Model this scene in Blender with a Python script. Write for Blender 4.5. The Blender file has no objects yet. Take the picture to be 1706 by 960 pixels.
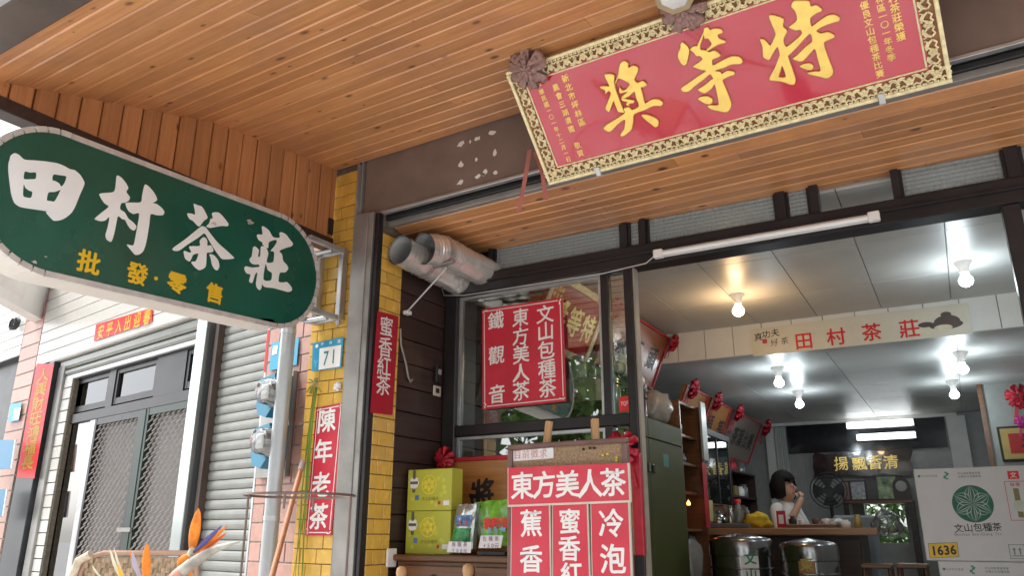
import bpy, bmesh, math, random
from mathutils import Vector, Matrix, noise
R_ = math.radians
random.seed(7)
SC = bpy.context.scene
COL = SC.collection

# ------------------------------------------------------------------ camera
FPX, CX, CY = 1300.0, 853.0, 480.0          # focal length and centre in photograph pixels
HEAD, PITCH, ROLL, CAMZ = R_(121.8), math.atan(410/1300.0), R_(0.1), 1.2
FW = Vector((math.cos(HEAD)*math.cos(PITCH), math.sin(HEAD)*math.cos(PITCH), math.sin(PITCH)))
R0 = Vector((math.sin(HEAD), -math.cos(HEAD), 0)); U0 = R0.cross(FW)
RT = math.cos(ROLL)*R0 + math.sin(ROLL)*U0; UP = math.cos(ROLL)*U0 - math.sin(ROLL)*R0
CAM = Vector((0, 0, CAMZ))
cd = bpy.data.cameras.new('camera'); co = bpy.data.objects.new('camera', cd); COL.objects.link(co)
cd.sensor_width = 36; cd.lens = 36*FPX/1706.0; cd.clip_start = 0.05; cd.clip_end = 2000
co.matrix_world = Matrix(((RT.x, UP.x, -FW.x, 0), (RT.y, UP.y, -FW.y, 0), (RT.z, UP.z, -FW.z, CAMZ), (0, 0, 0, 1)))
SC.camera = co

# ------------------------------------------------------------------ sky, sun, exposure
SUN_EL, SUN_AZ = R_(60), R_(248)              # azimuth measured clockwise from +Y
w = bpy.data.worlds.new('World'); SC.world = w; w.use_nodes = True
nt = w.node_tree; nt.nodes.clear()
sky = nt.nodes.new('ShaderNodeTexSky'); sky.sky_type = 'NISHITA'; sky.sun_disc = False
sky.sun_elevation = SUN_EL; sky.sun_rotation = SUN_AZ; sky.air_density = 1.0; sky.dust_density = 2.0; sky.ozone_density = 1.0
hs = nt.nodes.new('ShaderNodeHueSaturation'); hs.inputs['Saturation'].default_value = 0.22
bg = nt.nodes.new('ShaderNodeBackground'); bg.inputs['Strength'].default_value = 0.15
wo = nt.nodes.new('ShaderNodeOutputWorld')
nt.links.new(sky.outputs[0], hs.inputs['Color']); nt.links.new(hs.outputs[0], bg.inputs[0]); nt.links.new(bg.outputs[0], wo.inputs[0])
sd = bpy.data.lights.new('sun', 'SUN'); sd.energy = 1.5; sd.angle = R_(14); sd.color = (1, 0.96, 0.9)
so = bpy.data.objects.new('sun', sd); COL.objects.link(so); so.location = (0, -6, 12)
sdir = Vector((math.sin(SUN_AZ)*math.cos(SUN_EL), math.cos(SUN_AZ)*math.cos(SUN_EL), math.sin(SUN_EL)))
so.rotation_euler = sdir.to_track_quat('Z', 'Y').to_euler()
SC.view_settings.view_transform = 'Standard'; SC.view_settings.look = 'None'
SC.view_settings.gamma = 1.0; SC.view_settings.use_curve_mapping = False
SC.view_settings.exposure = 1.68
SC.cycles.use_denoising = True; SC.cycles.max_bounces = 8; SC.cycles.diffuse_bounces = 4
SC.cycles.glossy_bounces = 4; SC.cycles.transmission_bounces = 6; SC.cycles.transparent_max_bounces = 12
SC.cycles.caustics_reflective = False; SC.cycles.caustics_refractive = False; SC.cycles.sample_clamp_indirect = 6.0

# ------------------------------------------------------------------ frames: local x right, y away from the viewer, z up
class Fr:
    def __init__(s, o, ex, ey, ez=(0, 0, 1)):
        s.o = Vector(o); s.x = Vector(ex); s.y = Vector(ey); s.z = Vector(ez)
    def w(s, p): return s.o + s.x*p[0] + s.y*p[1] + s.z*p[2]
    def l(s, p): v = Vector(p)-s.o; return Vector((v.dot(s.x), v.dot(s.y), v.dot(s.z)))
def ray(px, py): return FW + RT*((px-CX)/FPX) - UP*((py-CY)/FPX)
def hit(fr, ax, k, px, py):                    # where the line of sight meets the plane axis = k of a frame (local coordinates)
    n = (fr.x, fr.y, fr.z)[ax]; d = ray(px, py)
    t = (k - (CAM-fr.o).dot(n))/d.dot(n)
    return fr.l(CAM + d*t)
def rot_frame(o, deg):
    a = R_(deg); return Fr(o, (math.cos(a), math.sin(a), 0), (-math.sin(a), math.cos(a), 0))
W = Fr((0, 0, 0), (1, 0, 0), (0, 1, 0))
S = rot_frame((-2.764, 3.725, 0), 2.5)         # the glazed shop front and the room behind it
N = rot_frame((-3.27, 3.12, 0), -8.0)          # the neighbouring house
GX = Fr((0, 0, 0), (0, 1, 0), (-1, 0, 0))      # faces that look along +X: x = world Y, y = minus world X
SX = Fr(S.o, S.y, -S.x)                        # the same for the room: x = depth, y = minus room x

# ------------------------------------------------------------------ objects
WLOC = {}
def tag(o, label=None, cat=None, group=None, kind=None):
    if label: o['label'] = label
    if cat: o['category'] = cat
    if group: o['group'] = group
    if kind: o['kind'] = kind
    return o
def thing(name, loc, label=None, cat=None, group=None, kind=None):
    o = bpy.data.objects.new(name, None); COL.objects.link(o); o.location = loc; o.empty_display_size = 0.05
    WLOC[o.name] = Vector(loc)
    return tag(o, label, cat, group, kind)
def place(name, me, center, parent, m=None):
    o = bpy.data.objects.new(name, me); COL.objects.link(o)
    if parent is not None: o.parent = parent; o.location = Vector(center)-WLOC[parent.name]
    else: o.location = center
    WLOC[o.name] = Vector(center)
    if m is not None and not me.materials: me.materials.append(m)
    return o
class MB:
    def __init__(s, fr=W): s.v = []; s.f = []; s.fr = fr; s.sm = []
    def add(s, vs, fs, sm=False):
        b = len(s.v); s.v += [s.fr.w(p) for p in vs]; s.f += [tuple(i+b for i in f) for f in fs]; s.sm += [sm]*len(fs); return s
    def box(s, x0, x1, y0, y1, z0, z1, c=0.0):
        if x0 > x1: x0, x1 = x1, x0
        if y0 > y1: y0, y1 = y1, y0
        if z0 > z1: z0, z1 = z1, z0
        if c <= 0:
            vs = [(x0,y0,z0),(x1,y0,z0),(x1,y1,z0),(x0,y1,z0),(x0,y0,z1),(x1,y0,z1),(x1,y1,z1),(x0,y1,z1)]
            return s.add(vs, [(0,3,2,1),(4,5,6,7),(0,1,5,4),(1,2,6,5),(2,3,7,6),(3,0,4,7)])
        c = min(c, (x1-x0)/2.1, (y1-y0)/2.1, (z1-z0)/2.1)
        bm = bmesh.new(); bmesh.ops.create_cube(bm, size=1)
        for v in bm.verts:
            v.co = Vector(((x0+x1)/2+v.co.x*(x1-x0), (y0+y1)/2+v.co.y*(y1-y0), (z0+z1)/2+v.co.z*(z1-z0)))
        bmesh.ops.bevel(bm, geom=bm.edges[:], offset=c, segments=1, affect='EDGES', profile=0.5)
        bm.verts.index_update()
        vs = [tuple(v.co) for v in bm.verts]; fs = [tuple(v.index for v in f.verts) for f in bm.faces]; bm.free()
        return s.add(vs, fs)
    def poly(s, pts, y0, y1):                  # outline in local x,z pushed from y0 to y1 (convex or simple)
        n = len(pts); vs = [(p[0], y0, p[1]) for p in pts] + [(p[0], y1, p[1]) for p in pts]
        fs = [tuple(range(n)), tuple(range(2*n-1, n-1, -1))] + [(i, i+n, (i+1) % n+n, (i+1) % n) for i in range(n)]
        return s.add(vs, fs)
    def tube(s, pts, r, n=10, cap=True, r2=None):
        pts = [Vector(p) for p in pts]; rings = []; m = len(pts)
        ref = None
        for i, p in enumerate(pts):
            d = (pts[min(i+1, m-1)]-pts[max(i-1, 0)]).normalized()
            if ref is None: ref = Vector((0, 0, 1)) if abs(d.z) < 0.9 else Vector((1, 0, 0))
            a = (ref-d*ref.dot(d)).normalized(); b = d.cross(a); ref = a
            rr = r[i] if isinstance(r, (list, tuple)) else r
            rings.append([p+(a*math.cos(2*math.pi*k/n)+b*math.sin(2*math.pi*k/n))*rr for k in range(n)])
        vs = [v for q in rings for v in q]
        fs = [(i*n+k, i*n+(k+1) % n, (i+1)*n+(k+1) % n, (i+1)*n+k) for i in range(m-1) for k in range(n)]
        s.add(vs, fs, True)
        if cap: s.add(rings[0], [tuple(range(n))[::-1]]); s.add(rings[-1], [tuple(range(n))])
        return s
    def lathe(s, c, prof, n=20, axis=2):       # prof = [(radius, height)...]
        c = Vector(c); vs = []
        for r, h in prof:
            for k in range(n):
                a = 2*math.pi*k/n; q = [r*math.cos(a), r*math.sin(a), h]
                if axis == 1: q = [r*math.cos(a), h, r*math.sin(a)]
                elif axis == 0: q = [h, r*math.cos(a), r*math.sin(a)]
                vs.append(c+Vector(q))
        m = len(prof); fs = [(i*n+k, i*n+(k+1) % n, (i+1)*n+(k+1) % n, (i+1)*n+k) for i in range(m-1) for k in range(n)]
        s.add(vs, fs, True)
        if prof[0][0] > 1e-4: s.add(vs[:n], [tuple(range(n))[::-1]])
        if prof[-1][0] > 1e-4: s.add(vs[-n:], [tuple(range(n))])
        return s
    def build(s, name, m, parent=None, label=None, cat=None, group=None, kind=None, fix=True, at=None):
        xs = [v.x for v in s.v]; ys = [v.y for v in s.v]; zs = [v.z for v in s.v]
        c = Vector(at) if at is not None else Vector(((min(xs)+max(xs))/2, (min(ys)+max(ys))/2, min(zs)))
        me = bpy.data.meshes.new(name); me.from_pydata([v-c for v in s.v], [], s.f)
        me.polygons.foreach_set('use_smooth', s.sm)
        if fix:
            bm = bmesh.new(); bm.from_mesh(me); bmesh.ops.recalc_face_normals(bm, faces=bm.faces[:]); bm.to_mesh(me); bm.free()
        me.update()
        return tag(place(name, me, c, parent, m), label, cat, group, kind)

# ------------------------------------------------------------------ materials
MATS = {}
def pm(name, col, rough=0.6, metal=0.0, var=0.12, scale=12.0, bump=0.0, bscale=60.0, rnd=0.0, coat=0.0, spec=0.5, dirt=0.0, dcol=(0.05, 0.04, 0.03), emit=None, es=0.0, trans=0.0, sss=0.0):
    if name in MATS: return MATS[name]
    m = bpy.data.materials.new(name); m.use_nodes = True; MATS[name] = m
    t = m.node_tree; b = t.nodes['Principled BSDF']; L = t.links.new
    b.inputs['Roughness'].default_value = rough; b.inputs['Metallic'].default_value = metal
    b.inputs['Specular IOR Level'].default_value = spec
    b.inputs['Coat Weight'].default_value = coat; b.inputs['Coat Roughness'].default_value = 0.04
    b.inputs['Transmission Weight'].default_value = trans
    if emit: b.inputs['Emission Color'].default_value = (*emit, 1); b.inputs['Emission Strength'].default_value = es
    tc = t.nodes.new('ShaderNodeTexCoord'); oi = t.nodes.new('ShaderNodeObjectInfo')
    ad = t.nodes.new('ShaderNodeVectorMath'); ad.operation = 'MULTIPLY_ADD'
    cmb = t.nodes.new('ShaderNodeCombineXYZ'); 
    for i in range(3): L(oi.outputs['Random'], cmb.inputs[i])
    L(cmb.outputs[0], ad.inputs[0]); ad.inputs[1].default_value = (37, 53, 71); L(tc.outputs['Object'], ad.inputs[2])
    nz = t.nodes.new('ShaderNodeTexNoise'); nz.inputs['Scale'].default_value = scale; nz.inputs['Detail'].default_value = 6
    L(ad.outputs[0], nz.inputs['Vector'])
    mx = t.nodes.new('ShaderNodeMix'); mx.data_type = 'RGBA'
    mx.inputs['A'].default_value = (*[max(0, c*(1-var)) for c in col], 1); mx.inputs['B'].default_value = (*[min(1, c*(1+var)) for c in col], 1)
    mr = t.nodes.new('ShaderNodeMapRange'); mr.inputs[1].default_value = 0.3; mr.inputs[2].default_value = 0.7
    L(nz.outputs[0], mr.inputs[0]); L(mr.outputs[0], mx.inputs['Factor'])
    out = mx.outputs['Result']
    if rnd:
        hv = t.nodes.new('ShaderNodeHueSaturation'); m2 = t.nodes.new('ShaderNodeMapRange')
        m2.inputs[3].default_value = 1-rnd; m2.inputs[4].default_value = 1+rnd
        L(oi.outputs['Random'], m2.inputs[0]); L(m2.outputs[0], hv.inputs['Value']); L(out, hv.inputs['Color']); out = hv.outputs[0]
    if dirt:
        n2 = t.nodes.new('ShaderNodeTexNoise'); n2.inputs['Scale'].default_value = 3.1; n2.inputs['Detail'].default_value = 9; n2.inputs['Roughness'].default_value = 0.65
        L(ad.outputs[0], n2.inputs['Vector'])
        m3 = t.nodes.new('ShaderNodeMapRange'); m3.inputs[1].default_value = 0.5; m3.inputs[2].default_value = 0.75; m3.inputs[4].default_value = dirt
        L(n2.outputs[0], m3.inputs[0])
        x2 = t.nodes.new('ShaderNodeMix'); x2.data_type = 'RGBA'; x2.inputs['B'].default_value = (*dcol, 1)
        L(m3.outputs[0], x2.inputs['Factor']); L(out, x2.inputs['A']); out = x2.outputs['Result']
    L(out, b.inputs['Base Color'])
    r2 = t.nodes.new('ShaderNodeMapRange'); r2.inputs[3].default_value = max(0.02, rough-0.06); r2.inputs[4].default_value = min(1, rough+0.08)
    L(nz.outputs[0], r2.inputs[0]); L(r2.outputs[0], b.inputs['Roughness'])
    if bump:
        bp = t.nodes.new('ShaderNodeBump'); bp.inputs['Strength'].default_value = bump; bp.inputs['Distance'].default_value = 0.004
        n3 = t.nodes.new('ShaderNodeTexNoise'); n3.inputs['Scale'].default_value = bscale; n3.inputs['Detail'].default_value = 4
        L(ad.outputs[0], n3.inputs['Vector']); L(n3.outputs[0], bp.inputs['Height']); L(bp.outputs[0], b.inputs['Normal'])
    return m
def wood(name, c1, c2, axis, rough=0.35, coat=0.3, knots=0.8, rnd=0.12, kn=(0.09, 0.03, 0.01), fine=1.0, dirt=0.0):
    if name in MATS: return MATS[name]
    m = bpy.data.materials.new(name); m.use_nodes = True; MATS[name] = m
    t = m.node_tree; b = t.nodes['Principled BSDF']; L = t.links.new
    tc = t.nodes.new('ShaderNodeTexCoord'); oi = t.nodes.new('ShaderNodeObjectInfo')
    cmb = t.nodes.new('ShaderNodeCombineXYZ')
    for i in range(3): L(oi.outputs['Random'], cmb.inputs[i])
    ad = t.nodes.new('ShaderNodeVectorMath'); ad.operation = 'MULTIPLY_ADD'
    L(cmb.outputs[0], ad.inputs[0]); ad.inputs[1].default_value = (91, 53, 71); L(tc.outputs['Object'], ad.inputs[2])
    def mapped(sx, sy):
        mp = t.nodes.new('ShaderNodeMapping'); s = [sy, sy, sy]; s[axis] = sx; mp.inputs['Scale'].default_value = s
        L(ad.outputs[0], mp.inputs[0]); return mp.outputs[0]
    g = t.nodes.new('ShaderNodeTexNoise'); g.inputs['Scale'].default_value = 1; g.inputs['Detail'].default_value = 7; g.inputs['Roughness'].default_value = 0.6; g.inputs['Distortion'].default_value = 0.6
    L(mapped(2.2, 48*fine), g.inputs['Vector'])
    mr = t.nodes.new('ShaderNodeMapRange'); mr.inputs[1].default_value = 0.32; mr.inputs[2].default_value = 0.68; L(g.outputs[0], mr.inputs[0])
    mx = t.nodes.new('ShaderNodeMix'); mx.data_type = 'RGBA'; mx.inputs['A'].default_value = (*c1, 1); mx.inputs['B'].default_value = (*c2, 1); L(mr.outputs[0], mx.inputs['Factor'])
    vo = t.nodes.new('ShaderNodeTexVoronoi'); vo.inputs['Scale'].default_value = 1; vo.inputs['Randomness'].default_value = 1.0
    L(mapped(6.0, 11.0), vo.inputs['Vector'])
    k = t.nodes.new('ShaderNodeMapRange'); k.inputs[1].default_value = 0.055; k.inputs[2].default_value = 0.13; k.inputs[3].default_value = knots; k.inputs[4].default_value = 0
    sep = t.nodes.new('ShaderNodeSeparateColor'); L(vo.outputs['Color'], sep.inputs[0])
    szv = t.nodes.new('ShaderNodeMath'); szv.operation = 'DIVIDE'; szr = t.nodes.new('ShaderNodeMapRange'); szr.inputs[3].default_value = 0.3; szr.inputs[4].default_value = 1.6; L(sep.outputs[0], szr.inputs[0])
    L(vo.outputs['Distance'], szv.inputs[0]); L(szr.outputs[0], szv.inputs[1]); L(szv.outputs[0], k.inputs[0])
    x2 = t.nodes.new('ShaderNodeMix'); x2.data_type = 'RGBA'; x2.inputs['B'].default_value = (*kn, 1); L(k.outputs[0], x2.inputs['Factor']); L(mx.outputs['Result'], x2.inputs['A'])
    hv = t.nodes.new('ShaderNodeHueSaturation'); m2 = t.nodes.new('ShaderNodeMapRange'); m2.inputs[3].default_value = 1-rnd; m2.inputs[4].default_value = 1+rnd
    L(oi.outputs['Random'], m2.inputs[0]); L(m2.outputs[0], hv.inputs['Value']); L(x2.outputs['Result'], hv.inputs['Color'])
    out = hv.outputs[0]
    if dirt:
        n2 = t.nodes.new('ShaderNodeTexNoise'); n2.inputs['Scale'].default_value = 2.3; n2.inputs['Detail'].default_value = 8; n2.inputs['Roughness'].default_value = 0.65
        geo = t.nodes.new('ShaderNodeNewGeometry'); n2.inputs['Scale'].default_value = 1.5; L(geo.outputs['Position'], n2.inputs['Vector'])   # water marks run on from board to board
        m3 = t.nodes.new('ShaderNodeMapRange'); m3.inputs[1].default_value = 0.47; m3.inputs[2].default_value = 0.72; m3.inputs[4].default_value = dirt; L(n2.outputs[0], m3.inputs[0])
        x3 = t.nodes.new('ShaderNodeMix'); x3.data_type = 'RGBA'; x3.inputs['B'].default_value = (0.36, 0.17, 0.10, 1); L(m3.outputs[0], x3.inputs['Factor']); L(out, x3.inputs['A']); out = x3.outputs['Result']
    L(out, b.inputs['Base Color'])
    b.inputs['Roughness'].default_value = rough; b.inputs['Coat Weight'].default_value = coat; b.inputs['Coat Roughness'].default_value = 0.2
    bp = t.nodes.new('ShaderNodeBump'); bp.inputs['Strength'].default_value = 0.25; bp.inputs['Distance'].default_value = 0.002
    L(g.outputs[0], bp.inputs['Height']); L(bp.outputs[0], b.inputs['Normal'])
    return m
def glass(name, col=(1, 1, 1), rough=0.0, thin=0.9, pattern=0.0, tint=(1, 1, 1), refl=0.12):
    # pane: mostly see-through, with a real Fresnel reflection of the street
    if name in MATS: return MATS[name]
    m = bpy.data.materials.new(name); m.use_nodes = True; MATS[name] = m
    t = m.node_tree; t.nodes.clear(); L = t.links.new
    o = t.nodes.new('ShaderNodeOutputMaterial')
    tr = t.nodes.new('ShaderNodeBsdfTransparent'); tr.inputs[0].default_value = (*tint, 1)
    gl = t.nodes.new('ShaderNodeBsdfGlossy'); gl.inputs['Roughness'].default_value = max(rough, 0.01)
    fr = t.nodes.new('ShaderNodeFresnel'); fr.inputs[0].default_value = 1.5
    mp = t.nodes.new('ShaderNodeMath'); mp.operation = 'MULTIPLY_ADD'; mp.inputs[1].default_value = 1.0; mp.inputs[2].default_value = refl; mp.use_clamp = True
    L(fr.outputs[0], mp.inputs[0])
    mx = t.nodes.new('ShaderNodeMixShader'); L(mp.outputs[0], mx.inputs[0]); L(tr.outputs[0], mx.inputs[1]); L(gl.outputs[0], mx.inputs[2])
    L(mx.outputs[0], o.inputs[0])
    return m
# ------------------------------------------------------------------ lettering
GL = {}
def glyph(ch, bold):
    key = ch
    if key in GL: return GL[key]
    c = bpy.data.curves.new('glyph', 'FONT'); c.body = ch; c.size = 1; c.resolution_u = 2
    o = bpy.data.objects.new('glyph', c); COL.objects.link(o)
    dg = bpy.context.evaluated_depsgraph_get(); me = bpy.data.meshes.new_from_object(o.evaluated_get(dg))
    bm = bmesh.new(); bm.from_mesh(me); bmesh.ops.remove_doubles(bm, verts=bm.verts[:], dist=1e-4); bm.verts.index_update()
    wide = ord(ch) < 0x2000
    xs = [v.co.x for v in bm.verts] or [0]
    x0 = (min(xs)+max(xs))/2 if wide else 0.5
    vs = [(v.co.x-x0, v.co.y-(0.345 if wide else 0.38)) for v in bm.verts]; fs = [tuple(v.index for v in f.verts) for f in bm.faces]; bm.free()
    COL.objects.unlink(o); bpy.data.objects.remove(o); bpy.data.curves.remove(c); bpy.data.meshes.remove(me)
    GL[key] = (vs, fs); return GL[key]
def letters(mb, fr_pts, chars, size, bold=0.02, y=0.0, asp=1.0, brush=0.0, up=(0, 1), flip=False):
    """add glyphs to mb; fr_pts = list of (x, z) centres in mb's frame, y = plane"""
    ux, uz = up
    for i, ch in enumerate(chars):
        if ch == ' ': continue
        vs, fs = glyph(ch, bold); cx, cz = fr_pts[i]; out = []
        rnd = random.random()*50; gv = []
        for (a, b) in vs:
            if brush:
                n = noise.noise_vector(Vector((a*3+rnd, b*3, rnd)))
                a, b = a+n.x*brush, b+n.y*brush+a*brush*0.9
            gv.append((a*asp*size, b*size))
        steps = [(0, 0)] if bold <= 0 else [(bold*size*math.cos(k*math.pi/3.5), bold*size*math.sin(k*math.pi/3.5)) for k in range(7)]
        for k, (da, db) in enumerate(steps):    # stroke weight: the same glyph laid a hair's breadth apart
            mb.add([(cx+(a+da)*uz+(b+db)*ux, y-0.00008*k, cz-(a+da)*ux+(b+db)*uz) for a, b in gv], fs)
def lerp_pts(a, b, n):
    if n == 1: return [((a[0]+b[0])/2, (a[1]+b[1])/2)]
    return [(a[0]+(b[0]-a[0])*i/(n-1), a[1]+(b[1]-a[1])*i/(n-1)) for i in range(n)]
def px_col(mb, k, chars, p0, p1, size, **kw):   # glyph centres from photograph positions p0 to p1 on the plane y = k of mb's frame
    a = hit(mb.fr, 1, k, *p0); b = hit(mb.fr, 1, k, *p1)
    letters(mb, lerp_pts((a.x, a.z), (b.x, b.z), len(chars)), chars, size, y=k, **kw)
def smooth_loop(pts, n=3):
    out = []; m = len(pts)
    for i in range(m):
        p0, p1, p2, p3 = [Vector(pts[(i+j-1) % m]) for j in range(4)]
        a = (p1-p0); c = (p2-p1)
        for k in range(n):
            t = k/n
            q = 0.5*((2*p1)+(p2-p0)*t+(2*p0-5*p1+4*p2-p3)*t*t+(3*p1-p0-3*p2+p3)*t*t*t)
            lin = p1.lerp(p2, t)
            out.append(lin.lerp(q, 0.75))
    return out
def brush_char(name, fr, y, loops, m, parent, ext=0.003, bev=0.0, smooth=True, origin=None):
    """a brush-written character: closed outlines (local x, z of fr), holes included"""
    c = bpy.data.curves.new(name, 'CURVE'); c.dimensions = '2D'; c.fill_mode = 'BOTH'; c.extrude = ext; c.bevel_depth = bev; c.bevel_resolution = 1; c.offset = -bev*0.5
    for lp in loops:
        pts = smooth_loop(lp) if smooth else [Vector(p) for p in lp]
        sp = c.splines.new('POLY'); sp.points.add(len(pts)-1); sp.use_cyclic_u = True
        for i, p in enumerate(pts): sp.points[i].co = (p[0], p[1], 0, 1)
    o = bpy.data.objects.new(name, c); COL.objects.link(o)
    dg = bpy.context.evaluated_depsgraph_get(); me = bpy.data.meshes.new_from_object(o.evaluated_get(dg))
    vs = [(v.co.x, y-v.co.z, v.co.y) for v in me.vertices]; fs = [tuple(p.vertices) for p in me.polygons]
    COL.objects.unlink(o); bpy.data.objects.remove(o); bpy.data.curves.remove(c); bpy.data.meshes.remove(me)
    mb = MB(fr); mb.add(vs, fs); return mb.build(name, m, parent)
def px_loops(fr, k, ox, oy, sc, loops):         # traced outlines -> local coordinates on the plane y = k
    res = []
    for lp in loops:
        q = []
        for (a, b) in lp:
            h = hit(fr, 1, k, ox+a*sc, oy+b*sc); q.append((h.x, h.z))
        res.append(q)
    return res
# ------------------------------------------------------------------ base materials
M_pine = wood('pine_ceiling', (0.53, 0.222, 0.084), (0.68, 0.325, 0.132), 0, rough=0.40, coat=0.7, knots=0.95, rnd=0.15, dirt=0.75)
M_pineV = wood('pine_panel', (0.44, 0.180, 0.068), (0.57, 0.258, 0.105), 2, rough=0.4, coat=0.2, knots=0.85, rnd=0.14, dirt=0.2)
M_dwood = wood('dark_stained_wood', (0.022, 0.012, 0.010), (0.045, 0.024, 0.018), 0, rough=0.45, coat=0.1, knots=0.2, rnd=0.15)
M_dwoodY = wood('dark_siding', (0.026, 0.012, 0.010), (0.05, 0.026, 0.02), 1, rough=0.5, coat=0.05, knots=0.2, rnd=0.2)
M_cwood = wood('cabinet_wood', (0.11, 0.045, 0.018), (0.19, 0.085, 0.034), 0, rough=0.35, coat=0.2, knots=0.15)
M_lwood = wood('light_wood', (0.42, 0.22, 0.09), (0.55, 0.33, 0.15), 2, rough=0.45, coat=0.1, knots=0.1)
M_fasc = pm('brown_fascia', (0.07, 0.045, 0.035), 0.5, var=0.3, scale=6, bump=0.1, dirt=0.3)
M_ytile = pm('yellow_glazed_tile', (0.74, 0.45, 0.085), 0.25, var=0.10, scale=14, bump=0.15, bscale=25, rnd=0.06, coat=0.3, dirt=0.25, dcol=(0.30, 0.16, 0.035))
M_grout = pm('dark_grout', (0.14, 0.115, 0.085), 0.9, var=0.3, scale=40)
M_grey = pm('grey_steel', (0.30, 0.29, 0.275), 0.38, metal=0.35, var=0.2, scale=5, bump=0.05, dirt=0.35, dcol=(0.10, 0.085, 0.07))
M_beam = pm('brown_painted_steel', (0.20, 0.15, 0.13), 0.38, var=0.18, scale=4, bump=0.03, dirt=0.2, dcol=(0.16, 0.12, 0.10))
M_alu = pm('dark_bronze_aluminium', (0.022, 0.019, 0.021), 0.35, metal=0.2, var=0.2, scale=8, rnd=0.1)
M_black = pm('black', (0.012, 0.012, 0.013), 0.5)
M_conc = pm('concrete', (0.52, 0.51, 0.49), 0.85, var=0.15, scale=3, bump=0.3, dirt=0.3, dcol=(0.22, 0.21, 0.20))
M_asph = pm('concrete_road', (0.34, 0.335, 0.33), 0.9, var=0.3, scale=30, bump=0.4)
M_white = pm('white_paint', (0.78, 0.77, 0.74), 0.45, var=0.05, scale=5, dirt=0.12, dcol=(0.5, 0.47, 0.42))
M_room = pm('room_wall_paint', (0.50, 0.51, 0.49), 0.55, var=0.06, scale=3)
M_ceil = pm('room_ceiling_panel', (0.60, 0.60, 0.575), 0.36, var=0.06, scale=4, spec=0.16, rnd=0.04)
M_steel = pm('stainless', (0.30, 0.30, 0.30), 0.2, metal=1.0, var=0.1, scale=4)
M_zinc = pm('galvanised', (0.50, 0.51, 0.52), 0.35, metal=0.7, var=0.15, scale=9, bump=0.05)
M_red = pm('red_card', (0.55, 0.022, 0.048), 0.42, var=0.16, scale=4, bump=0.3, bscale=9, dirt=0.25, dcol=(0.60, 0.09, 0.11))
M_wht = pm('white_lettering', (0.82, 0.80, 0.78), 0.5, var=0.04)
M_gold = pm('gold_lettering', (0.80, 0.56, 0.16), 0.3, metal=0.75, var=0.12, scale=30)
M_glass = glass('clear_glass', tint=(0.86, 0.90, 0.87), refl=0.17)
M_redc = pm('red_cloth', (0.45, 0.012, 0.03), 0.42, var=0.2, scale=30)

def sbox(name, fr, b, m, parent=None, c=0.0, **kw): return MB(fr).box(*b, c).build(name, m, parent, **kw)

# ------------------------------------------------------------------ ground
gmb = MB(); gmb.add([(-150, -150, -0.34), (150, -150, -0.34), (150, 150, -0.34), (-150, 150, -0.34)], [(0, 1, 2, 3)])
gmb.build('ground', M_asph, kind='structure')
sbox('pavement', W, (-14, 10, -2.2, 3.6, -0.5, -0.20), M_conc, kind='structure', c=0.02)
# ------------------------------------------------------------------ canopy ceiling of pine boards
XL, XR = -3.14, 2.6
prof = [(3.075, 3.285), (2.19, 3.185), (1.07, 2.855)]
def board_x(x0, x1, a, b, name, parent, m=M_pine, th=0.014):
    a = Vector((0, a[0], a[1])); b = Vector((0, b[0], b[1])); d = (b-a); L = d.length; d.normalize(); n = Vector((1, 0, 0)).cross(d)
    if n.z < 0: n = -n
    c = 0.006; g = 0.0012
    sec = [a+d*(g)+n*c*0.8, a+d*(g+c), a+d*(L-g-c), a+d*(L-g)+n*c*0.8, a+d*(L-g)+n*th, a+d*g+n*th]
    k = len(sec); vs = [(x0+0.0008, p.y, p.z) for p in sec]+[(x1-0.0008, p.y, p.z) for p in sec]
    fs = [tuple(range(k)), tuple(range(2*k-1, k-1, -1))]+[(i, (i+1) % k, (i+1) % k+k, i+k) for i in range(k)]
    return MB().add(vs, fs).build(name, m, parent)
cn = thing('canopy_ceiling', (-0.3, 2, 2.85), kind='structure')
for (a, b) in zip(prof[:-1], prof[1:]):
    L = math.dist(a, b); nb = max(1, round(L/0.092))
    for i in range(nb):
        p = [a[j]+(b[j]-a[j])*i/nb for j in (0, 1)]; q = [a[j]+(b[j]-a[j])*(i+1)/nb for j in (0, 1)]
        cut = random.uniform(-2.2, 0.2); x = XL
        for x1 in (cut, cut+random.uniform(2.1, 2.5), XR):
            if x1-x < 0.1: continue
            x1 = min(x1, XR); board_x(x, x1, p, q, 'board', cn); x = x1
            if x >= XR: break
mb = MB(); pts = [(y, z+0.03) for y, z in prof]; pts[0] = (3.4, 3.32); pts[-1] = (0.99, 2.86)
top = [(0.95, 3.08), (2.2, 3.40), (3.4, 3.52)]
mb.add([(XL-0.06, y, z) for y, z in pts+top]+[(XR, y, z) for y, z in pts+top], [(0, 1, 2, 3, 4, 5), (11, 10, 9, 8, 7, 6)]+[(i, (i+1) % 6, (i+1) % 6+6, i+6) for i in range(6)])
mb.build('canopy_light_block', M_fasc, kind='structure')  # unseen slab added over the boards to block daylight from above
sbox('canopy_fascia', W, (XL-0.10, XR, 0.93, 1.066, 2.80, 3.10), M_fasc, label='dark brown board along the outer edge of the pine canopy', cat='fascia', c=0.006)
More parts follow.
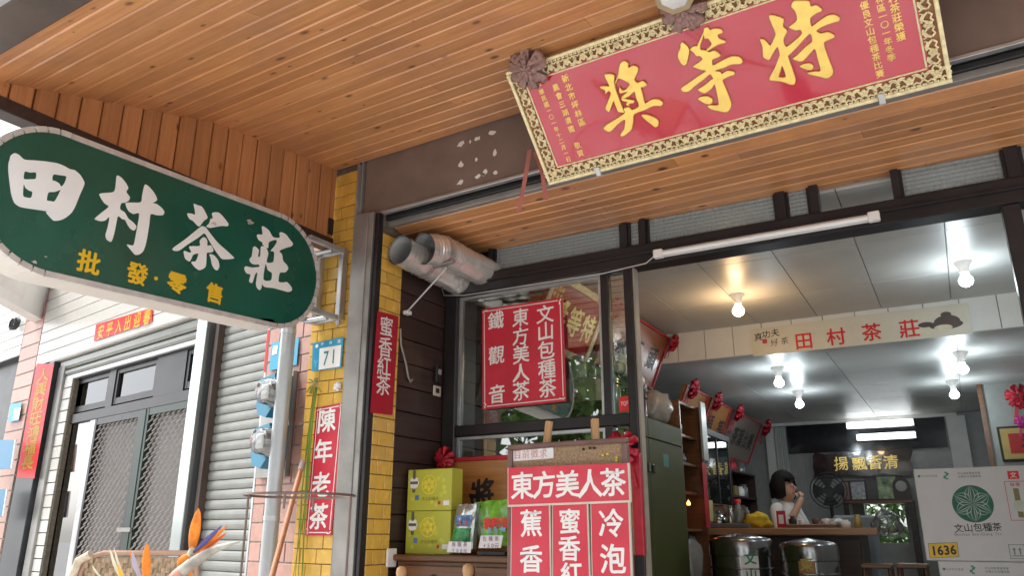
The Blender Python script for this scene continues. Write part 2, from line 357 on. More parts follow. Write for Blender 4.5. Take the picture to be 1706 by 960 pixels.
# ------------------------------------------------------------------ end panel of vertical pine boards
ep = thing('canopy_end_panel', (XL, 2.0, 2.79), 'end wall of upright pine boards closing the left side of the canopy', 'wood panel')
y = 1.08; 
def ceil_z(y):
    for (a, b) in zip(prof[:-1], prof[1:]):
        if y <= a[0] and y >= b[0]: return a[1]+(b[1]-a[1])*(a[0]-y)/(a[0]-b[0])
    return prof[0][1]
ys = []
while y < 3.07: ys.append(y); y += 0.093
ys.append(3.072)
for y0, y1 in zip(ys[:-1], ys[1:]):
    g = 0.0028; c = 0.007; zb = 2.845-random.uniform(0, 0.004); x = XL+0.004+random.uniform(-0.002, 0.002)
    sec = [(x-c, y0+g), (x, y0+g+c), (x, y1-g-c), (x-c, y1-g), (x-0.018, y1-g), (x-0.018, y0+g)]
    vs = [(p[0], p[1], zb) for p in sec]+[(p[0], p[1], ceil_z(p[1])+0.008) for p in sec]; k = 6
    MB().add(vs, [tuple(range(k)), tuple(range(2*k-1, k-1, -1))]+[(i, (i+1) % k, (i+1) % k+k, i+k) for i in range(k)]).build('board', M_pineV, ep)
MB().add([(XL-0.03, y, z) for y, z in ((1.08, 2.845), (3.07, 2.845), (3.07, 3.30), (2.19, 3.20), (1.08, 2.88))]+[(XL-0.021, y, z) for y, z in ((1.08, 2.845), (3.07, 2.845), (3.07, 3.30), (2.19, 3.20), (1.08, 2.88))], [(0, 1, 2, 3, 4), (9, 8, 7, 6, 5)]+[(i, (i+1) % 5, (i+1) % 5+5, i+5) for i in range(5)]).build('backing_board', M_fasc, ep)  # dark sheet added behind the boards to keep skylight out of the gaps
sbox('bottom_trim', W, (XL-0.08, XL+0.012, 1.067, 3.07, 2.785, 2.843), M_dwood, ep, c=0.004)
sbox('hinge_plate', W, (XL+0.005, XL+0.016, 3.02, 3.06, 2.86, 2.96), M_black, ep, c=0.003)
# ------------------------------------------------------------------ yellow tiled pillar
pl = thing('tiled_pillar', (-3.0, 3.17, -0.2), 'pillar clad in yellow glazed tiles left of the shop opening', 'pillar')
sbox('core', W, (-3.262, -2.772, 3.087, 3.262, -0.2, 3.30), M_grout, pl)
TH, TW = 0.0735, 0.115
def tile_mesh(name, w, h, t=0.008):
    mb = MB().box(-w/2, w/2, -t, 0, -h/2, h/2, 0.0022)
    me = bpy.data.meshes.new(name); me.from_pydata([tuple(v) for v in mb.v], [], mb.f); me.materials.append(M_ytile); return me
TM = {}
def tile(cx, cy, cz, w, face, parent, name='tile'):
    key = round(w, 3)
    if key not in TM: TM[key] = tile_mesh('tile', key-0.004, TH-0.004)
    o = place(name, TM[key], (cx, cy, cz), parent)
    if face == 'x': o.rotation_euler = (0, 0, math.pi/2)
    o.rotation_euler.x = random.uniform(-0.012, 0.012); return o
z = -0.2; row = 0
while z < 3.25:
    x = -3.266; first = TW*0.5 if row % 2 else TW*0.86
    edges = [x]; x += first
    while x < -2.96: edges.append(x); x += TW
    edges.append(-2.945)
    if edges[-1]-edges[-2] < 0.02: edges.pop(-2)
    for a, b in zip(edges[:-1], edges[1:]):
        tile((a+b)/2, 3.087+random.uniform(-0.0012, 0.0012), z+TH/2, b-a, 'f', pl)
    if z < 2.80:
        edges = [3.089, 3.089+(TW*0.55 if row % 2 else TW*0.95), 3.266] if row % 2 else [3.089, 3.089+TW*0.98, 3.266]
        if row % 2: edges = [3.089, 3.089+TW*0.42, 3.089+TW*1.42, 3.266]
        edges = [e for i, e in enumerate(edges) if i == 0 or e-edges[i-1] > 0.012]
        for a, b in zip(edges[:-1], edges[1:]): tile(-2.772, (a+b)/2, z+TH/2, b-a, 'x', pl)
    z += TH; row += 1
# ------------------------------------------------------------------ shutter rail post
po = thing('shutter_rail', (-2.86, 3.06, -0.2), 'tall grey steel shutter rail standing against the yellow tiled pillar', 'steel post')
sbox('front_plate', W, (-2.943, -2.842, 3.040, 3.077, -0.2, 2.938), M_grey, po, c=0.003)
sbox('slot_lip', W, (-2.842, -2.806, 3.046, 3.077, -0.2, 2.936), M_grey, po, c=0.002)
sbox('slot', W, (-2.806, -2.780, 3.062, 3.077, -0.2, 2.93), M_black, po)
sbox('side_flange', W, (-2.782, -2.764, 3.044, 3.084, -0.2, 2.92), M_alu, po, c=0.002)
sbox('edge_strip', W, (-2.955, -2.943, 3.046, 3.077, -0.2, 3.27), M_grey, po, c=0.002)
# ------------------------------------------------------------------ brown beam with shutter slot under it
bm_ = thing('steel_beam', (-0.2, 3.1, 2.86), 'long brown painted steel beam with peeling white spots above the shop opening', 'beam')
sbox('web', W, (-2.915, XR, 3.079, 3.12, 2.94, 3.30), M_beam, bm_, c=0.003)
sbox('end_strip', W, (-2.942, -2.928, 3.066, 3.115, 2.92, 3.295), M_grey, bm_, c=0.002)
sbox('front_lip', W, (-2.93, XR, 3.068, 3.10, 2.922, 2.938), M_zinc, bm_, c=0.002)
sbox('slot_shadow', W, (-2.80, XR, 3.10, 3.16, 2.925, 2.99), M_black, bm_)
sbox('slat_end', W, (-2.79, XR, 3.112, 3.128, 2.895, 2.924), M_black, bm_, c=0.004)
sbox('rear_lip', W, (-2.79, XR, 3.136, 3.172, 2.868, 2.90), M_grey, bm_, c=0.002)
chips = [(622,240,6,6),(705,212,5,4),(780,182,8,6),(670,227,2,3),(793,287,4,7),(621,343,5,6),(700,318,2,4),(620,432,6,5),(708,403,6,4),(745,380,6,5),(795,380,5,4),(735,392,4,3)]
for i, (a, b, rx, ry) in enumerate(chips):
    h = hit(W, 1, 3.078, 560+a/3, 160+b/3); n = 9; pts = []
    for k in range(n):
        q = 2*math.pi*k/n; r = random.uniform(0.55, 1.25); pts.append((h.x+math.cos(q)*rx*r*0.0036, h.z+math.sin(q)*ry*r*0.0032))
    MB().poly(pts, 3.0778, 3.0795).build('peeled_spot', M_white, bm_)
# ------------------------------------------------------------------ lower soffit between beam and glass front
ls = thing('porch_ceiling', (-0.3, 3.5, 2.85), kind='structure')
y = 3.174; nrow = 0
while y < 3.90:
    y1 = y+0.079; cut = random.uniform(-2.2, 0.0); x = -2.764
    for x1 in (cut, cut+2.3, XR):
        x1 = min(x1, XR)
        if x1-x > 0.1: board_x(x, x1, (y1, 2.852), (y, 2.868 if nrow < 1 else 2.852), 'board', ls); x = x1
    y = y1; nrow += 1
sbox('porch_roof', W, (-3.3, 3.2, 3.10, 4.0, 2.99, 3.30), M_fasc, kind='structure')
# ------------------------------------------------------------------ porch side wall of dark boards
dw = thing('dark_board_wall', (-2.77, 3.5, -0.2), 'side wall of dark stained horizontal boards beside the window', 'wall')
z = -0.2
while z < 2.84:
    z1 = min(z+0.136, 2.848)
    MB().box(-2.79, -2.7665-random.uniform(0, 0.002), 3.268, 3.80, z+0.0025, z1-0.0025, 0.003).build('board', M_dwoodY, dw)
    z = z1
sbox('backing', W, (-2.83, -2.787, 3.265, 3.80, -0.2, 2.85), M_black, dw)
# ------------------------------------------------------------------ green capsule shop sign hung from the pillar
M_green = pm('green_sign_face', (0.004, 0.088, 0.058), 0.26, var=0.2, scale=2.5, coat=0.2, dirt=0.22, dcol=(0.02, 0.11, 0.08), bump=0.06, bscale=4)
M_swht = pm('white_vinyl', (0.88, 0.90, 0.90), 0.4, var=0.04, scale=8)
M_yel = pm('yellow_vinyl', (0.80, 0.50, 0.02), 0.4, var=0.06)
M_trim = pm('aluminium_trim', (0.62, 0.59, 0.56), 0.45, metal=0.3, var=0.15, scale=20, dirt=0.3, dcol=(0.25, 0.22, 0.2))
M_swb = pm('sign_box_white', (0.66, 0.62, 0.57), 0.5, var=0.08, scale=3, dirt=0.25, dcol=(0.30, 0.17, 0.10))
M_rust = pm('rust', (0.12, 0.035, 0.015), 0.8, var=0.4, scale=20)
gs = thing('green_shop_sign', (-3.1, 2.0, 2.16), 'green capsule shaped hanging sign with white brush characters and yellow small characters', 'shop sign')
zc = lambda y: 2.437+(y-1.45)*0.042
YA, YB = 1.46, 2.555
def capsule(r, n=18):
    pts = []
    for k in range(n+1):
        a = -math.pi/2+math.pi*k/n; pts.append((YB+r*math.cos(a), zc(YB)+r*math.sin(a)))
    for k in range(n+1):
        a = math.pi/2+math.pi*k/n; pts.append((YA+r*math.cos(a), zc(YA)+r*math.sin(a)))
    return pts
mb = MB(GX); mb.poly(capsule(0.296), 3.004, 3.17); mb.build('light_box', M_swb, gs)
mb = MB(GX); mb.poly(capsule(0.285), 3.0, 3.003); mb.build('face', M_green, gs)
ri, ro = 0.281, 0.304
def arc_tab(yc, a0, a1, parent, nm, jit=0.0):
    n = 3; vs = []
    for k in range(n+1):
        a = a0+(a1-a0)*k/n; z0 = zc(yc)
        for (r, d) in ((ri, 2.996), (ro, 2.9945), (ro+0.001, 3.012), (ri, 2.999)): vs.append((yc+r*math.cos(a), d-jit, z0+r*math.sin(a)))
    fs = []
    for k in range(n):
        for j in range(4): fs.append((k*4+j, k*4+(j+1) % 4, (k+1)*4+(j+1) % 4, (k+1)*4+j))
    fs += [(0, 1, 2, 3), (n*4+3, n*4+2, n*4+1, n*4)]
    MB(GX).add(vs, fs).build(nm, M_trim, parent)
nt_ = 19
for yc, st in ((YB, -math.pi/2), (YA, math.pi/2)):
    for k in range(nt_):
        a0 = st+math.pi*k/nt_; arc_tab(yc, a0+0.006, a0+math.pi/nt_-0.02, gs, 'trim_tab', random.uniform(0, 0.003))
for sg in (1, -1):
    z0, z1 = zc(YA)+sg*ri, zc(YA)+sg*ro; w0, w1 = zc(YB)+sg*ri, zc(YB)+sg*ro
    vs = [(YA, 2.995, z0), (YB, 2.995, w0), (YB, 2.995, w1), (YA, 2.995, z1), (YA, 3.012, z0), (YB, 3.012, w0), (YB, 3.012, w1), (YA, 3.012, z1)]
    MB(GX).add(vs, [(0, 1, 2, 3), (7, 6, 5, 4), (0, 4, 5, 1), (1, 5, 6, 2), (2, 6, 7, 3), (3, 7, 4, 0)]).build('trim_strip', M_trim, gs)
CH = {}
CH['tian'] = (0, 230, 1/6, [[(105,175),(145,150),(190,170),(240,215),(320,222),(440,232),(560,250),(630,275),(700,312),(745,322),(800,370),(840,440),(835,480),(795,570),(755,670),(715,745),(650,800),(600,823),(540,828),(505,800),(455,740),(490,738),(400,722),(260,702),(190,685),(140,645),(110,560),(95,450),(82,340),(82,260),(95,210)],
 [(245,335),(300,345),(358,345),(355,405),(300,412),(235,408)], [(235,460),(255,500),(290,525),(322,540),(308,597),(250,592),(228,575),(228,520)],
 [(532,365),(600,372),(662,385),(640,455),(608,485),(590,455),(550,430),(520,420)], [(482,545),(540,540),(585,525),(602,520),(575,580),(540,635),(500,630),(465,620)]])
CH['cun'] = (150, 280, 1/6, [[(265,75),(310,95),(355,150),(380,200),(360,240),(395,290),(385,325),(345,348),(310,352),(297,410),(345,445),(380,505),(430,545),(460,585),(440,625),(405,610),(375,570),(350,520),(320,510),(278,480),(262,540),(240,650),(210,738),(165,715),(152,670),(175,590),(192,490),(150,525),(100,532),(45,512),(60,490),(120,440),(185,385),(140,350),(90,265),(130,250),(235,238),(255,160)],
 [(545,165),(590,190),(640,250),(667,305),(660,330),(625,350),(665,360),(720,405),(740,440),(725,472),(665,472),(603,462),(590,560),(560,740),(530,830),(490,865),(450,868),(415,830),(365,765),(430,775),(450,700),(470,590),(490,455),(430,460),(380,425),(352,352),(400,345),(505,342),(520,270)]])
CH['cha'] = (270, 320, .15625, [[(335,125),(375,140),(420,155),(450,200),(475,250),(480,280),(440,310),(400,365),(375,358),(330,310),(290,285),(265,230),(310,230),(350,240),(345,180)],
 [(575,215),(610,225),(650,265),(685,310),(705,340),(695,365),(640,362),(575,372),(510,383),(470,365),(500,335),(515,285),(540,280),(530,225)],
 [(430,365),(465,380),(510,440),(590,540),(680,620),(760,695),(755,712),(645,718),(600,670),(550,600),(490,500),(450,440),(380,490),(270,560),(180,625),(130,628),(108,610),(130,585),(230,515),(330,435),(400,378)],
 [(435,483),(465,495),(480,530),(480,572),(520,570),(545,625),(525,645),(475,650),(470,720),(460,800),(400,835),(350,805),(308,748),(355,740),(375,700),(385,655),(330,670),(310,710),(290,742),(245,710),(228,640),(240,628),(280,645),(310,640),(290,600),(295,578),(400,575),(400,520)],
 [(505,665),(550,675),(595,730),(608,790),(590,835),(560,825),(530,775),(518,710)]])
CH['zhuang'] = (390, 360, 120/823, [[(315,120),(345,125),(395,165),(430,225),(460,248),(520,245),(515,195),(540,185),(590,210),(630,265),(668,310),(655,345),(590,365),(515,400),(545,440),(558,515),(600,560),(615,605),(580,645),(520,650),(505,750),(560,760),(600,755),(650,810),(657,850),(620,870),(540,850),(450,825),(360,815),(328,795),(315,770),(310,820),(290,848),(260,820),(248,770),(265,650),(238,665),(205,765),(170,745),(185,670),(140,655),(115,605),(130,575),(200,590),(285,580),(280,555),(225,555),(185,530),(175,490),(200,460),(215,360),(240,350),(280,390),(275,430),(270,465),(295,460),(305,350),(340,350),(325,325),(320,300),(280,275),(258,230),(270,210),(322,210)],
 [(395,300),(470,272),(488,295),(455,350),(415,400),(455,412),(445,525),(368,528),(388,430),(368,368),(388,362)], [(352,560),(366,560),(385,620),(430,652),(420,735),(332,728)]])
for key in ('tian', 'cun', 'cha', 'zhuang'):
    ox, oy, sc, lp = CH[key]
    brush_char('white_character', GX, 2.9985, px_loops(GX, 3.0, ox, oy, sc, lp), M_swht, gs, ext=0.001)
for ch, p in zip('批發零售', ((148.5, 437), (229, 456), (295, 471), (358, 489))):
    mb = MB(GX); px_col(mb, 2.998, ch, p, p, 0.098, bold=0.032); mb.build('yellow_character', M_yel, gs)
h = hit(GX, 1, 2.998, 260, 464); MB(GX).poly([(h.x+0.009*math.cos(k*0.7854), h.z+0.009*math.sin(k*0.7854)) for k in range(8)], 2.997, 2.9995).build('yellow_dot', M_yel, gs)
for (a, b, r) in ((357, 373, 0.016), (418, 370, 0.022), (58, 437, 0.012), (77, 428, 0.006), (415, 372, 0.010)):
    h = hit(GX, 1, 2.9975, a, b); pts = [(h.x+r*random.uniform(0.5, 1.2)*math.cos(k*0.63), h.z+0.5*r*random.uniform(0.5, 1.3)*math.sin(k*0.63)) for k in range(10)]
    MB(GX).poly(pts, 2.9968, 2.9992).build('flaked_patch', M_trim, gs)
h = hit(GX, 1, 3.1, 425, 546); MB(GX).poly([(h.x-0.06, h.z+0.022), (h.x-0.02, h.z+0.012), (h.x+0.05, h.z+0.02), (h.x+0.02, h.z+0.034)], 3.0, 3.012).build('rust_patch', M_rust, gs)
# bracket: welded angle-iron frame between sign and pillar
for z in (2.735, 2.34):
    for x in (-3.02, -3.20):
        MB().box(x-0.014, x+0.014, 2.78, 3.075, z-0.014, z+0.014, 0.003).build('bracket_arm', M_zinc, gs)
    MB().box(-3.20, -3.02, 3.035, 3.06, z-0.012, z+0.012, 0.003).build('bracket_cross', M_zinc, gs)
    MB().tube([(-3.19, 2.97, z-0.012), (-3.03, 2.97, z-0.012)], 0.014, 8).build('bracket_bolt', M_zinc, gs)
for x in (-3.02, -3.20): MB().box(x-0.016, x+0.016, 3.03, 3.072, 2.33, 2.75, 0.003).build('bracket_upright', M_zinc, gs)
MB().tube([(-3.026, 3.05, 2.30), (-3.026, 3.05, 2.50)], 0.014, 8).build('bracket_rod', M_zinc, gs)

# ------------------------------------------------------------------ neighbouring house
M_wtile = pm('white_wall_tile', (0.56, 0.545, 0.51), 0.3, var=0.06, scale=30, rnd=0.03, dirt=0.15, dcol=(0.5, 0.47, 0.42))
M_ptile = pm('pink_wall_tile', (0.44, 0.245, 0.20), 0.4, var=0.12, scale=20, rnd=0.10, dirt=0.2, dcol=(0.36, 0.2, 0.16))
M_wgrout = pm('pale_grout', (0.42, 0.40, 0.36), 0.9, var=0.2, scale=40)
M_slat = pm('shutter_slat', (0.25, 0.255, 0.235), 0.36, metal=0.3, var=0.12, scale=8, rnd=0.03, dirt=0.15, dcol=(0.35, 0.34, 0.3))
M_mirr = pm('polished_steel', (0.45, 0.50, 0.50), 0.12, metal=0.85, var=0.1, scale=2)
M_dgreen = pm('dark_green_frame', (0.018, 0.035, 0.028), 0.4, var=0.2)
M_mesh = pm('expanded_metal', (0.36, 0.32, 0.30), 0.4, metal=0.5, var=0.15, scale=30)
M_gdark = pm('dark_interior', (0.05, 0.052, 0.055), 0.6, var=0.2, scale=2)
M_blue = pm('blue_enamel', (0.02, 0.30, 0.50), 0.35, var=0.08)
M_dred = pm('festival_red_paper', (0.70, 0.016, 0.02), 0.45, var=0.06)
M_ogold = pm('gold_ink', (0.42, 0.29, 0.03), 0.5, metal=0.0, var=0.2, scale=60)
def nh(px, py, v=0.0): h = hit(N, 1, v, px, py); return h.x, h.z
nb = thing('neighbour_house', N.w((-2.4, 0.3, -0.2)), 'neighbouring white tiled house with roller shutter and mesh doors', 'building')
uP0 = nh(449, 560)[0]                       # right pink pillar, left edge
sbox('pillar_core', N, (uP0, -0.004, 0.008, 0.4, -0.2, 4.2), M_wgrout, nb)
sbox('back_wall', N, (-9, 0.0, 0.42, 0.5, -0.2, 4.2), M_gdark, nb)
PT = {}
def ptile(u0, u1, v, z0, z1, m, name='tile'):
    key = (round(u1-u0, 3), round(z1-z0, 3), m.name)
    if key not in PT:
        q = MB().box(-key[0]/2, key[0]/2, -0.008, 0, -key[1]/2, key[1]/2, 0.002)
        me = bpy.data.meshes.new('tile'); me.from_pydata([tuple(a) for a in q.v], [], q.f); me.materials.append(m); PT[key] = me
    o = place(name, PT[key], N.w(((u0+u1)/2, v, (z0+z1)/2)), nb); o.rotation_euler = (random.uniform(-.01, .01), 0, R_(-8.0)); return o
z = -0.2; r = 0; mid = (uP0-0.004)/2
while z < 3.3:
    zz = z+0.104
    for a, b in (((uP0, mid), (mid, -0.006)) if r % 2 else ((uP0, uP0+(mid-uP0)*0.5), (uP0+(mid-uP0)*0.5, mid*0.5), (mid*0.5, -0.006))):
        ptile(a+0.004, b-0.004, 0.008, z+0.004, zz-0.004, M_ptile)
    z = zz; r += 1
# roller shutter
uS0 = nh(363, 570)[0]; zS1 = 2.75
sh = thing('roller_shutter', N.w(((uS0+uP0)/2, 0.03, -0.2)), 'lowered silver roller shutter between the mesh doors and the pink pillar', 'shutter')
z = -0.2; k = 0; smesh = None
while z < zS1:
    if smesh is None:
        L = uP0-uS0-0.012; pr = [(0.006, 0.0), (-0.001, 0.003), (-0.006, 0.016), (-0.0075, 0.03), (-0.006, 0.045), (-0.001, 0.055), (0.005, 0.0585), (0.016, 0.0575), (0.016, 0)]
        n = len(pr); vs = [(-L/2, a, b) for a, b in pr]+[(L/2, a, b) for a, b in pr]
        smesh = bpy.data.meshes.new('slat'); smesh.from_pydata(vs, [], [tuple(range(n)), tuple(range(2*n-1, n-1, -1))]+[(i, (i+1) % n, (i+1) % n+n, i+n) for i in range(n)]); smesh.materials.append(M_slat)
    o = place('slat', smesh, N.w(((uS0+uP0)/2, 0.045, z)), sh); o.rotation_euler = (0, 0, R_(-8.0)); z += 0.0592
sbox('guide_rail', N, (uP0-0.022, uP0-0.002, 0.0, 0.06, -0.2, zS1), M_zinc, sh, c=0.002)
sbox('guide_rail', N, (uS0-0.04, uS0+0.004, -0.005, 0.06, -0.2, zS1), M_fasc, sh, c=0.002)
a = nh(449, 550); b = nh(444, 620); sbox('red_tape', N, (uP0-0.024, uP0-0.004, -0.003, -0.0005, b[1], a[1]), M_dred, sh)
uR0, uR1 = nh(340, 545)[0], nh(356, 545)[0]
sbox('steel_jamb', N, (uR0, uR1, -0.05, 0.10, -0.2, 2.62), M_mirr, nb, c=0.004)
# upper white tiled wall in courses
u0, u1 = nh(63, 600)[0]-0.02, uP0
zW = 2.665; sbox('upper_wall_core', N, (u0, u1, 0.008, 0.42, zW+0.005, 4.2), M_wgrout, nb)
z = zW; k = 0
while z < 3.9:
    MB(N).box(u0, u1, -0.002+random.uniform(-.001, .001), 0.01, z+0.003, z+0.105-0.003, 0.002).build('tile_course', M_wtile, nb); z += 0.105
for i in range(16): MB(N).box(u0+0.3+i*0.215, u0+0.3+i*0.215+0.209, 0.004, 0.16, zW-0.006, zW+0.004, 0.001).build('lintel_tile', M_wtile, nb)
# rolled-up shutter end above the doors
uD0 = nh(88, 640)[0]; uD1 = uR0
for i, (z0, z1) in enumerate(((2.575, 2.655), (2.512, 2.57), (2.47, 2.508))):
    MB(N).box(uD0, uD1, 0.03+0.01*i, 0.085, z0, z1, 0.018 if i < 2 else 0.005).build('raised_slat', M_slat if i < 2 else M_zinc, nb)
# transom windows
VT = 0.11
def nhv(px, py, v=VT): h = hit(N, 1, v, px, py); return h.x, h.z
zT = nhv(210, 683)[1]
uL = nhv(88, 700)[0]
sbox('door_header', N, (uL, uD1, VT-0.03, VT+0.05, zT-0.035, zT+0.045), M_alu, nb, c=0.004)
sbox('transom_head', N, (uL, uD1, VT-0.02, VT+0.05, 2.46, 2.68), M_alu, nb)
MG = glass('dim_window_glass', tint=(0.55, 0.6, 0.62), refl=0.10)
xs = [nhv(x, 640)[0] for x in (112, 131, 185, 195, 262, 290, 310, 320)]
tw = [(xs[0], xs[2]), (xs[3], xs[4]), (xs[6], uD1-0.03)]
for a, b in tw:
    f = MB(N); z0, z1 = zT+0.06, 2.455
    f.box(a, a+0.035, VT-0.012, VT+0.03, z0, z1).box(b-0.035, b, VT-0.012, VT+0.03, z0, z1).box(a+0.036, b-0.036, VT-0.01, VT+0.03, z0, z0+0.05).box(a+0.036, b-0.036, VT-0.01, VT+0.03, z1-0.03, z1)
    wf = f.build('transom_window', M_alu, nb); sbox('pane', N, (a+0.034, b-0.034, VT+0.008, VT+0.012, z0+0.04, z1-0.02), MG, wf)
for a, b in ((xs[2], xs[3]), (xs[4], xs[6])): sbox('transom_post', N, (a, b, VT-0.02, VT+0.04, zT+0.03, 2.46), M_alu, nb)
sbox('curtain', N, (xs[3], uD1, VT+0.12, VT+0.14, zT, zT+0.17), pm('tan_cloth', (0.45, 0.30, 0.16), 0.8), nb)
# doors: two panels of expanded metal, a glass side light
yq = 795
ud = [nhv(x, yq)[0] for x in (91, 99, 140, 150, 223, 236, 243, 345)]
zD = zT-0.036
sl = MB(N).box(ud[0], ud[1], VT-0.03, VT+0.03, -0.2, zD).box(ud[2], ud[3], VT-0.02, VT+0.03, -0.2, zD).build('side_light', M_zinc, nb)
sbox('pane', N, (ud[1], ud[2], VT-0.004, VT, -0.2, zD), glass('pale_glass', tint=(0.55, 0.63, 0.72), refl=0.30), sl)
sbox('curtain', N, (ud[1]+0.3, ud[2], VT+0.09, VT+0.10, -0.2, zD), pm('pale_blue_cloth', (0.42, 0.52, 0.66), 0.8), nb)
for (a, b, m) in ((ud[3], ud[4]+0.03, M_alu), (ud[5], uR1+0.02, M_dgreen)):
    f = MB(N); f.box(a, a+0.035, VT-0.03, VT+0.01, -0.2, zD).box(b-0.035, b, VT-0.03, VT+0.01, -0.2, zD).box(a+0.036, b-0.036, VT-0.028, VT+0.01, zD-0.05, zD)
    d = f.build('mesh_door', m, nb)
    f = MB(N); p = 0.075; q = 0.034; z = 0.75; jj = 0                  # flattened strands of the expanded metal
    while z < zD-0.05:
        x = a+0.036+(p/2 if jj % 2 else 0)
        while x < b-0.04:
            for sgn in (1, -1):
                xe = x+sgn*p/2
                if a+0.03 < xe < b-0.03:
                    f.add([(x, VT-0.026, z-0.006), (xe, VT-0.006, z+q-0.006), (xe, VT-0.006, z+q+0.008), (x, VT-0.026, z+0.008)], [(0, 1, 2, 3)])
            x += p
        z += q; jj += 1
    g = f.build('expanded_mesh', M_mesh, d, fix=False); g['kind'] = 'stuff'
    sbox('backing_glass', N, (a+0.03, b-0.03, VT+0.02, VT+0.025, -0.2, zD-0.02), pm('smoked_backing', (0.17, 0.155, 0.15), 0.3), d)
sbox('green_mullion', N, (ud[4]+0.032, ud[5]-0.002, VT-0.035, VT+0.02, -0.2, zD), M_dgreen, nb, c=0.003)
sbox('door_lock', N, (nhv(206, 884)[0], nhv(228, 884)[0], VT-0.05, VT-0.036, nhv(215, 887)[1], nhv(215, 880)[1]), M_grey, nb)
# left jamb: dark guide rail, white tiles, black gap
uj = [nh(x, yq)[0] for x in (27, 56, 59, 69, 82, 91)]
zB = nh(45, 797)[1]
sbox('dark_column', N, (uj[0], uj[1], 0.0, 0.2, -0.2, 2.66), pm('dark_steel', (0.06, 0.065, 0.07), 0.35, metal=0.4, var=0.2), nb, c=0.004)
sbox('shutter_guide', N, (uj[2], uj[3], 0.03, 0.2, -0.2, 2.60), M_grey, nb, c=0.004)
sbox('jamb_core', N, (uj[3], uj[4]+0.02, 0.06, 0.10, -0.2, 2.60), M_grout, nb)
z = -0.2
while z < 2.45: ptile(uj[3]+0.004, uj[4], 0.058, z+0.004, z+0.1-0.004, M_wtile); z += 0.1
# left pink column and what stands beyond it
uk = [nh(22, 700)[0], nh(43, 700)[0]]
uk0 = nh(31, 600)[0]; uk1 = nh(61, 600)[0]-0.01
sbox('column_core', N, (uk0, uk1, 0.008, 0.3, -0.2, 4.2), M_wgrout, nb)
z = -0.2
while z < 3.4: ptile(uk0+0.004, uk1-0.004, 0.008, z+0.006, z+0.135-0.006, M_ptile); z += 0.135
z = nh(10, 600)[1]
while z < 4.0: MB(N).box(-9, uk0-0.01, 0.0, 0.02, z+0.003, z+0.102, 0.002).build('tile_course', M_wtile, nb); z += 0.105
sbox('window_frame', N, (-9, uk0-0.02, 0.08, 0.14, -0.2, nh(10, 602)[1]), M_alu, nb)
# balcony slab of the house, end-on
q0 = [hit(N, 1, 0.0, *p) for p in ((88, 455), (69, 532), (57, 538), (76, 461))]
q1 = [hit(N, 1, -0.9, *p) for p in ((10, 400), (-40, 473), (-52, 480), (-2, 406))]
mb = MB(N); mb.add([tuple(p) for p in q0+q1], [(0, 1, 2, 3), (7, 6, 5, 4)]+[(i, (i+1) % 4, (i+1) % 4+4, i+4) for i in range(4)])
mb.build('awning_slab', M_white, label='white awning slab sticking out above the left pink column', cat='awning')
# couplets and plates
def banner(name, fr, k, quad, m, label, cat, th=0.002, group=None):
    q = [hit(fr, 1, k, *p) for p in quad]
    e = thing(name, fr.w(((q[0].x+q[2].x)/2, k, min(a.z for a in q))), label, cat, group)
    MB(fr).poly([(a.x, a.z) for a in q], k, k+th).build('sheet', m, e); return e, q
e, q = banner('spring_couplet', N, -0.012, ((61, 606), (90, 607), (57, 798), (27, 796)), M_dred, 'tall red paper couplet with seven gold characters on the dark column', 'banner')
mb = MB(N); px_col(mb, -0.0135, '人興財旺鴻福長', (72, 626), (46, 771), 0.135, bold=0.016, brush=0.05, asp=2.1); mb.build('gold_characters', M_ogold, e)
e, q = banner('spring_couplet', N, -0.012, ((160, 541), (254, 513), (253, 536), (156, 569)), M_dred, 'red paper strip with gold characters above the half raised shutter', 'banner')
mb = MB(N); px_col(mb, -0.0135, '安平入出迎春', (168, 553), (245, 528), 0.13, bold=0.02, brush=0.05, asp=0.9); mb.build('gold_characters', pm('bright_gold_ink', (0.75, 0.42, 0.03), 0.4), e)
e, q = banner('number_plate', N, -0.02, ((18, 673), (36, 671), (31, 701), (13, 704)), M_blue, 'small blue and white number plate on the left pink column', 'plate')
q = [hit(N, 1, -0.022, *p) for p in ((24, 681), (34.5, 680), (31, 699), (21, 701))]; MB(N).poly([(a.x, a.z) for a in q], -0.022, -0.021).build('white_panel', M_wht, e)
for i, (qd, lb) in enumerate(((((-14, 734), (24, 733), (17, 781), (-20, 784)), 'blue box sign at the left edge beside the pink column'), (((-20, 817), (10, 815), (3, 861), (-26, 866)), 'lower of the two blue box signs at the left edge'))):
    q = [hit(N, 1, -0.15, *p) for p in qd]
    e = thing('blue_box_sign', N.w((q[0].x, -0.1, q[2].z)), lb, 'sign')
    MB(N).poly([(a.x, a.z) for a in q], -0.15, -0.135).build('box', pm('deep_blue', (0.012, 0.16, 0.32), 0.35), e)
    MB(N).poly([(a.x, a.z) for a in q[1:3]]+[(q[2].x+0.02, q[2].z), (q[1].x+0.02, q[1].z)], -0.149, -0.136).build('white_edge', M_wht, e)
mb = MB(N); h = hit(N, 1, -0.06, 20, 540)
for j in range(5):
    pts = [(h.x+0.085*math.cos(t*0.42+j)*(1+0.08*j-0.15)+0.01*j, h.y+0.006*j, h.z+0.06*math.sin(t*0.42+j)*(1+0.1*random.random()-0.1)) for t in range(16)]
    mb.tube(pts, 0.006, 6, False)
mb.tube([(h.x-0.02, h.y, h.z-0.06), (h.x, h.y, h.z), (h.x+0.09, h.y, h.z+0.05)], 0.006, 6)
mb.build('cable_coil', M_black, label='coil of black cable hanging on the white tiles under the awning', cat='cable')
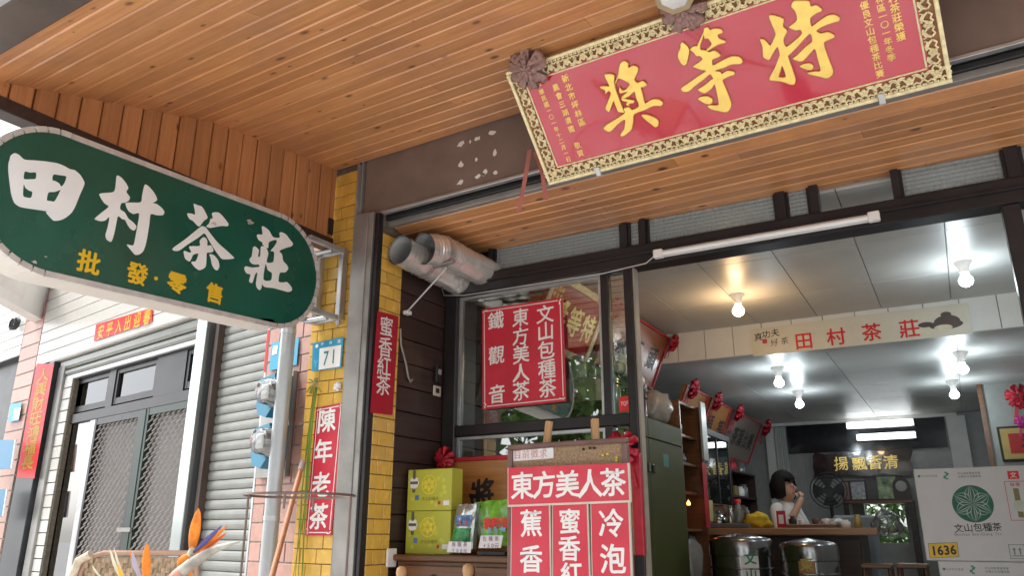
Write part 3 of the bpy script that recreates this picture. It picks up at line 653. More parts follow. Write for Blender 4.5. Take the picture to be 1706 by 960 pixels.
# down pipe and electricity meters
uq = hit(N, 1, -0.17, 480, 560)
mb = MB(N).tube([(uq.x, -0.17, -0.2), (uq.x, -0.17, 1.30), (uq.x, -0.17, 3.0)], 0.041, 20); pp = thing('drain_pipe', N.w((uq.x, -0.17, -0.2)), 'silver grey drain pipe in front of the electricity meters', 'pipe')
mb.build('pipe', pm('grey_pipe', (0.42, 0.44, 0.45), 0.32, metal=0.4, var=0.08, scale=6), pp)
for zj in (1.275, 2.28): MB(N).tube([(uq.x, -0.17, zj-0.012), (uq.x, -0.17, zj+0.012)], 0.0432, 20).build('joint', M_zinc, pp)
sbox('meter_board', N, (-0.42, -0.13, -0.035, -0.004, 1.50, 2.10), M_grey, label='grey backing board behind the two electricity meters', cat='board', c=0.003)
M_mblue = pm('meter_blue', (0.05, 0.22, 0.34), 0.45, var=0.1)
M_mglass = glass('meter_glass', tint=(0.80, 0.82, 0.82), refl=0.12)
for (px, py, lb) in ((436, 652, 'upper of the two round glass electricity meters on blue boxes'), (427, 735, 'lower of the two round glass electricity meters on blue boxes')):
    c = hit(N, 1, -0.24, px, py); e = thing('electricity_meter', N.w((c.x, -0.1, c.z-0.11)), lb, 'meter', 'electricity meters')
    g = hit(N, 1, -0.13, px+13, py); MB(N).poly([(g.x-0.055, g.z-0.13), (g.x+0.03, g.z-0.155), (g.x+0.085, g.z-0.10), (g.x+0.085, g.z+0.09), (g.x-0.06, g.z+0.07), (g.x-0.075, g.z-0.07)], -0.16, -0.036).build('box', M_mblue, e)
    MB(N).lathe((c.x+0.01, 0, c.z), [(0.078, -0.145), (0.088, -0.15), (0.088, -0.165), (0.074, -0.172), (0.07, -0.235), (0.058, -0.25), (0.0, -0.254)], 22, axis=1).build('dome', M_mglass, e)
    MB(N).lathe((c.x+0.01, 0, c.z), [(0.074, -0.161), (0.062, -0.166), (0.062, -0.212), (0.0, -0.214)], 20, axis=1).build('movement', pm('grey_meter', (0.22, 0.22, 0.22), 0.4, metal=0.3), e)
    MB(N).box(c.x-0.032, c.x+0.038, -0.226, -0.2145, c.z-0.04, c.z+0.04, 0.005).build('dial', M_wht, e)
    MB(N).tube([(c.x+0.09, -0.16, c.z-0.09), (c.x+0.12, -0.16, c.z-0.105)], 0.012, 8).build('seal_knob', M_zinc, e)
# house number plates
e, q = banner('house_number_plate', W, 3.066, ((521, 572), (572, 562), (568, 613), (519, 619)), M_blue, 'blue and white house number plate 71 on the yellow pillar', 'plate', th=0.004)
q = [hit(W, 1, 3.0655, *p) for p in ((532.5, 581), (568.5, 575), (566, 611), (531, 616.5))]; MB().poly([(a.x, a.z) for a in q], 3.0645, 3.0662).build('white_panel', M_wht, e)
mb = MB(); px_col(mb, 3.0640, '71', (543, 597), (555.5, 594), 0.115, bold=0.004, asp=0.72); mb.build('digits', pm('teal_digits', (0.01, 0.19, 0.22), 0.4), e)
mb = MB(); px_col(mb, 3.0655, '坪林路', (537, 573.5), (565, 569), 0.022, bold=0.015); mb.build('street_name', M_wht, e)
h = hit(W, 1, 3.0655, 528, 577); MB().poly([(h.x+0.011*math.cos(k*0.63), h.z+0.011*math.sin(k*0.63)) for k in range(10)], 3.0645, 3.0658).build('emblem', M_wht, e)
mb = MB(); px_col(mb, 3.0655, 'Y', (526, 606), (526, 606), 0.06, bold=0.0); mb.build('plum_line', pm('pale_cyan', (0.15, 0.5, 0.62), 0.4), e)
e, q = banner('house_number_plate', N, -0.012, ((453, 572), (498, 563), (494, 608), (448, 618)), M_blue, 'blue number plate on the pink pillar half hidden by the drain pipe', 'plate', th=0.004)
h = [hit(N, 1, -0.0145, *p) for p in ((455, 577), (463, 575.5), (461, 590), (453, 592))]; MB(N).poly([(a.x, a.z) for a in h], -0.0145, -0.0125).build('emblem', M_wht, e)
# red card with white characters on the pillar
def card_border(mb, q, k, ins, wd):
    (a, b, c, d) = [Vector((p.x, p.z)) for p in q]; ctr = (a+b+c+d)/4
    for p0, p1 in ((a, b), (b, c), (c, d), (d, a)):
        m = (p0+p1)/2; nrm = (ctr-m); t = (p1-p0).normalized(); nrm = (nrm-t*nrm.dot(t)).normalized()
        s0 = p0+t*(ins*2.2)+nrm*ins; s1 = p1-t*(ins*2.2)+nrm*ins
        mb.add([(s0.x, k, s0.y), (s1.x, k, s1.y), ((s1+nrm*wd).x, k, (s1+nrm*wd).y), ((s0+nrm*wd).x, k, (s0+nrm*wd).y)], [(0, 1, 2, 3)])
        for i in range(5):                       # little scrolls in the corner
            o = p0+t*(ins*(0.7+0.5*i))+nrm*(ins*(0.8+0.9*random.random())); r = ins*0.35
            mb.add([(o.x+r*math.cos(j*1.26), k, o.y+r*math.sin(j*1.26)) for j in range(5)], [(0, 1, 2, 3, 4)])
e, q = banner('red_card', W, 3.068, ((527, 680), (572, 671), (552, 893), (508, 893)), M_red, 'tall red card with four white characters on the front of the yellow pillar', 'sign')
mb = MB(); card_border(mb, q, 3.0672, 0.012, 0.005)
for ch, p in zip('陳年老茶', ((544, 701), (539, 752), (535, 808), (531, 861))): px_col(mb, 3.0670, ch, p, p, 0.135, bold=0.022, brush=0.05)
mb.build('white_characters', M_wht, e, fix=False)
e, q = banner('red_card', GX, 2.757, ((629, 518), (664, 527.5), (654, 692), (617, 688)), pm('deep_red_card', (0.42, 0.012, 0.03), 0.4, var=0.08, scale=5), 'tall red card with four white characters on the inner side of the yellow pillar', 'sign')
mb = MB(GX)
for ch, p in zip('蜜香紅茶', ((644, 544), (642, 578), (640, 610), (638.5, 642))): px_col(mb, 2.7555, ch, p, p, 0.115, bold=0.012, brush=0.05)
mb.build('white_characters', M_wht, e, fix=False)
# ------------------------------------------------------------------ big award plaque leaning out under the canopy
def rosette(name, c, r, m, nrm, label=None, cat=None, parent=None, layers=4, seed=1):
    rg = random.Random(seed); n = Vector(nrm).normalized(); a = n.orthogonal().normalized(); b = n.cross(a); mb = MB(); c = Vector(c)
    for L in range(layers):                     # ribbon loops, tier on tier, each folding out and back to the knot
        cnt = 9-L; rr = r*(1.08-0.24*L); h = r*(0.08+0.20*L)
        for k in range(cnt):
            t = 2*math.pi*(k+0.5*(L % 2)+rg.uniform(-.25, .25))/cnt; u = a*math.cos(t)+b*math.sin(t); v = n.cross(u); wd = rr*rg.uniform(0.34, 0.46); tw = rg.uniform(-.5, .5); vs = []
            path = [(0.12, 0.0, 0.5), (0.5, 0.05, 0.9), (0.85, 0.10, 1.05), (1.0, 0.22, 1.0), (0.9, 0.38, 1.0), (0.55, 0.42, 0.85), (0.15, 0.34, 0.45)]
            for j, (d, e_, q) in enumerate(path):
                for sg in (-1, -0.33, 0.33, 1):
                    vs.append(c+u*(rr*d*(1+0.05*rg.uniform(-1, 1)))+n*(h+rr*e_+0.10*rr*math.sin(sg*3+k)*d)+(v+n*tw*0.5)*(wd*q*sg*0.5))
            mb.add(vs, [(4*j+i, 4*j+i+1, 4*j+i+5, 4*j+i+4) for j in range(6) for i in range(3)], True)
    dn = Vector((0, 0, -1)); dn = (dn-n*dn.dot(n)).normalized(); sd2 = n.cross(dn)
    if layers > 2 and 'faded' not in m.name:
        for sg in (-1, 1):                       # hanging tails
            vs = []
            for j in range(6):
                p = c+dn*(r*0.45*j)+sd2*(sg*r*(0.12+0.10*j))+n*(0.05*r*math.sin(j*1.5+sg)); vs += [p-sd2*r*0.15, p+sd2*r*0.15+n*0.04*r]
            mb.add(vs, [(2*j, 2*j+1, 2*j+3, 2*j+2) for j in range(5)], True)
    return mb.build(name, m, parent, label, cat, fix=False)
bl = hit(W, 1, 3.0, 915, 310); br = hit(W, 1, 3.0, 1587, 134)
TI = R_(44.6); PW = br.x-bl.x; PH = 0.566
PF = Fr((bl.x, 3.0, 2.797), (1, 0, 0), (0, math.cos(TI), math.sin(TI)), (0, -math.sin(TI), math.cos(TI)))
M_field = pm('lacquer_red_field', (0.58, 0.020, 0.055), 0.12, var=0.05, scale=3, coat=1.0)
M_brass = pm('brass_frame', (0.86, 0.74, 0.44), 0.35, metal=0.15, var=0.2, scale=40, bump=0.25, bscale=90)
M_under = pm('frame_backing', (0.42, 0.20, 0.10), 0.6)
pq = thing('award_plaque', PF.w((PW/2, 0.02, 0)), 'huge red award plaque with gold brush characters and carved gilt frame', 'plaque')
FWD = 0.078
sbox('backing', PF, (0.004, PW-0.004, 0.012, 0.05, 0.004, PH-0.004), M_under, pq)
sbox('field', PF, (FWD-0.012, PW-FWD+0.012, 0.004, 0.011, FWD-0.012, PH-FWD+0.012), M_field, pq)
for nm, b in (('frame_edge', (0, PW, -0.006, 0.052, 0, 0.016)), ('frame_edge', (0, PW, -0.006, 0.052, PH-0.016, PH)), ('frame_edge', (0, 0.016, -0.006, 0.052, 0.0165, PH-0.0165)), ('frame_edge', (PW-0.016, PW, -0.006, 0.052, 0.0165, PH-0.0165))):
    sbox(nm, PF, b, M_brass, pq, c=0.003)
for b in ((FWD-0.006, PW-FWD+0.006, -0.002, 0.008, FWD-0.007, FWD), (FWD-0.006, PW-FWD+0.006, -0.002, 0.008, PH-FWD, PH-FWD+0.007), (FWD-0.007, FWD, -0.002, 0.008, FWD+0.001, PH-FWD-0.001), (PW-FWD, PW-FWD+0.007, -0.002, 0.008, FWD+0.001, PH-FWD-0.001)):
    sbox('frame_inner_bead', PF, b, M_brass, pq, c=0.002)
def scroll_mesh():
    mb = MB(); mb.fr = W
    def strip(pts, r): mb.tube([(x, -0.004-0.003*math.sin(i), z) for i, (x, z) in enumerate(pts)], r, 5, True)
    for sx in (1, -1):
        strip([(sx*(0.034-0.020*math.cos(t*0.55)*(1-t*0.075)), 0.013*math.sin(t*0.9)*(1-t*0.05)+0.004) for t in range(9)], 0.0046)
        strip([(sx*0.010, -0.018), (sx*0.022, -0.010), (sx*0.034, -0.017), (sx*0.045, -0.006)], 0.0042)
        strip([(sx*0.012, 0.019), (sx*0.026, 0.022), (sx*0.042, 0.012), (sx*0.046, 0.022)], 0.0042)
    for k in range(5):
        a = 2*math.pi*k/5+0.3; mb.lathe((0.0095*math.cos(a), -0.006, 0.0095*math.sin(a)), [(0.0085, 0.003), (0.007, -0.003), (0.0, -0.005)], 7, axis=1)
    mb.lathe((0, -0.008, 0), [(0.006, 0.002), (0.004, -0.004), (0, -0.006)], 7, axis=1)
    me = bpy.data.meshes.new('frame_ornament'); me.from_pydata([tuple(v) for v in mb.v], [], mb.f); me.polygons.foreach_set('use_smooth', [True]*len(mb.f)); me.materials.append(M_brass); return me
SM = scroll_mesh(); rotm = Matrix((PF.x, PF.y, PF.z)).transposed().to_4x4()
def orn(x, z, ang, s=1.0, name='frame_ornament', me=SM):
    o = place(name, me, PF.w((x, 0.004, z)), pq); m = rotm @ Matrix.Rotation(ang, 4, 'Y'); o.rotation_euler = m.to_euler(); o.scale = (s, s, s); return o
nx = 19
for i in range(nx):
    x = FWD+0.02+(PW-2*FWD-0.04)*(i+0.5)/nx
    orn(x, 0.044, 0); orn(x, PH-0.044, math.pi)
for i in range(4):
    z = FWD+(PH-2*FWD)*(i+0.5)/4; orn(0.044, z, math.pi/2); orn(PW-0.044, z, -math.pi/2)
for x in (0.044, PW-0.044):
    for z in (0.044, PH-0.044): orn(x, z, 0, 1.0); orn(x, z, math.pi/2, 0.8)
nb_ = 84                                        # row of beads along the lower and upper edges, joined: too small to pick apart
mb = MB(PF)
for i in range(nb_):
    for z in (0.020, PH-0.020):
        x = 0.02+(PW-0.04)*(i+0.5)/nb_; mb.add([(x-0.008, -0.004, z-0.004), (x+0.008, -0.004, z-0.004), (x+0.008, -0.004, z+0.004), (x-0.008, -0.004, z+0.004), (x, -0.010, z)], [(0, 1, 4), (1, 2, 4), (2, 3, 4), (3, 0, 4)])
mb.build('bead_row', M_brass, pq, kind='stuff', fix=False)
for px, py in ((995, 280), (1467, 155)):
    h = hit(PF, 1, 0, px, py); sbox('steel_clip', PF, (h.x-0.012, h.x+0.012, -0.012, -0.006, -0.014, 0.03), M_zinc, pq, c=0.002)
CH['jiang'] = (990, 90, .15625, [
 [(115,215),(165,205),(215,222),(215,290),(232,370),(262,455),(300,560),(322,615),(290,612),(262,605),(235,545),(212,490),(190,545),(165,608),(128,578),(130,555),(160,480),(185,410),(160,385),(125,415),(122,380),(68,352),(95,335),(165,335),(150,290)],
 [(285,95),(320,68),(362,90),(368,140),(420,115),(470,140),(465,190),(430,270),(470,300),(520,280),(562,320),(530,345),(500,350),(520,430),(545,520),(620,478),(690,480),(735,515),(715,545),(640,545),(540,590),(430,635),(418,720),(400,800),(345,850),(298,872),(285,850),(325,790),(335,690),(250,745),(175,822),(125,805),(108,780),(150,740),(250,680),(335,620),(318,580),(370,560),(410,590),(475,560),(480,520),(455,460),(435,390),(380,440),(320,465),(300,450),(360,395),(280,410),(275,350),(300,380),(345,370),(385,310),(320,270),(262,250),(235,310),(232,290),(262,210),(270,150)],
 [(295,465),(350,475),(428,490),(420,515),(385,520),(370,545),(345,525),(360,505),(310,490)],
 [(510,645),(560,640),(640,670),(685,705),(685,755),(655,772),(620,745),(560,700)]])
CH['deng'] = (1120, 30, 130/734, [
 [(85,235),(105,225),(160,285),(155,350),(140,415),(120,440),(90,420),(60,365),(62,320),(80,280)],
 [(305,90),(330,80),(358,105),(400,92),(460,100),(475,130),(430,150),(440,185),(500,210),(490,230),(430,245),(340,300),(330,290),(375,240),(360,205),(340,185),(310,185),(300,150),(265,250),(265,290),(240,260),(270,190),(300,120)],
 [(172,290),(200,262),(240,258),(268,290),(320,300),(350,315),(400,300),(455,340),(440,360),(380,385),(385,440),(470,395),(560,355),(630,360),(662,400),(640,425),(560,430),(480,465),(400,490),(450,500),(470,520),(520,490),(580,500),(585,525),(530,545),(475,580),(500,650),(555,790),(550,840),(515,878),(440,868),(370,850),(338,822),(360,815),(440,810),(430,720),(405,615),(370,660),(310,700),(262,680),(250,665),(300,630),(370,575),(390,560),(360,520),(300,570),(220,630),(160,682),(110,685),(88,655),(150,610),(250,540),(320,490),(270,478),(210,455),(205,445),(260,405),(290,375),(265,350),(235,350),(200,310)],
 [(250,755),(275,735),(330,730),(378,755),(375,795),(345,805),(300,790)]])
CH['te'] = (1260, 0, .15625, [
 [(140,165),(180,155),(290,195),(285,275),(330,320),(300,385),(290,420),(300,470),(330,490),(420,420),(490,350),(475,310),(420,315),(355,285),(370,265),(420,225),(440,185),(420,110),(378,60),(400,5),(470,0),(560,5),(580,60),(640,48),(695,90),(690,115),(640,135),(575,190),(590,275),(680,210),(760,160),(830,150),(885,180),(880,215),(830,230),(730,265),(640,320),(690,350),(760,335),(825,365),(830,390),(780,415),(720,450),(750,570),(815,740),(810,790),(755,828),(660,805),(580,788),(550,768),(612,757),(690,745),(660,620),(628,510),(560,580),(500,640),(450,645),(395,620),(400,610),(450,570),(530,490),(600,430),(580,350),(520,400),(430,500),(350,580),(340,600),(380,720),(418,840),(405,890),(360,890),(270,860),(160,850),(148,820),(200,720),(240,620),(255,570),(230,490),(180,560),(140,630),(100,615),(78,590),(72,490),(45,410),(90,420),(150,480),(195,400),(210,345),(180,270)],
 [(280,690),(320,810),(240,815),(260,750)],
 [(465,700),(510,675),(570,668),(607,695),(602,725),(575,738),(530,732)]])
gold_hi = pm('gilt_relief', (0.92, 0.66, 0.17), 0.3, metal=0.45, var=0.1, scale=25, bump=0.05)
for key in ('jiang', 'deng', 'te'):
    ox, oy, sc, lp = CH[key]
    brush_char('gold_character', PF, -0.003, px_loops(PF, 0.0, ox, oy, sc, lp), gold_hi, pq, ext=0.004, bev=0.003)
mb = MB(PF)
for s_, a, b, sz in (('中華民國一〇一年十二月一日', (898, 142), (947, 265), 0.026), ('農會三湖清國 敬賀', (926, 145), (967, 255), 0.032), ('新北市坪林區', (942, 130), (969, 203), 0.036),
                     ('優良文山包種茶比賽', (1440, 8), (1466, 122), 0.031), ('坪林區一〇一年冬季', (1462, -16), (1485, 95), 0.030), ('田村茶莊榮獲', (1484, -20), (1501, 60), 0.034)):
    px_col(mb, 0.002, s_, a, b, sz, bold=0.014, brush=0.05)
mb.build('small_gold_writing', M_gold, pq, fix=False)
M_dusty = pm('faded_pink_cloth', (0.34, 0.21, 0.185), 0.8, var=0.25, scale=40)
h = hit(PF, 1, -0.03, 880, 114); rosette('cloth_rosette', PF.w((h.x, 0.0, h.z)), 0.088, M_dusty, -PF.y, 'faded cloth rosette on the top left corner of the award plaque', 'rosette', seed=4)
h = hit(PF, 1, -0.03, 1138, 14); rosette('cloth_rosette', PF.w((h.x, 0.0, h.z)), 0.088, M_dusty, -PF.y, 'faded cloth rosette at the middle of the award plaque top', 'rosette', seed=5)
h = hit(PF, 1, -0.10, 1124, -12); OF = Fr(PF.w((h.x, -0.11, h.z)), (1, 0, 0), (0, 0.5, 0.866), (0, -0.866, 0.5))
e = thing('octagonal_mirror', OF.o, 'octagonal mirror in a tan frame over the middle of the plaque', 'mirror')
oc = lambda r: [(r*math.cos(math.pi/8+k*math.pi/4), r*math.sin(math.pi/8+k*math.pi/4)) for k in range(8)]
MB(OF).poly(oc(0.085), 0.0, 0.02).build('frame', pm('tan_frame', (0.40, 0.30, 0.17), 0.5), e); MB(OF).poly(oc(0.062), -0.003, 0.001).build('mirror', pm('mirror_glass', (0.8, 0.8, 0.8), 0.05, metal=0.9), e)
M_rib = pm('faded_pink_ribbon', (0.45, 0.16, 0.14), 0.6, var=0.15)
def ribbon(name, fr, pts, w_, m, label=None, cat='ribbon', parent=None):
    mb = MB(fr); vs = []
    for (x, y, z) in pts: vs += [(x-w_/2, y, z), (x+w_/2, y+0.004, z)]
    mb.add(vs, [(2*i, 2*i+1, 2*i+3, 2*i+2) for i in range(len(pts)-1)]); return mb.build(name, m, parent, label, cat, fix=False)
a = hit(W, 1, 2.98, 884, 250); b = hit(W, 1, 2.96, 872, 300); c = hit(W, 1, 2.96, 862, 352)
ribbon('ribbon', W, [(p.x, 2.97, p.z) for p in (a, b, c)], 0.022, M_rib, 'longer faded pink ribbon tail hanging by the plaque left edge')
a = hit(W, 1, 2.98, 890, 252); b = hit(W, 1, 2.96, 899, 285); c = hit(W, 1, 2.96, 905, 330)
ribbon('ribbon', W, [(p.x, 2.985, p.z) for p in (a, b, c)], 0.020, M_rib, 'shorter faded pink ribbon tail touching the plaque frame')

# ------------------------------------------------------------------ foil ducts and bracket
M_foil = pm('aluminium_foil', (0.82, 0.79, 0.75), 0.2, metal=0.6, var=0.05, scale=12, bump=0.2, bscale=40, dirt=0.04, dcol=(0.45, 0.36, 0.30))
def duct(path, r, label, seed):
    rg = random.Random(seed); e = thing('foil_duct', Vector(path[0])-Vector((0, 0, r)), label, 'duct')
    P = []; n = 64
    for i in range(n):
        t = i/(n-1)*(len(path)-1); j = min(int(t), len(path)-2); P.append(Vector(path[j]).lerp(Vector(path[j+1]), t-j))
    mb = MB(); rad = [r*(1+0.016*math.sin(i*1.7)+0.02*math.sin(i*0.31+seed)+rg.uniform(-.008, .008)) for i in range(n)]; mb.tube(P, rad, 28, False)
    for k, v in enumerate(mb.v): mb.v[k] = v+noise.noise_vector(v*17+Vector((seed, 0, 0)))*0.0035
    mb.build('foil_skin', M_foil, e)
    MB().tube(P[:-1], [q*0.93 for q in rad[:-1]], 28, False).build('liner', pm('duct_liner', (0.48, 0.50, 0.50), 0.4, metal=0.3), e)
    d = (P[1]-P[0]).normalized(); MB().tube([P[0]-d*0.004, P[0]+d*0.012], r*1.03, 28, False).build('rim', M_foil, e)
    MB().tube([P[24]-d*0.012, P[24]+d*0.012], r*1.05, 28, False).build('tape_band', pm('foil_tape', (0.6, 0.56, 0.52), 0.35, metal=0.7), e)
d1 = hit(W, 1, 3.13, 667, 417); p2 = S.w((0.10, 0.06, 2.665))
duct([(d1.x, 3.13, d1.z), (d1.x+0.01, 3.4, d1.z-0.02), tuple(p2)], 0.086, 'left foil duct with a wide round mouth under the porch ceiling', 3)
d2 = hit(W, 1, 3.22, 711, 416); p2 = S.w((0.285, 0.06, 2.70))
duct([(d2.x, 3.20, d2.z), (d2.x+0.02, 3.32, d2.z+0.025), (d2.x+0.03, 3.45, d2.z+0.02), tuple(p2)], 0.088, 'right foil duct with a crumpled mouth overlapping the left duct', 9)
e = thing('duct_bracket', (-2.7, 3.32, 2.3), 'grey steel bar and diagonal rod carrying the foil ducts', 'bracket')
a = hit(W, 1, 3.36, 684, 456); b = hit(W, 1, 3.30, 757, 435); c = hit(W, 1, 3.30, 745, 446); d = hit(W, 0, -2.755, 677, 521)
MB().tube([(a.x, 3.36, a.z), (b.x, 3.30, b.z)], 0.013, 4).build('bar', M_grey, e); MB().tube([(c.x, 3.30, c.z), tuple(d)], 0.006, 8).build('rod', M_zinc, e)
sbox('foot', W, (-2.764, -2.73, d.y-0.02, d.y+0.02, d.z-0.014, d.z+0.008), M_wht, e, c=0.003)
# cable and switch on the dark boards
pts = [hit(W, 0, -2.757, *p) for p in ((667, 548), (668, 575), (676, 605), (680, 628), (684, 637), (687, 632))]
MB().tube([tuple(p) for p in pts], 0.006, 6).build('loose_cable', pm('grey_cable', (0.30, 0.28, 0.26), 0.5), label='grey cable end dangling on the dark board wall', cat='cable')
q = hit(W, 0, -2.755, 729, 625); e = thing('wall_switch', (-2.76, q.y, q.z-0.08), 'black switch box above a pale broken socket on the dark boards', 'switch')
sbox('switch_box', W, (-2.764, -2.74, q.y-0.028, q.y+0.026, q.z-0.05, q.z+0.055), M_black, e, c=0.004); sbox('lever', W, (-2.74, -2.735, q.y-0.012, q.y+0.012, q.z+0.0, q.z+0.03), pm('grey_plastic', (0.35, 0.35, 0.34), 0.4), e)
sbox('socket_plate', W, (-2.764, -2.752, q.y-0.032, q.y+0.036, q.z-0.125, q.z-0.065), pm('ivory_plastic', (0.55, 0.50, 0.40), 0.5), e, c=0.004); sbox('socket_hole', W, (-2.752, -2.7515, q.y-0.016, q.y+0.018, q.z-0.108, q.z-0.08), M_black, e)
q = hit(W, 0, -2.757, 650, 930); sbox('light_switch', W, (-2.758, -2.745, q.y-0.035, q.y+0.04, q.z-0.045, q.z+0.045), M_wht, label='white light switch low on the inner tiled wall', cat='switch', c=0.004)

# ------------------------------------------------------------------ glazed shop front
def waffle(name, tint):
    m = bpy.data.materials.new(name); m.use_nodes = True; t = m.node_tree; b = t.nodes['Principled BSDF']; L = t.links.new
    b.inputs['Base Color'].default_value = (*tint, 1); b.inputs['Transmission Weight'].default_value = 0.6; b.inputs['Roughness'].default_value = 0.15; b.inputs['IOR'].default_value = 1.4
    tc = t.nodes.new('ShaderNodeTexCoord'); sx = t.nodes.new('ShaderNodeSeparateXYZ'); L(tc.outputs['Object'], sx.inputs[0])
    o = []
    for i in (0, 2):
        mu = t.nodes.new('ShaderNodeMath'); mu.operation = 'MULTIPLY'; mu.inputs[1].default_value = 2*math.pi/0.021; L(sx.outputs[i], mu.inputs[0])
        si = t.nodes.new('ShaderNodeMath'); si.operation = 'SINE'; L(mu.outputs[0], si.inputs[0]); o.append(si)
    ad = t.nodes.new('ShaderNodeMath'); ad.operation = 'ADD'; L(o[0].outputs[0], ad.inputs[0]); L(o[1].outputs[0], ad.inputs[1])
    bp = t.nodes.new('ShaderNodeBump'); bp.inputs['Strength'].default_value = 0.4; bp.inputs['Distance'].default_value = 0.003; L(ad.outputs[0], bp.inputs['Height']); L(bp.outputs[0], b.inputs['Normal'])
    return m
M_waf = waffle('patterned_glass', (0.60, 0.68, 0.69))
sf = thing('glazed_facade', S.w((1.8, 0, -0.2)), 'dark bronze aluminium shop front with patterned transoms and a wide open doorway', 'shop front')
HZ0, HZ1 = 2.578, 2.694
sbox('left_jamb', S, (0.002, 0.088, -0.05, 0.05, -0.2, HZ0), M_alu, sf, c=0.004)
sbox('header', S, (0.002, 4.6, -0.06, 0.06, HZ0, HZ1), M_alu, sf, c=0.005)
sbox('header_lip', S, (0.30, 4.6, -0.075, -0.0605, HZ0+0.055, HZ0+0.067), M_alu, sf, c=0.002)
sbox('mid_rail', S, (0.089, 1.195, -0.035, 0.035, 1.735, 1.795), M_alu, sf, c=0.004)
ts = [0.30, 1.27, 2.01, 2.17, 2.525, 2.99, 4.6]
sbox('transom_block', S, (0.002, 0.30, 0.0, 0.05, HZ1, 2.85), M_alu, sf)
for x0, x1 in ((0.30, 0.325), (1.262, 1.295), (1.985, 2.030), (2.145, 2.188), (2.514, 2.548), (2.975, 3.03)):
    sbox('transom_post', S, (x0, x1, -0.04, 0.04, HZ1, 2.85), M_alu, sf, c=0.002)
for x0, x1 in ((0.325, 1.15), (1.185, 1.262), (1.295, 1.985), (2.030, 2.145), (2.548, 2.975), (3.03, 4.4)):
    f = MB(S).box(x0, x1, -0.02, 0.02, HZ1, HZ1+0.018).box(x0, x0+0.014, -0.018, 0.018, HZ1+0.0185, 2.85).box(x1-0.014, x1, -0.018, 0.018, HZ1+0.0185, 2.85).build('transom_sash', M_alu, sf)
    sbox('patterned_pane', S, (x0+0.0145, x1-0.0145, -0.004, 0.002, HZ1+0.0185, 2.849), M_waf, f)
sbox('transom_post', S, (1.15, 1.185, -0.03, 0.03, HZ1, 2.85), M_alu, sf)
for x0, x1, m in ((1.016, 1.060, M_alu), (1.158, 1.205, M_alu)): sbox('door_stile', S, (x0, x1, -0.03 if x0 < 1.1 else -0.045, 0.03, -0.2, HZ0), m, sf, c=0.003)
sbox('stile_edge', S, (1.206, 1.216, -0.03, 0.025, -0.2, HZ0), pm('beige_edge', (0.36, 0.31, 0.25), 0.5), sf)
for z0, z1 in ((1.80, HZ0-0.004), (-0.1, 1.73)):
    f = MB(S).box(0.089, 0.104, -0.02, 0.02, z0, z1).box(1.000, 1.0155, -0.02, 0.02, z0, z1).box(0.1045, 0.9995, -0.02, 0.02, z1-0.016, z1).build('window_bead', M_zinc, sf)
    sbox('window_pane', S, (0.104, 1.002, -0.004, 0.002, z0, z1-0.01), M_glass, f)
    sbox('door_pane', S, (1.061, 1.157, -0.004, 0.002, z0, z1), M_glass, sf)
sbox('inner_stile', S, (0.165, 0.215, 0.05, 0.08, -0.1, HZ0), M_alu, sf, c=0.002)
sbox('right_stile', S, (2.925, 2.995, -0.045, 0.03, -0.2, HZ0), M_alu, sf, c=0.004)
sbox('right_stile', S, (3.03, 3.10, -0.03, 0.05, -0.2, HZ0), M_alu, sf, c=0.004)
sbox('right_pane', S, (3.10, 4.5, -0.004, 0.002, -0.2, HZ0), M_glass, sf)
# tube lamp on the header
e = thing('tube_lamp', S.w((1.88, -0.08, 2.63)), 'unlit white tube lamp along the header of the shop front', 'lamp')
a = hit(S, 1, -0.09, 1090, 427); b = hit(S, 1, -0.09, 1466, 361)
sbox('base', S, (a.x, b.x, -0.075, -0.061, a.z-0.006, a.z+0.034), M_wht, e, c=0.003)
for xx in (a.x, b.x-0.05): sbox('end_cap', S, (xx, xx+0.05, -0.112, -0.0755, a.z-0.016, a.z+0.03), M_wht, e, c=0.004)
MB(S).tube([(a.x+0.05, -0.093, a.z+0.006), (b.x-0.05, -0.093, a.z+0.006)], 0.0145, 14).build('tube', pm('lamp_tube', (0.85, 0.86, 0.86), 0.15, var=0.01, coat=0.5), e)
MB(S).tube([(a.x, -0.09, a.z), (a.x-0.05, -0.085, a.z-0.03), (a.x-0.3, -0.08, a.z-0.045), (0.16, -0.085, a.z-0.04), (0.02, -0.09, a.z-0.02), (-0.005, -0.09, a.z+0.05)], 0.004, 6).build('cord', M_zinc, e)
# red price board on the window
e, q = banner('red_card', S, -0.03, ((803, 516), (937, 495.5), (943, 669), (804, 683)), M_red, 'large red board with three columns of white characters on the window', 'sign', th=0.004)
mb = MB(S); card_border(mb, q, -0.0306, 0.013, 0.005)
for s_, pts in (('文山包種茶', ((908, 523), (909, 552), (910, 583), (911, 615), (912, 647))), ('東方美人茶', ((867, 529), (867, 560), (868, 590), (868, 621), (868, 651))), ('鐵觀音', ((826, 534), (827, 592), (828, 657)))):
    for ch, p in zip(s_, pts): px_col(mb, -0.031, ch, p, p, 0.112, bold=0.014, brush=0.05)
mb.build('white_characters', M_wht, e, fix=False)
e, q = banner('red_sticker', S, -0.008, ((1031, 662), (1054, 659), (1056, 684), (1032, 687)), pm('bright_red', (0.75, 0.02, 0.02), 0.35), 'small bright red sticker on the narrow door pane', 'sticker', th=0.002)
mb = MB(S); px_col(mb, -0.0085, 'TQF台', (1036, 673), (1050, 671), 0.03, bold=0.01, asp=0.7); mb.build('white_print', M_wht, e, fix=False)
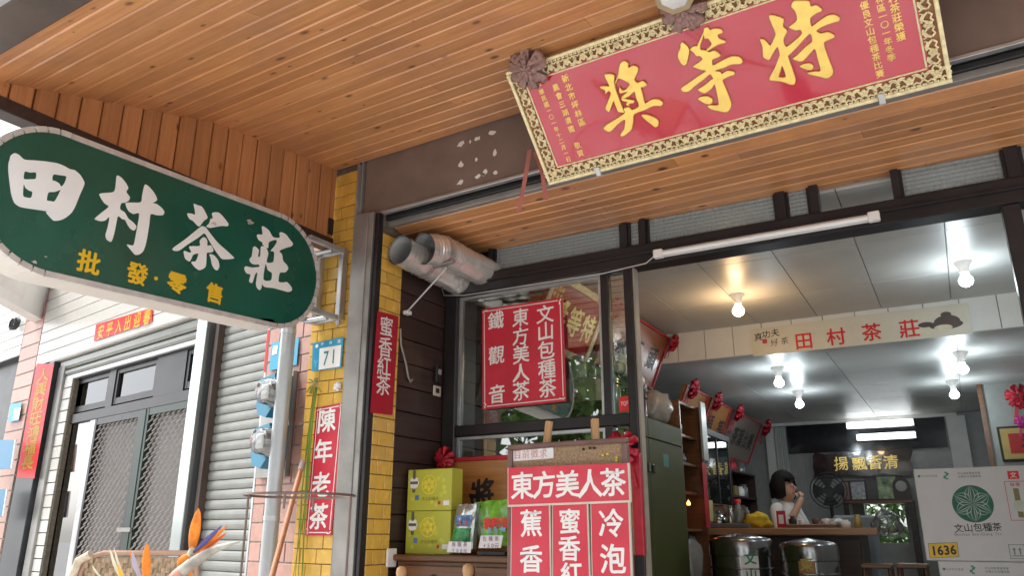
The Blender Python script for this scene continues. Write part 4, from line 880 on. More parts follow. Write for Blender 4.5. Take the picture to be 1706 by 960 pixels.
# ------------------------------------------------------------------ display cabinet in the porch and what stands on it
zt = 1.098
dc = thing('display_cabinet', (-2.3, 3.45, -0.2), 'brown wooden cabinet with drawers below the window', 'cabinet')
sbox('top', W, (-2.745, -1.75, 3.27, 3.655, zt-0.03, zt), M_cwood, dc, c=0.006)
sbox('carcass', W, (-2.735, -1.77, 3.30, 3.65, -0.2, zt-0.031), M_cwood, dc, c=0.004)
for i in range(2):
    for j in range(3):
        x0 = -2.72+i*0.475; z1 = zt-0.05-j*0.38
        d = MB().box(x0, x0+0.46, 3.285, 3.299, z1-0.36, z1, 0.005).build('drawer', M_cwood, dc)
        MB().lathe((x0+0.23, 3.284, z1-0.07), [(0.030, 0.0), (0.028, -0.006), (0.022, -0.003), (0.0, -0.002)], 14, axis=1).build('round_pull', M_black, d)
M_lime = pm('lime_carton', (0.48, 0.49, 0.06), 0.4, var=0.05, scale=6)
M_limed = pm('lime_pale_dot', (0.56, 0.58, 0.07), 0.4)
M_fgold = pm('gold_foil', (0.78, 0.66, 0.06), 0.3, metal=0.1)
def gift_box(z0, z1, label):
    q = [hit(W, 1, 3.37, *p) for p in ((672, 852), (747, 851))]; x0, x1 = -2.746, -2.455
    e = thing('gift_box', (-2.6, 3.45, z0), label, 'box', 'lime green tea gift boxes'); H = z1-z0
    sbox('carton', W, (x0, x1, 3.37, 3.47, z0+0.001, z1-0.001), M_lime, e, c=0.003)
    cx, cz = x0+0.145, z0+H*0.62; mb = MB()
    for k in range(14):
        mb = MB(); ux_ = random.random(); mb.add([(x0+0.02+0.25*ux_+0.014*math.cos(j), 3.3699-0.00004*k, z0+0.03+(H-0.06)*((k*0.618) % 1)+0.014*math.sin(j)) for j in range(6)], [(0, 1, 2, 3, 4, 5)]); mb.build('printed_dot', M_limed, e, fix=False)
    mb = MB(); r = 0.05                           # round leaf emblem
    for k in range(24):
        a, b = 2*math.pi*k/24, 2*math.pi*(k+1)/24
        mb.add([(cx+r*math.cos(a), 3.369, cz+r*math.sin(a)), (cx+r*math.cos(b), 3.369, cz+r*math.sin(b)), (cx+0.88*r*math.cos(b), 3.369, cz+0.88*r*math.sin(b)), (cx+0.88*r*math.cos(a), 3.369, cz+0.88*r*math.sin(a))], [(0, 1, 2, 3)])
    for k in range(6):
        a = math.pi/6+k*math.pi/3; d = Vector((math.cos(a), math.sin(a))); n = Vector((-d.y, d.x))
        pts = [d*0.006, d*0.022+n*0.012, d*0.043, d*0.022-n*0.012]; mb.add([(cx+p.x, 3.3688, cz+p.y) for p in pts], [(0, 1, 2, 3)])
    mb.build('emblem', M_fgold, e, fix=False)
    mb = MB(); letters(mb, lerp_pts((cx-0.035, cz-0.072), (cx+0.055, cz-0.072), 5), '文山包種茶', 0.02, y=3.369, brush=0.08, bold=0.01); mb.build('print', pm('dark_olive_print', (0.25, 0.25, 0.03), 0.4), e, fix=False)
    mb = MB(); sx, sz = x0+0.045, z1-0.07
    mb.add([(sx+(0.029 if k % 2 else 0.034)*math.cos(k*0.3927), 3.3686, sz+(0.029 if k % 2 else 0.034)*math.sin(k*0.3927)) for k in range(16)], [tuple(range(16))]); mb.build('award_seal', M_wht, e, fix=False)
    mb = MB(); mb.box(sx-0.009, sx+0.009, 3.3672, 3.3680, sz+0.02, z1-0.004).box(sx-0.009, sx-0.001, 3.3672, 3.3680, sz-0.05, sz-0.03).box(sx+0.001, sx+0.009, 3.3672, 3.3680, sz-0.05, sz-0.03).box(sx-0.026, sx+0.026, 3.3666, 3.3674, sz-0.007, sz+0.007); mb.build('seal_ribbon', pm('khaki_print', (0.12, 0.12, 0.09), 0.5), e)
    sbox('blue_mark', W, (x0+0.055, x0+0.08, 3.3685, 3.3695, z0+0.055, z0+0.08), pm('blue_print', (0.1, 0.2, 0.42), 0.5), e); sbox('red_mark', W, (x1-0.085, x1-0.068, 3.3685, 3.3695, z0+0.03, z0+0.047), M_red, e); sbox('price_tag', W, (x1-0.05, x1-0.012, 3.3685, 3.3695, z0+0.026, z0+0.05), M_wht, e)
gift_box(zt, zt+0.216, 'lower of the two lime green tea gift boxes on the brown cabinet')
gift_box(zt+0.216, zt+0.43, 'upper of the two lime green tea gift boxes, stacked on the other')
# pouches of tea
def pouch(name, quad, Y, m, label, bands):
    q = [hit(W, 1, Y, *p) for p in quad]; e = thing(name, (sum(a.x for a in q)/4, Y+0.03, min(a.z for a in q)), label, 'tea pouch')
    nx_, nz_ = 8, 10
    def grid(u0, u1, v0, v1, off, nm, mm, jit=1.0):
        vs = []
        for j in range(nz_+1):
            for i in range(nx_+1):
                u = u0+(u1-u0)*i/nx_; v = v0+(v1-v0)*j/nz_
                p = q[0].lerp(q[1], u).lerp(q[3].lerp(q[2], u), v)
                bul = 0.045*math.sin(math.pi*u)**0.6*min(1, v*2.2)**0.7 if 0 < u < 1 else 0
                n = noise.noise(Vector((p.x*38, p.z*38, 3)))*0.010*jit
                vs.append((p.x, Y-bul-n-off, p.z+(0.004*math.sin(u*40) if v == 0 and v0 == 0 else 0)))
        k = nx_+1; MB().add(vs, [(j*k+i, j*k+i+1, (j+1)*k+i+1, (j+1)*k+i) for j in range(nz_) for i in range(nx_)], True).build(nm, mm, e, fix=False)
    grid(0, 1, 0, 1, 0, 'front_foil', m)
    MB().poly([(a.x, a.z) for a in q], Y+0.006, Y+0.03).build('back_foil', m, e)
    for nm, u0, u1, v0, v1, mm in bands: grid(u0, u1, v0, v1, 0.0012, nm, mm)
    return e, q
M_sfoil = pm('silver_foil', (0.55, 0.58, 0.56), 0.2, metal=0.7, var=0.15, scale=20)
M_gpr = pm('green_print', (0.02, 0.25, 0.06), 0.25, var=0.3, scale=30, coat=0.5)
M_lpr = pm('leafy_green_print', (0.16, 0.42, 0.03), 0.25, var=0.5, scale=25, coat=0.6)
e, q = pouch('tea_pouch', ((762, 842), (794, 840), (787, 916), (752, 914)), 3.37, M_sfoil, 'small silver tea pouch with blue and green label beside the lime boxes', (('blue_label', 0.1, 0.92, 0.25, 0.5, pm('mountain_print', (0.10, 0.20, 0.42), 0.3, var=0.6, scale=40)), ('green_label', 0.06, 0.94, 0.54, 0.92, M_gpr)))
for ux in (767, 777):
    h = hit(W, 1, 3.32, ux, 871); MB().poly([(h.x-0.012, h.z-0.012), (h.x+0.012, h.z-0.012), (h.x, h.z+0.012)], 3.318, 3.32).build('hut_print', pm('brick_print', (0.40, 0.09, 0.06), 0.5), e)
e, q = pouch('tea_pouch', ((789, 838), (848, 832), (852, 910), (800, 914)), 3.42, M_lpr, 'large bright green pouch of tea snacks behind the price card', (('grey_leaf_print', 0.02, 0.3, 0.25, 0.8, pm('grey_print', (0.22, 0.28, 0.2), 0.3, var=0.5, scale=35)),))
mb = MB(); px_col(mb, 3.352, '茶籽油', (812, 873), (840, 871), 0.052, bold=0.05); mb.build('red_print', M_dred, e, fix=False)
mb = MB(); px_col(mb, 3.352, '花生糖', (815, 884), (838, 882), 0.03, bold=0.03); mb.build('blue_print', pm('blue_white_print', (0.25, 0.45, 0.75), 0.4), e, fix=False)
M_card = pm('white_card', (0.72, 0.69, 0.72), 0.5, var=0.03)
for quad, t1, t2, lb in ((((748, 903), (786, 904), (784, 922), (744, 921)), '烏龍茶', '200元', 'left white price card standing on the cabinet edge'), (((801, 893), (838, 893), (834, 914), (797, 914)), '包種茶', '450元', 'right white price card standing on a black block')):
    q = [hit(W, 1, 3.29, *p) for p in quad]; e = thing('price_card', (q[0].x, 3.29, q[2].z), lb, 'price card')
    MB().poly([(a.x, a.z) for a in q], 3.29, 3.293).build('card', M_card, e); mb = MB()
    c = (q[0]+q[1]+q[2]+q[3])/4
    letters(mb, lerp_pts((c.x-0.035, c.z+0.014), (c.x+0.035, c.z+0.014), len(t1)), t1, 0.024, y=3.2895, bold=0.01); letters(mb, lerp_pts((c.x-0.035, c.z-0.018), (c.x+0.035, c.z-0.018), len(t2)), t2, 0.026, y=3.2895, bold=0.01, brush=0.08)
    mb.build('handwriting', pm('grey_ink', (0.22, 0.14, 0.2), 0.5), e, fix=False)
a = hit(W, 1, 3.28, 790, 918); b = hit(W, 1, 3.28, 837, 922); sbox('black_block', W, (a.x, b.x, 3.30, 3.40, zt+0.001, zt+0.022), M_black, label='low black block under the right price card', cat='block', c=0.003)
# leaning wooden award board with red ribbons
a = hit(S, 1, -0.07, 744, 768); b = hit(S, 1, -0.07, 1064, 752)
wp = thing('wooden_award_board', S.w(((a.x+b.x)/2, -0.07, zt)), 'orange brown wooden award board with black characters leaning on the window', 'plaque')
sbox('board', S, (a.x, b.x, -0.085, -0.062, zt+0.003, a.z), wood('honey_board', (0.34, 0.13, 0.028), (0.46, 0.20, 0.05), 0, rough=0.3, coat=0.4, knots=0.0, rnd=0.0), wp, c=0.003)
sbox('red_ribbon', S, (a.x, b.x, -0.094, -0.058, a.z-0.012, a.z+0.012), M_redc, wp, c=0.004)
sbox('red_ribbon', S, (b.x-0.035, b.x+0.012, -0.094, -0.058, zt+0.003, a.z-0.013), M_redc, wp, c=0.004)
mb = MB(S); px_col(mb, -0.0865, '將', (804, 822), (804, 822), 0.155, bold=0.03, brush=0.10); mb.build('black_character', M_black, wp, fix=False)
mb = MB(S); px_col(mb, -0.0865, '中華民國年', (768, 800), (764, 850), 0.03, bold=0.0, brush=0.1); px_col(mb, -0.0865, '農會敬贈', (757, 800), (754, 838), 0.03, brush=0.1, bold=0.0); mb.build('small_black_writing', pm('faint_ink', (0.10, 0.04, 0.02), 0.5), wp, fix=False)
c = hit(S, 1, -0.10, 744, 765); rosette('cloth_rosette', S.w((c.x, -0.10, c.z)), 0.062, M_redc, -S.y, 'bright red cloth rosette above the lime boxes', 'rosette', seed=11)
c = hit(S, 1, -0.10, 1040, 748); rosette('cloth_rosette', S.w((c.x, -0.10, c.z)), 0.085, M_redc, -S.y, 'bright red cloth rosette behind the right end of the notice board', 'rosette', seed=12)
# ------------------------------------------------------------------ easel with cork board and red boards
ez = thing('easel', (-1.5, 2.85, -0.2), 'wooden easel with two pegs rising above the notice board', 'easel')
for (t, bpx) in (((911, 702), (893, 960)), ((987, 698), (1006, 960))):
    p = hit(W, 1, 2.84, *t); q = hit(W, 1, 2.84, *bpx); dx = (q.x-p.x)/(p.z-q.z)
    MB().tube([(p.x, 2.86, p.z), (p.x+dx*(p.z+0.2), 2.70, -0.2)], 0.019, 4).build('leg', M_lwood, ez)
MB().tube([(-1.48, 2.88, 1.45), (-1.48, 3.03, -0.2)], 0.017, 4).build('leg', M_lwood, ez)
a = hit(W, 1, 2.80, 847, 742); b = hit(W, 1, 2.80, 1045, 736)
cb = thing('cork_board', ((a.x+b.x)/2, 2.81, 0.6), 'framed cork board on the easel with a faded paper note', 'notice board')
M_fr = pm('mauve_brown_frame', (0.16, 0.085, 0.075), 0.4, var=0.2, scale=20)
sbox('cork', W, (a.x+0.02, b.x-0.02, 2.803, 2.815, 0.6, a.z-0.018), pm('cork', (0.30, 0.20, 0.12), 0.9, var=0.35, scale=120, bump=0.3, bscale=200), cb)
for bx in ((a.x, b.x, 2.79, 2.82, a.z-0.02, a.z), (a.x, a.x+0.022, 2.79, 2.82, 0.6, a.z-0.0205), (b.x-0.022, b.x, 2.79, 2.82, 0.6, a.z-0.0205)): sbox('frame_bar', W, bx, M_fr, cb, c=0.004)
p = hit(W, 1, 2.80, 855, 752); q = hit(W, 1, 2.80, 922, 764); MB().poly([(p.x, p.z), (q.x, p.z+0.004), (q.x, q.z), (p.x, q.z-0.004)], 2.8005, 2.8015).build('paper_note', M_card, cb)
mb = MB(); px_col(mb, 2.8000, '目前徵求', (862, 758), (905, 756), 0.038, bold=0.0, brush=0.06); mb.build('faded_print', pm('faded_red_ink', (0.55, 0.22, 0.16), 0.5), cb, fix=False)
for px, py in ((1004, 759), (1012, 757), (1027, 763), (1027, 768), (972, 749), (983, 747), (990, 747)):
    c = hit(W, 1, 2.80, px, py); MB().lathe((c.x, 2.803, c.z), [(0.005, 0), (0.005, -0.006), (0.0, -0.008)], 8, axis=1).build('pin', M_black if px < 1000 else M_fgold, cb)
M_redb = pm('red_vinyl_board', (0.60, 0.03, 0.06), 0.35, var=0.08, scale=4, coat=0.2, dirt=0.2, dcol=(0.64, 0.12, 0.14), bump=0.1, bscale=6)
M_edge = pm('cream_board_edge', (0.62, 0.58, 0.50), 0.6, var=0.1)
def red_board(quad, Y, label, writing, zlow=None, group=None):
    q = [hit(W, 1, Y, *p) for p in quad]; e = thing('red_menu_board', ((q[0].x+q[1].x)/2, Y, min(a.z for a in q)), label, 'sign', group)
    pts = [(a.x, a.z) for a in q]
    MB().poly([(pts[0][0]-0.004, pts[0][1]), (pts[1][0]+0.006, pts[1][1]), (pts[2][0]+0.006, pts[2][1]-0.008), (pts[3][0]-0.004, pts[3][1]-0.008)], Y+0.001, Y+0.012).build('foam_board', M_edge, e)
    MB().poly(pts, Y-0.001, Y+0.0005).build('red_face', M_redb, e); mb = MB()
    for ch, p, sz in writing: px_col(mb, Y-0.0016, ch, p, p, sz*0.92, bold=0.02, brush=0.04)
    mb.build('white_characters', M_wht, e, fix=False); return e
red_board(((847, 780), (1045, 772), (1048, 834), (847, 842)), 2.775, 'wide red board with five white characters across the cork board', [(c, p, 0.118) for c, p in zip('東方美人茶', ((870, 809.5), (907, 808.5), (945, 807), (983, 806), (1021, 804)))])
red_board(((853, 845), (914, 842.5), (918, 1090), (850, 1090)), 2.782, 'left hanging red panel below the wide red board', [('蕉', (885, 872), 0.115), ('香', (885, 932), 0.115)])
red_board(((921, 842), (977, 840), (985, 1090), (922, 1090)), 2.782, 'middle hanging red panel below the wide red board', [('蜜', (949, 869), 0.105), ('香', (948.5, 914), 0.105), ('紅', (952, 958), 0.105), ('茶', (953, 1000), 0.112)])
red_board(((985, 840), (1046, 837), (1055, 1090), (990, 1090)), 2.782, 'right hanging red panel below the wide red board', [('冷', (1018, 872), 0.115), ('泡', (1021, 932), 0.118)])
# chair whose rounded posts peep over the bottom edge
ch_ = thing('wooden_chair', (-2.35, 2.75, -0.2), 'light wooden chair with rounded back posts before the cabinet', 'chair')
a = hit(W, 1, 2.95, 669, 952); b = hit(W, 1, 2.95, 780, 948)
for p in (a, b):
    MB().tube([(p.x, 2.95, -0.2), (p.x, 2.95, p.z-0.03), (p.x, 2.95, p.z-0.01), (p.x, 2.95, p.z+0.012), (p.x, 2.95, p.z+0.02)], [0.02, 0.021, 0.026, 0.022, 0.008], 12).build('back_post', M_lwood, ch_)
    MB().tube([(p.x, 2.55, -0.2), (p.x, 2.55, 0.27)], 0.019, 10).build('leg', M_lwood, ch_)
sbox('seat', W, (a.x-0.03, b.x+0.03, 2.53, 2.97, 0.26, 0.29), M_lwood, ch_, c=0.008)
for zz in (0.55, 0.72, 0.88): sbox('back_slat', W, (a.x, b.x, 2.945, 2.957, zz, zz+0.06), M_lwood, ch_, c=0.003)

# ------------------------------------------------------------------ foreground on the left: ring stand, stick, reeds, chair, flowers
M_wire = pm('bronze_wire', (0.20, 0.15, 0.13), 0.35, metal=0.6)
cA = CAM+ray(411, 826)*2.7; cB = CAM+ray(590, 822)*2.7; cc = (cA+cB)/2; rr = (cB-cA).length/2; cc.z = 1.325
e = thing('plant_ring_stand', (cc.x, cc.y, -0.2), 'thin metal plant ring on upright wires in front of the pillar', 'plant stand')
MB().tube([(cc.x+rr*math.cos(k*2*math.pi/40), cc.y+rr*math.sin(k*2*math.pi/40), cc.z) for k in range(41)], 0.0042, 6, False).build('ring', M_wire, e)
dv = (cB-cA).normalized()
for (k, s_) in enumerate((-0.965, 0.94)):
    p = cc+dv*rr*s_; MB().tube([(p.x, p.y, cc.z), (p.x, p.y, -0.2)], 0.004, 6).build('upright_wire', M_wire, e)
pf = Vector((-dv.y, dv.x, 0)); 
for s_ in (1, -1): p = cc+pf*rr*s_; MB().tube([(p.x, p.y, cc.z), (p.x, p.y, cc.z-0.05)], 0.004, 6).build('short_wire', M_wire, e)
h0 = hit(N, 1, -0.10, 504, 772); h1 = hit(N, 1, -0.42, 440, 1010); d = (h1-h0); 
mb = MB(N); pts = [h0+d*t for t in (0, 0.10, 0.13, 0.4, 0.7, 1.0, 2.4)]; mb.tube([tuple(p) for p in pts], [0.011, 0.013, 0.0145, 0.014, 0.014, 0.0145, 0.0145], 10)
st = mb.build('bamboo_stick', wood('stick_wood', (0.36, 0.14, 0.06), (0.50, 0.22, 0.10), 2, rough=0.5, knots=0.4, rnd=0), label='brown wooden stick leaning on the pink pillar', cat='stick')
MB(N).tube([tuple(h0-d*0.015), tuple(h0+d*0.06)], 0.0155, 10).build('taped_tip', pm('grey_tape', (0.36, 0.28, 0.25), 0.6), st)
# reed bundle tied to the pillar
e = thing('reed_bundle', (-3.2, 3.04, 1.0), 'bundle of green reeds tied to the yellow pillar under the house number', 'plant'); rg = random.Random(5)
M_reed = pm('reed_green', (0.16, 0.26, 0.02), 0.5, var=0.3, scale=6); M_reedb = pm('reed_dry', (0.32, 0.22, 0.05), 0.6, var=0.3)
for k in range(5):
    p = hit(W, 1, 3.05, 526+rg.uniform(-3, 3), 645); q = hit(W, 1, 3.05, 505+rg.uniform(-5, 8), 820); r = hit(W, 1, 3.05, 492+rg.uniform(-8, 14), 985)
    MB().tube([tuple(p), tuple(p.lerp(q, 0.5)+Vector((rg.uniform(-.01, .01), -0.01, 0))), tuple(q), tuple(r)], [0.0035, 0.0045, 0.0038, 0.0015], 5).build('blade', M_reed if k < 4 else M_reedb, e)
p = hit(W, 1, 3.04, 527, 640)
for k in range(9):
    q = hit(W, 1, 3.03, 527+rg.uniform(-16, 9), 640+rg.uniform(-14, 18)); MB().tube([tuple(p), tuple((p+q)/2+Vector((0, -0.012, 0.006))), tuple(q)], 0.005, 5).build('leaf_end', M_reedb if k % 2 else M_reed, e)
rosette('tie', p, 0.022, pm('raffia', (0.38, 0.30, 0.18), 0.8), (0, -1, 0), parent=e, seed=3, layers=2)
q = hit(W, 1, 3.06, 562, 645); rosette('tape_scrap', (q.x, 3.07, q.z), 0.026, M_wht, (0, -1, 0.2), 'crumpled white tape scrap on the yellow tiles', 'tape', layers=2, seed=8)
# wicker chair
wc = CAM+ray(235, 935)*2.15; F_ = Fr((wc.x, wc.y, 0), tuple(Vector((RT.x, RT.y, 0)).normalized()), tuple(Vector((FW.x, FW.y, 0)).normalized()))
e = thing('wicker_chair', (wc.x, wc.y, -0.2), 'woven rattan chair back behind the flowers', 'chair')
M_rat = pm('rattan', (0.42, 0.30, 0.19), 0.6, var=0.3, scale=60); M_ratd = pm('rattan_light', (0.60, 0.50, 0.38), 0.6, var=0.2, scale=60)
zt2 = 1.147; xw = 0.155
mb = MB(F_); nx_ = 26; nz_ = 30
for j in range(nz_):                            # over-and-under weave, joined: too fine to pick apart
    for i in range(nx_):
        x0 = -xw+2*xw*i/nx_; z0 = zt2-0.013-0.0125*(j+1); o = 0.004 if ((i+j)//2) % 2 else -0.003
        w_ = 2*xw/nx_; mb.add([(x0, o, z0), (x0+w_*0.5, o-0.004, z0-0.001), (x0+w_, o, z0), (x0+w_, o, z0+0.0115), (x0+w_*0.5, o-0.004, z0+0.012), (x0, o, z0+0.0115)], [(0, 1, 4, 5), (1, 2, 3, 4)])
mb.build('woven_back', M_rat, e, kind='stuff', fix=False)
sbox('back_panel', F_, (-xw, xw, 0.008, 0.014, 0.3, zt2-0.01), M_ratd, e)
pts = [(-xw-0.006, 0, 0.3), (-xw-0.006, 0, zt2-0.05), (-xw+0.01, 0, zt2-0.012), (-xw+0.05, 0, zt2), (xw-0.03, 0, zt2), (xw-0.003, 0, zt2-0.02), (xw+0.004, 0, zt2-0.06), (xw+0.004, 0, 0.3)]
MB(F_).tube(pts, 0.0075, 8).build('rim', pm('rattan_rim', (0.40, 0.24, 0.16), 0.5), e)
MB(F_).tube([(-xw-0.024, 0.0, 0.3), (-xw-0.024, -0.01, zt2-0.07), (-xw-0.012, -0.01, zt2-0.02), (-xw+0.02, -0.012, zt2-0.003)], 0.012, 8).build('white_strap', M_ratd, e)
sbox('seat', F_, (-xw, xw, -0.35, 0.0, 0.22, 0.27), M_rat, e, c=0.01)
for x in (-xw, xw):
    for y in (-0.33, 0.0): MB(F_).tube([(x, y, -0.2), (x, y, 0.24)], 0.012, 8).build('leg', M_ratd, e)
# bird of paradise flowers in a tall vase
M_or = pm('orange_sepal', (0.80, 0.22, 0.012), 0.5, var=0.3, scale=45, bump=0.4, bscale=60); M_bl = pm('violet_petal', (0.09, 0.08, 0.24), 0.4, var=0.2)
M_sp = pm('grey_green_spathe', (0.36, 0.35, 0.30), 0.5, var=0.4, scale=30, bump=0.4, bscale=50, dirt=0.4, dcol=(0.40, 0.18, 0.14)); M_pk = pm('pink_spathe_base', (0.55, 0.22, 0.16), 0.5); M_cr = pm('cream_petal', (0.75, 0.70, 0.52), 0.5)
DF = 1.55
def pt(px, py, dd=0.0): return CAM+ray(px, py)*(DF+dd)
def petal(parent, nm, m, p0, p1, wd, bulge=0.3, d0=0.0, d1=0.0, n=9):
    a, b = pt(*p0, d0), pt(*p1, d1); ax = (b-a); sd_ = ax.cross(-FW).normalized(); L = ax.length; mb = MB(); vs = []
    for i in range(n+1):
        t = i/n; w_ = wd*(math.sin(math.pi*min(1, t*0.86+0.10))**0.8) if i < n else 0.0003
        c = a+ax*t-FW*0.02*math.sin(math.pi*t)*bulge
        vs += [c-sd_*w_/2+FW*w_*0.3, c-FW*w_*0.25, c+sd_*w_/2+FW*w_*0.3]
    fs = []
    for i in range(n): fs += [(3*i, 3*i+1, 3*i+4, 3*i+3), (3*i+1, 3*i+2, 3*i+5, 3*i+4)]
    return mb.add(vs, fs, True).build(nm, m, parent, fix=False)
def stem(parent, p, d0=0.0):
    a = pt(*p, d0); b = Vector((-0.95, 1.2, -0.1)); MB().tube([tuple(a), tuple(a+(b-a)*0.3+Vector((0, 0, -0.15))), (b.x, b.y, 0.35), tuple(b)], 0.007, 8).build('stem', M_reed, parent)
e = thing('bird_of_paradise', (-0.95, 1.2, -0.1), 'large bird of paradise flower with orange sepals and long grey spathe', 'flower', 'bird of paradise flowers')
petal(e, 'sepal', M_or, (318, 922), (331, 847), 0.022); petal(e, 'sepal', M_or, (322, 925), (380, 876), 0.010, d0=0.01); petal(e, 'sepal', pm('deep_orange', (0.7, 0.12, 0.01), 0.4), (330, 925), (378, 888), 0.008, d0=0.02)
petal(e, 'petal', M_bl, (322, 922), (370, 876), 0.010, d0=-0.01); petal(e, 'petal', M_cr, (312, 924), (326, 918), 0.02, d0=-0.02); petal(e, 'sepal', M_or, (296, 945), (316, 924), 0.02, d0=-0.01); petal(e, 'sepal', M_or, (302, 975), (318, 935), 0.024, d0=0.01)
a, b = pt(292, 962, -0.02), pt(400, 903, -0.03)
MB().tube([tuple(a.lerp(b, t)+Vector((0, 0, 0.012*math.sin(math.pi*t)))) for t in (0, .1, .25, .45, .65, .85, 1)], [0.012, 0.0125, 0.012, 0.010, 0.007, 0.0035, 0.001], 10).build('spathe', M_sp, e); 
MB().tube([tuple(pt(282, 990, -0.02)), tuple(pt(290, 966, -0.021)), tuple(pt(304, 954, -0.0215))], [0.010, 0.0135, 0.0128], 10).build('spathe_base', M_pk, e); stem(e, (282, 990), -0.02)
e = thing('bird_of_paradise', (-0.95, 1.2, -0.1), 'middle bird of paradise flower with one upright orange sepal and a violet petal', 'flower', 'bird of paradise flowers')
petal(e, 'sepal', M_or, (243, 975), (245, 905), 0.018); petal(e, 'petal', pm('pale_violet', (0.45, 0.42, 0.58), 0.4), (235, 968), (219, 918), 0.011, d0=0.02); petal(e, 'sepal', M_or, (226, 940), (216, 916), 0.003, d0=0.01); stem(e, (240, 985))
e = thing('bird_of_paradise', (-0.95, 1.2, -0.1), 'leftmost bird of paradise flower with two thin cream yellow tips', 'flower', 'bird of paradise flowers')
petal(e, 'sepal', M_cr, (204, 970), (183, 915), 0.007, d0=0.03); petal(e, 'sepal', M_cr, (212, 975), (190, 914), 0.006, d0=0.04); petal(e, 'sepal', pm('yellow_sepal', (0.85, 0.45, 0.02), 0.4), (214, 985), (196, 942), 0.010, d0=0.02); petal(e, 'leaf_tip', M_cr, (175, 968), (153, 942), 0.006, d0=0.05); stem(e, (208, 990), 0.02)
MB().lathe((-0.95, 1.2, -0.2), [(0.07, 0), (0.10, 0.05), (0.11, 0.25), (0.07, 0.45), (0.06, 0.52), (0.075, 0.56), (0.068, 0.56), (0.052, 0.5)], 24).build('flower_vase', pm('brown_glaze', (0.16, 0.08, 0.05), 0.2, coat=0.5), label='tall brown glazed vase holding the bird of paradise flowers', cat='vase')
# ------------------------------------------------------------------ the room behind the glass
sbox('shop_floor', S, (-0.05, 4.0, -0.6, 7.2, -0.25, 0.0), pm('terrazzo', (0.30, 0.28, 0.25), 0.3, var=0.3, scale=60), kind='structure')
sbox('wall_left', S, (-0.35, -0.052, 0.06, 7.2, 0, 3.0), M_room, kind='structure')
sbox('wall_right', S, (3.72, 3.85, 0.06, 7.2, 0, 3.0), M_room, kind='structure')
sbox('room_roof', S, (-0.4, 4.7, 0.28, 7.4, 2.91, 3.3), M_fasc, kind='structure')
sbox('room_end', S, (3.85, 4.8, 0.1, 0.2, -0.2, 3.0), M_gdark, kind='structure')
def panels(name, z, s0, s1, t0, t1, ds, dt):
    e = thing(name, S.w(((s0+s1)/2, (t0+t1)/2, z)), kind='structure')
    sbox('batten_backing', S, (s0, s1, t0, t1, z+0.012, z+0.02), pm('joint_shadow', (0.42, 0.42, 0.41), 0.7), e)
    s_ = s0
    while s_ < s1-0.02:
        t = t0
        while t < t1-0.02:
            MB(S).box(s_+0.003, min(s_+ds, s1)-0.003, t+0.003, min(t+dt, t1)-0.003, z+random.uniform(0, 0.0015), z+0.011).build('ceiling_panel', M_ceil, e); t += dt
        s_ += ds
panels('room_ceiling', 2.836, -0.05, 3.72, 0.055, 2.50, 0.462, 0.86)
panels('rear_ceiling', 2.60, -0.05, 3.72, 2.70, 7.0, 0.924, 0.9)
db = thing('drop_beam', S.w((1.8, 2.5, 2.59)), 'white panelled beam crossing the shop ceiling', 'beam')
sbox('core', S, (-0.05, 3.72, 2.512, 2.70, 2.594, 2.90), pm('joint_dark', (0.2, 0.2, 0.2), 0.7), db)
x = -0.05
while x < 3.7: MB(S).box(x+0.003, min(x+0.235, 3.72)-0.003, 2.502, 2.516, 2.59, 2.848, 0.002).build('panel', M_white, db); x += 0.235
sbox('underside', S, (-0.05, 3.72, 2.503, 2.70, 2.586, 2.593), M_ceil, db)
# shop name board on the beam
e, q = banner('shop_name_board', S, 2.485, ((1251, 549), (1612, 504), (1621, 556), (1255, 594)), pm('cream_board', (0.70, 0.66, 0.55), 0.4, var=0.04), 'long cream board with red characters fixed to the ceiling beam', 'sign', th=0.012)
for ch, p in zip('田村茶莊', ((1339, 568), (1393, 561), (1452, 553.5), (1515, 547.5))):
    mb = MB(S); px_col(mb, 2.484, ch, p, p, 0.142, bold=0.018); mb.build('red_character', M_dred, e, fix=False)
mb = MB(S)
for ch, p in zip('真功夫', ((1263, 562), (1276, 557.5), (1291, 554.5))): px_col(mb, 2.484, ch, p, p, 0.068, bold=0.008, brush=0.08)
for ch, p in zip('好茶', ((1290, 571), (1307, 568)), ): px_col(mb, 2.484, ch, p, p, 0.06, bold=0.0, brush=0.10)
mb.build('ink_writing', M_black, e, fix=False)
h = hit(S, 1, 2.484, 1274, 569); sbox('red_seal', S, (h.x-0.018, h.x+0.018, 2.4835, 2.4845, h.z-0.018, h.z+0.018), M_red, e)
h = hit(S, 1, 2.484, 1576, 541); mb = MB(S)
def disc(mb, cx, cz, rx, rz, y, n=20): mb.add([(cx+rx*math.cos(2*math.pi*k/n), y, cz+rz*math.sin(2*math.pi*k/n)) for k in range(n)], [tuple(range(n))])
disc(mb, h.x, h.z, 0.11, 0.035, 2.4838); disc(mb, h.x+0.01, h.z+0.02, 0.085, 0.05, 2.4836); disc(mb, h.x+0.01, h.z+0.075, 0.035, 0.02, 2.4834); disc(mb, h.x-0.13, h.z+0.015, 0.05, 0.02, 2.4838); mb.build('teapot_print', pm('brown_print', (0.09, 0.06, 0.05), 0.5), e, fix=False)
mb = MB(S); disc(mb, h.x-0.02, h.z-0.02, 0.06, 0.022, 2.4832); disc(mb, h.x-0.15, h.z-0.03, 0.055, 0.022, 2.4832); mb.build('cup_print', M_cr, e, fix=False)
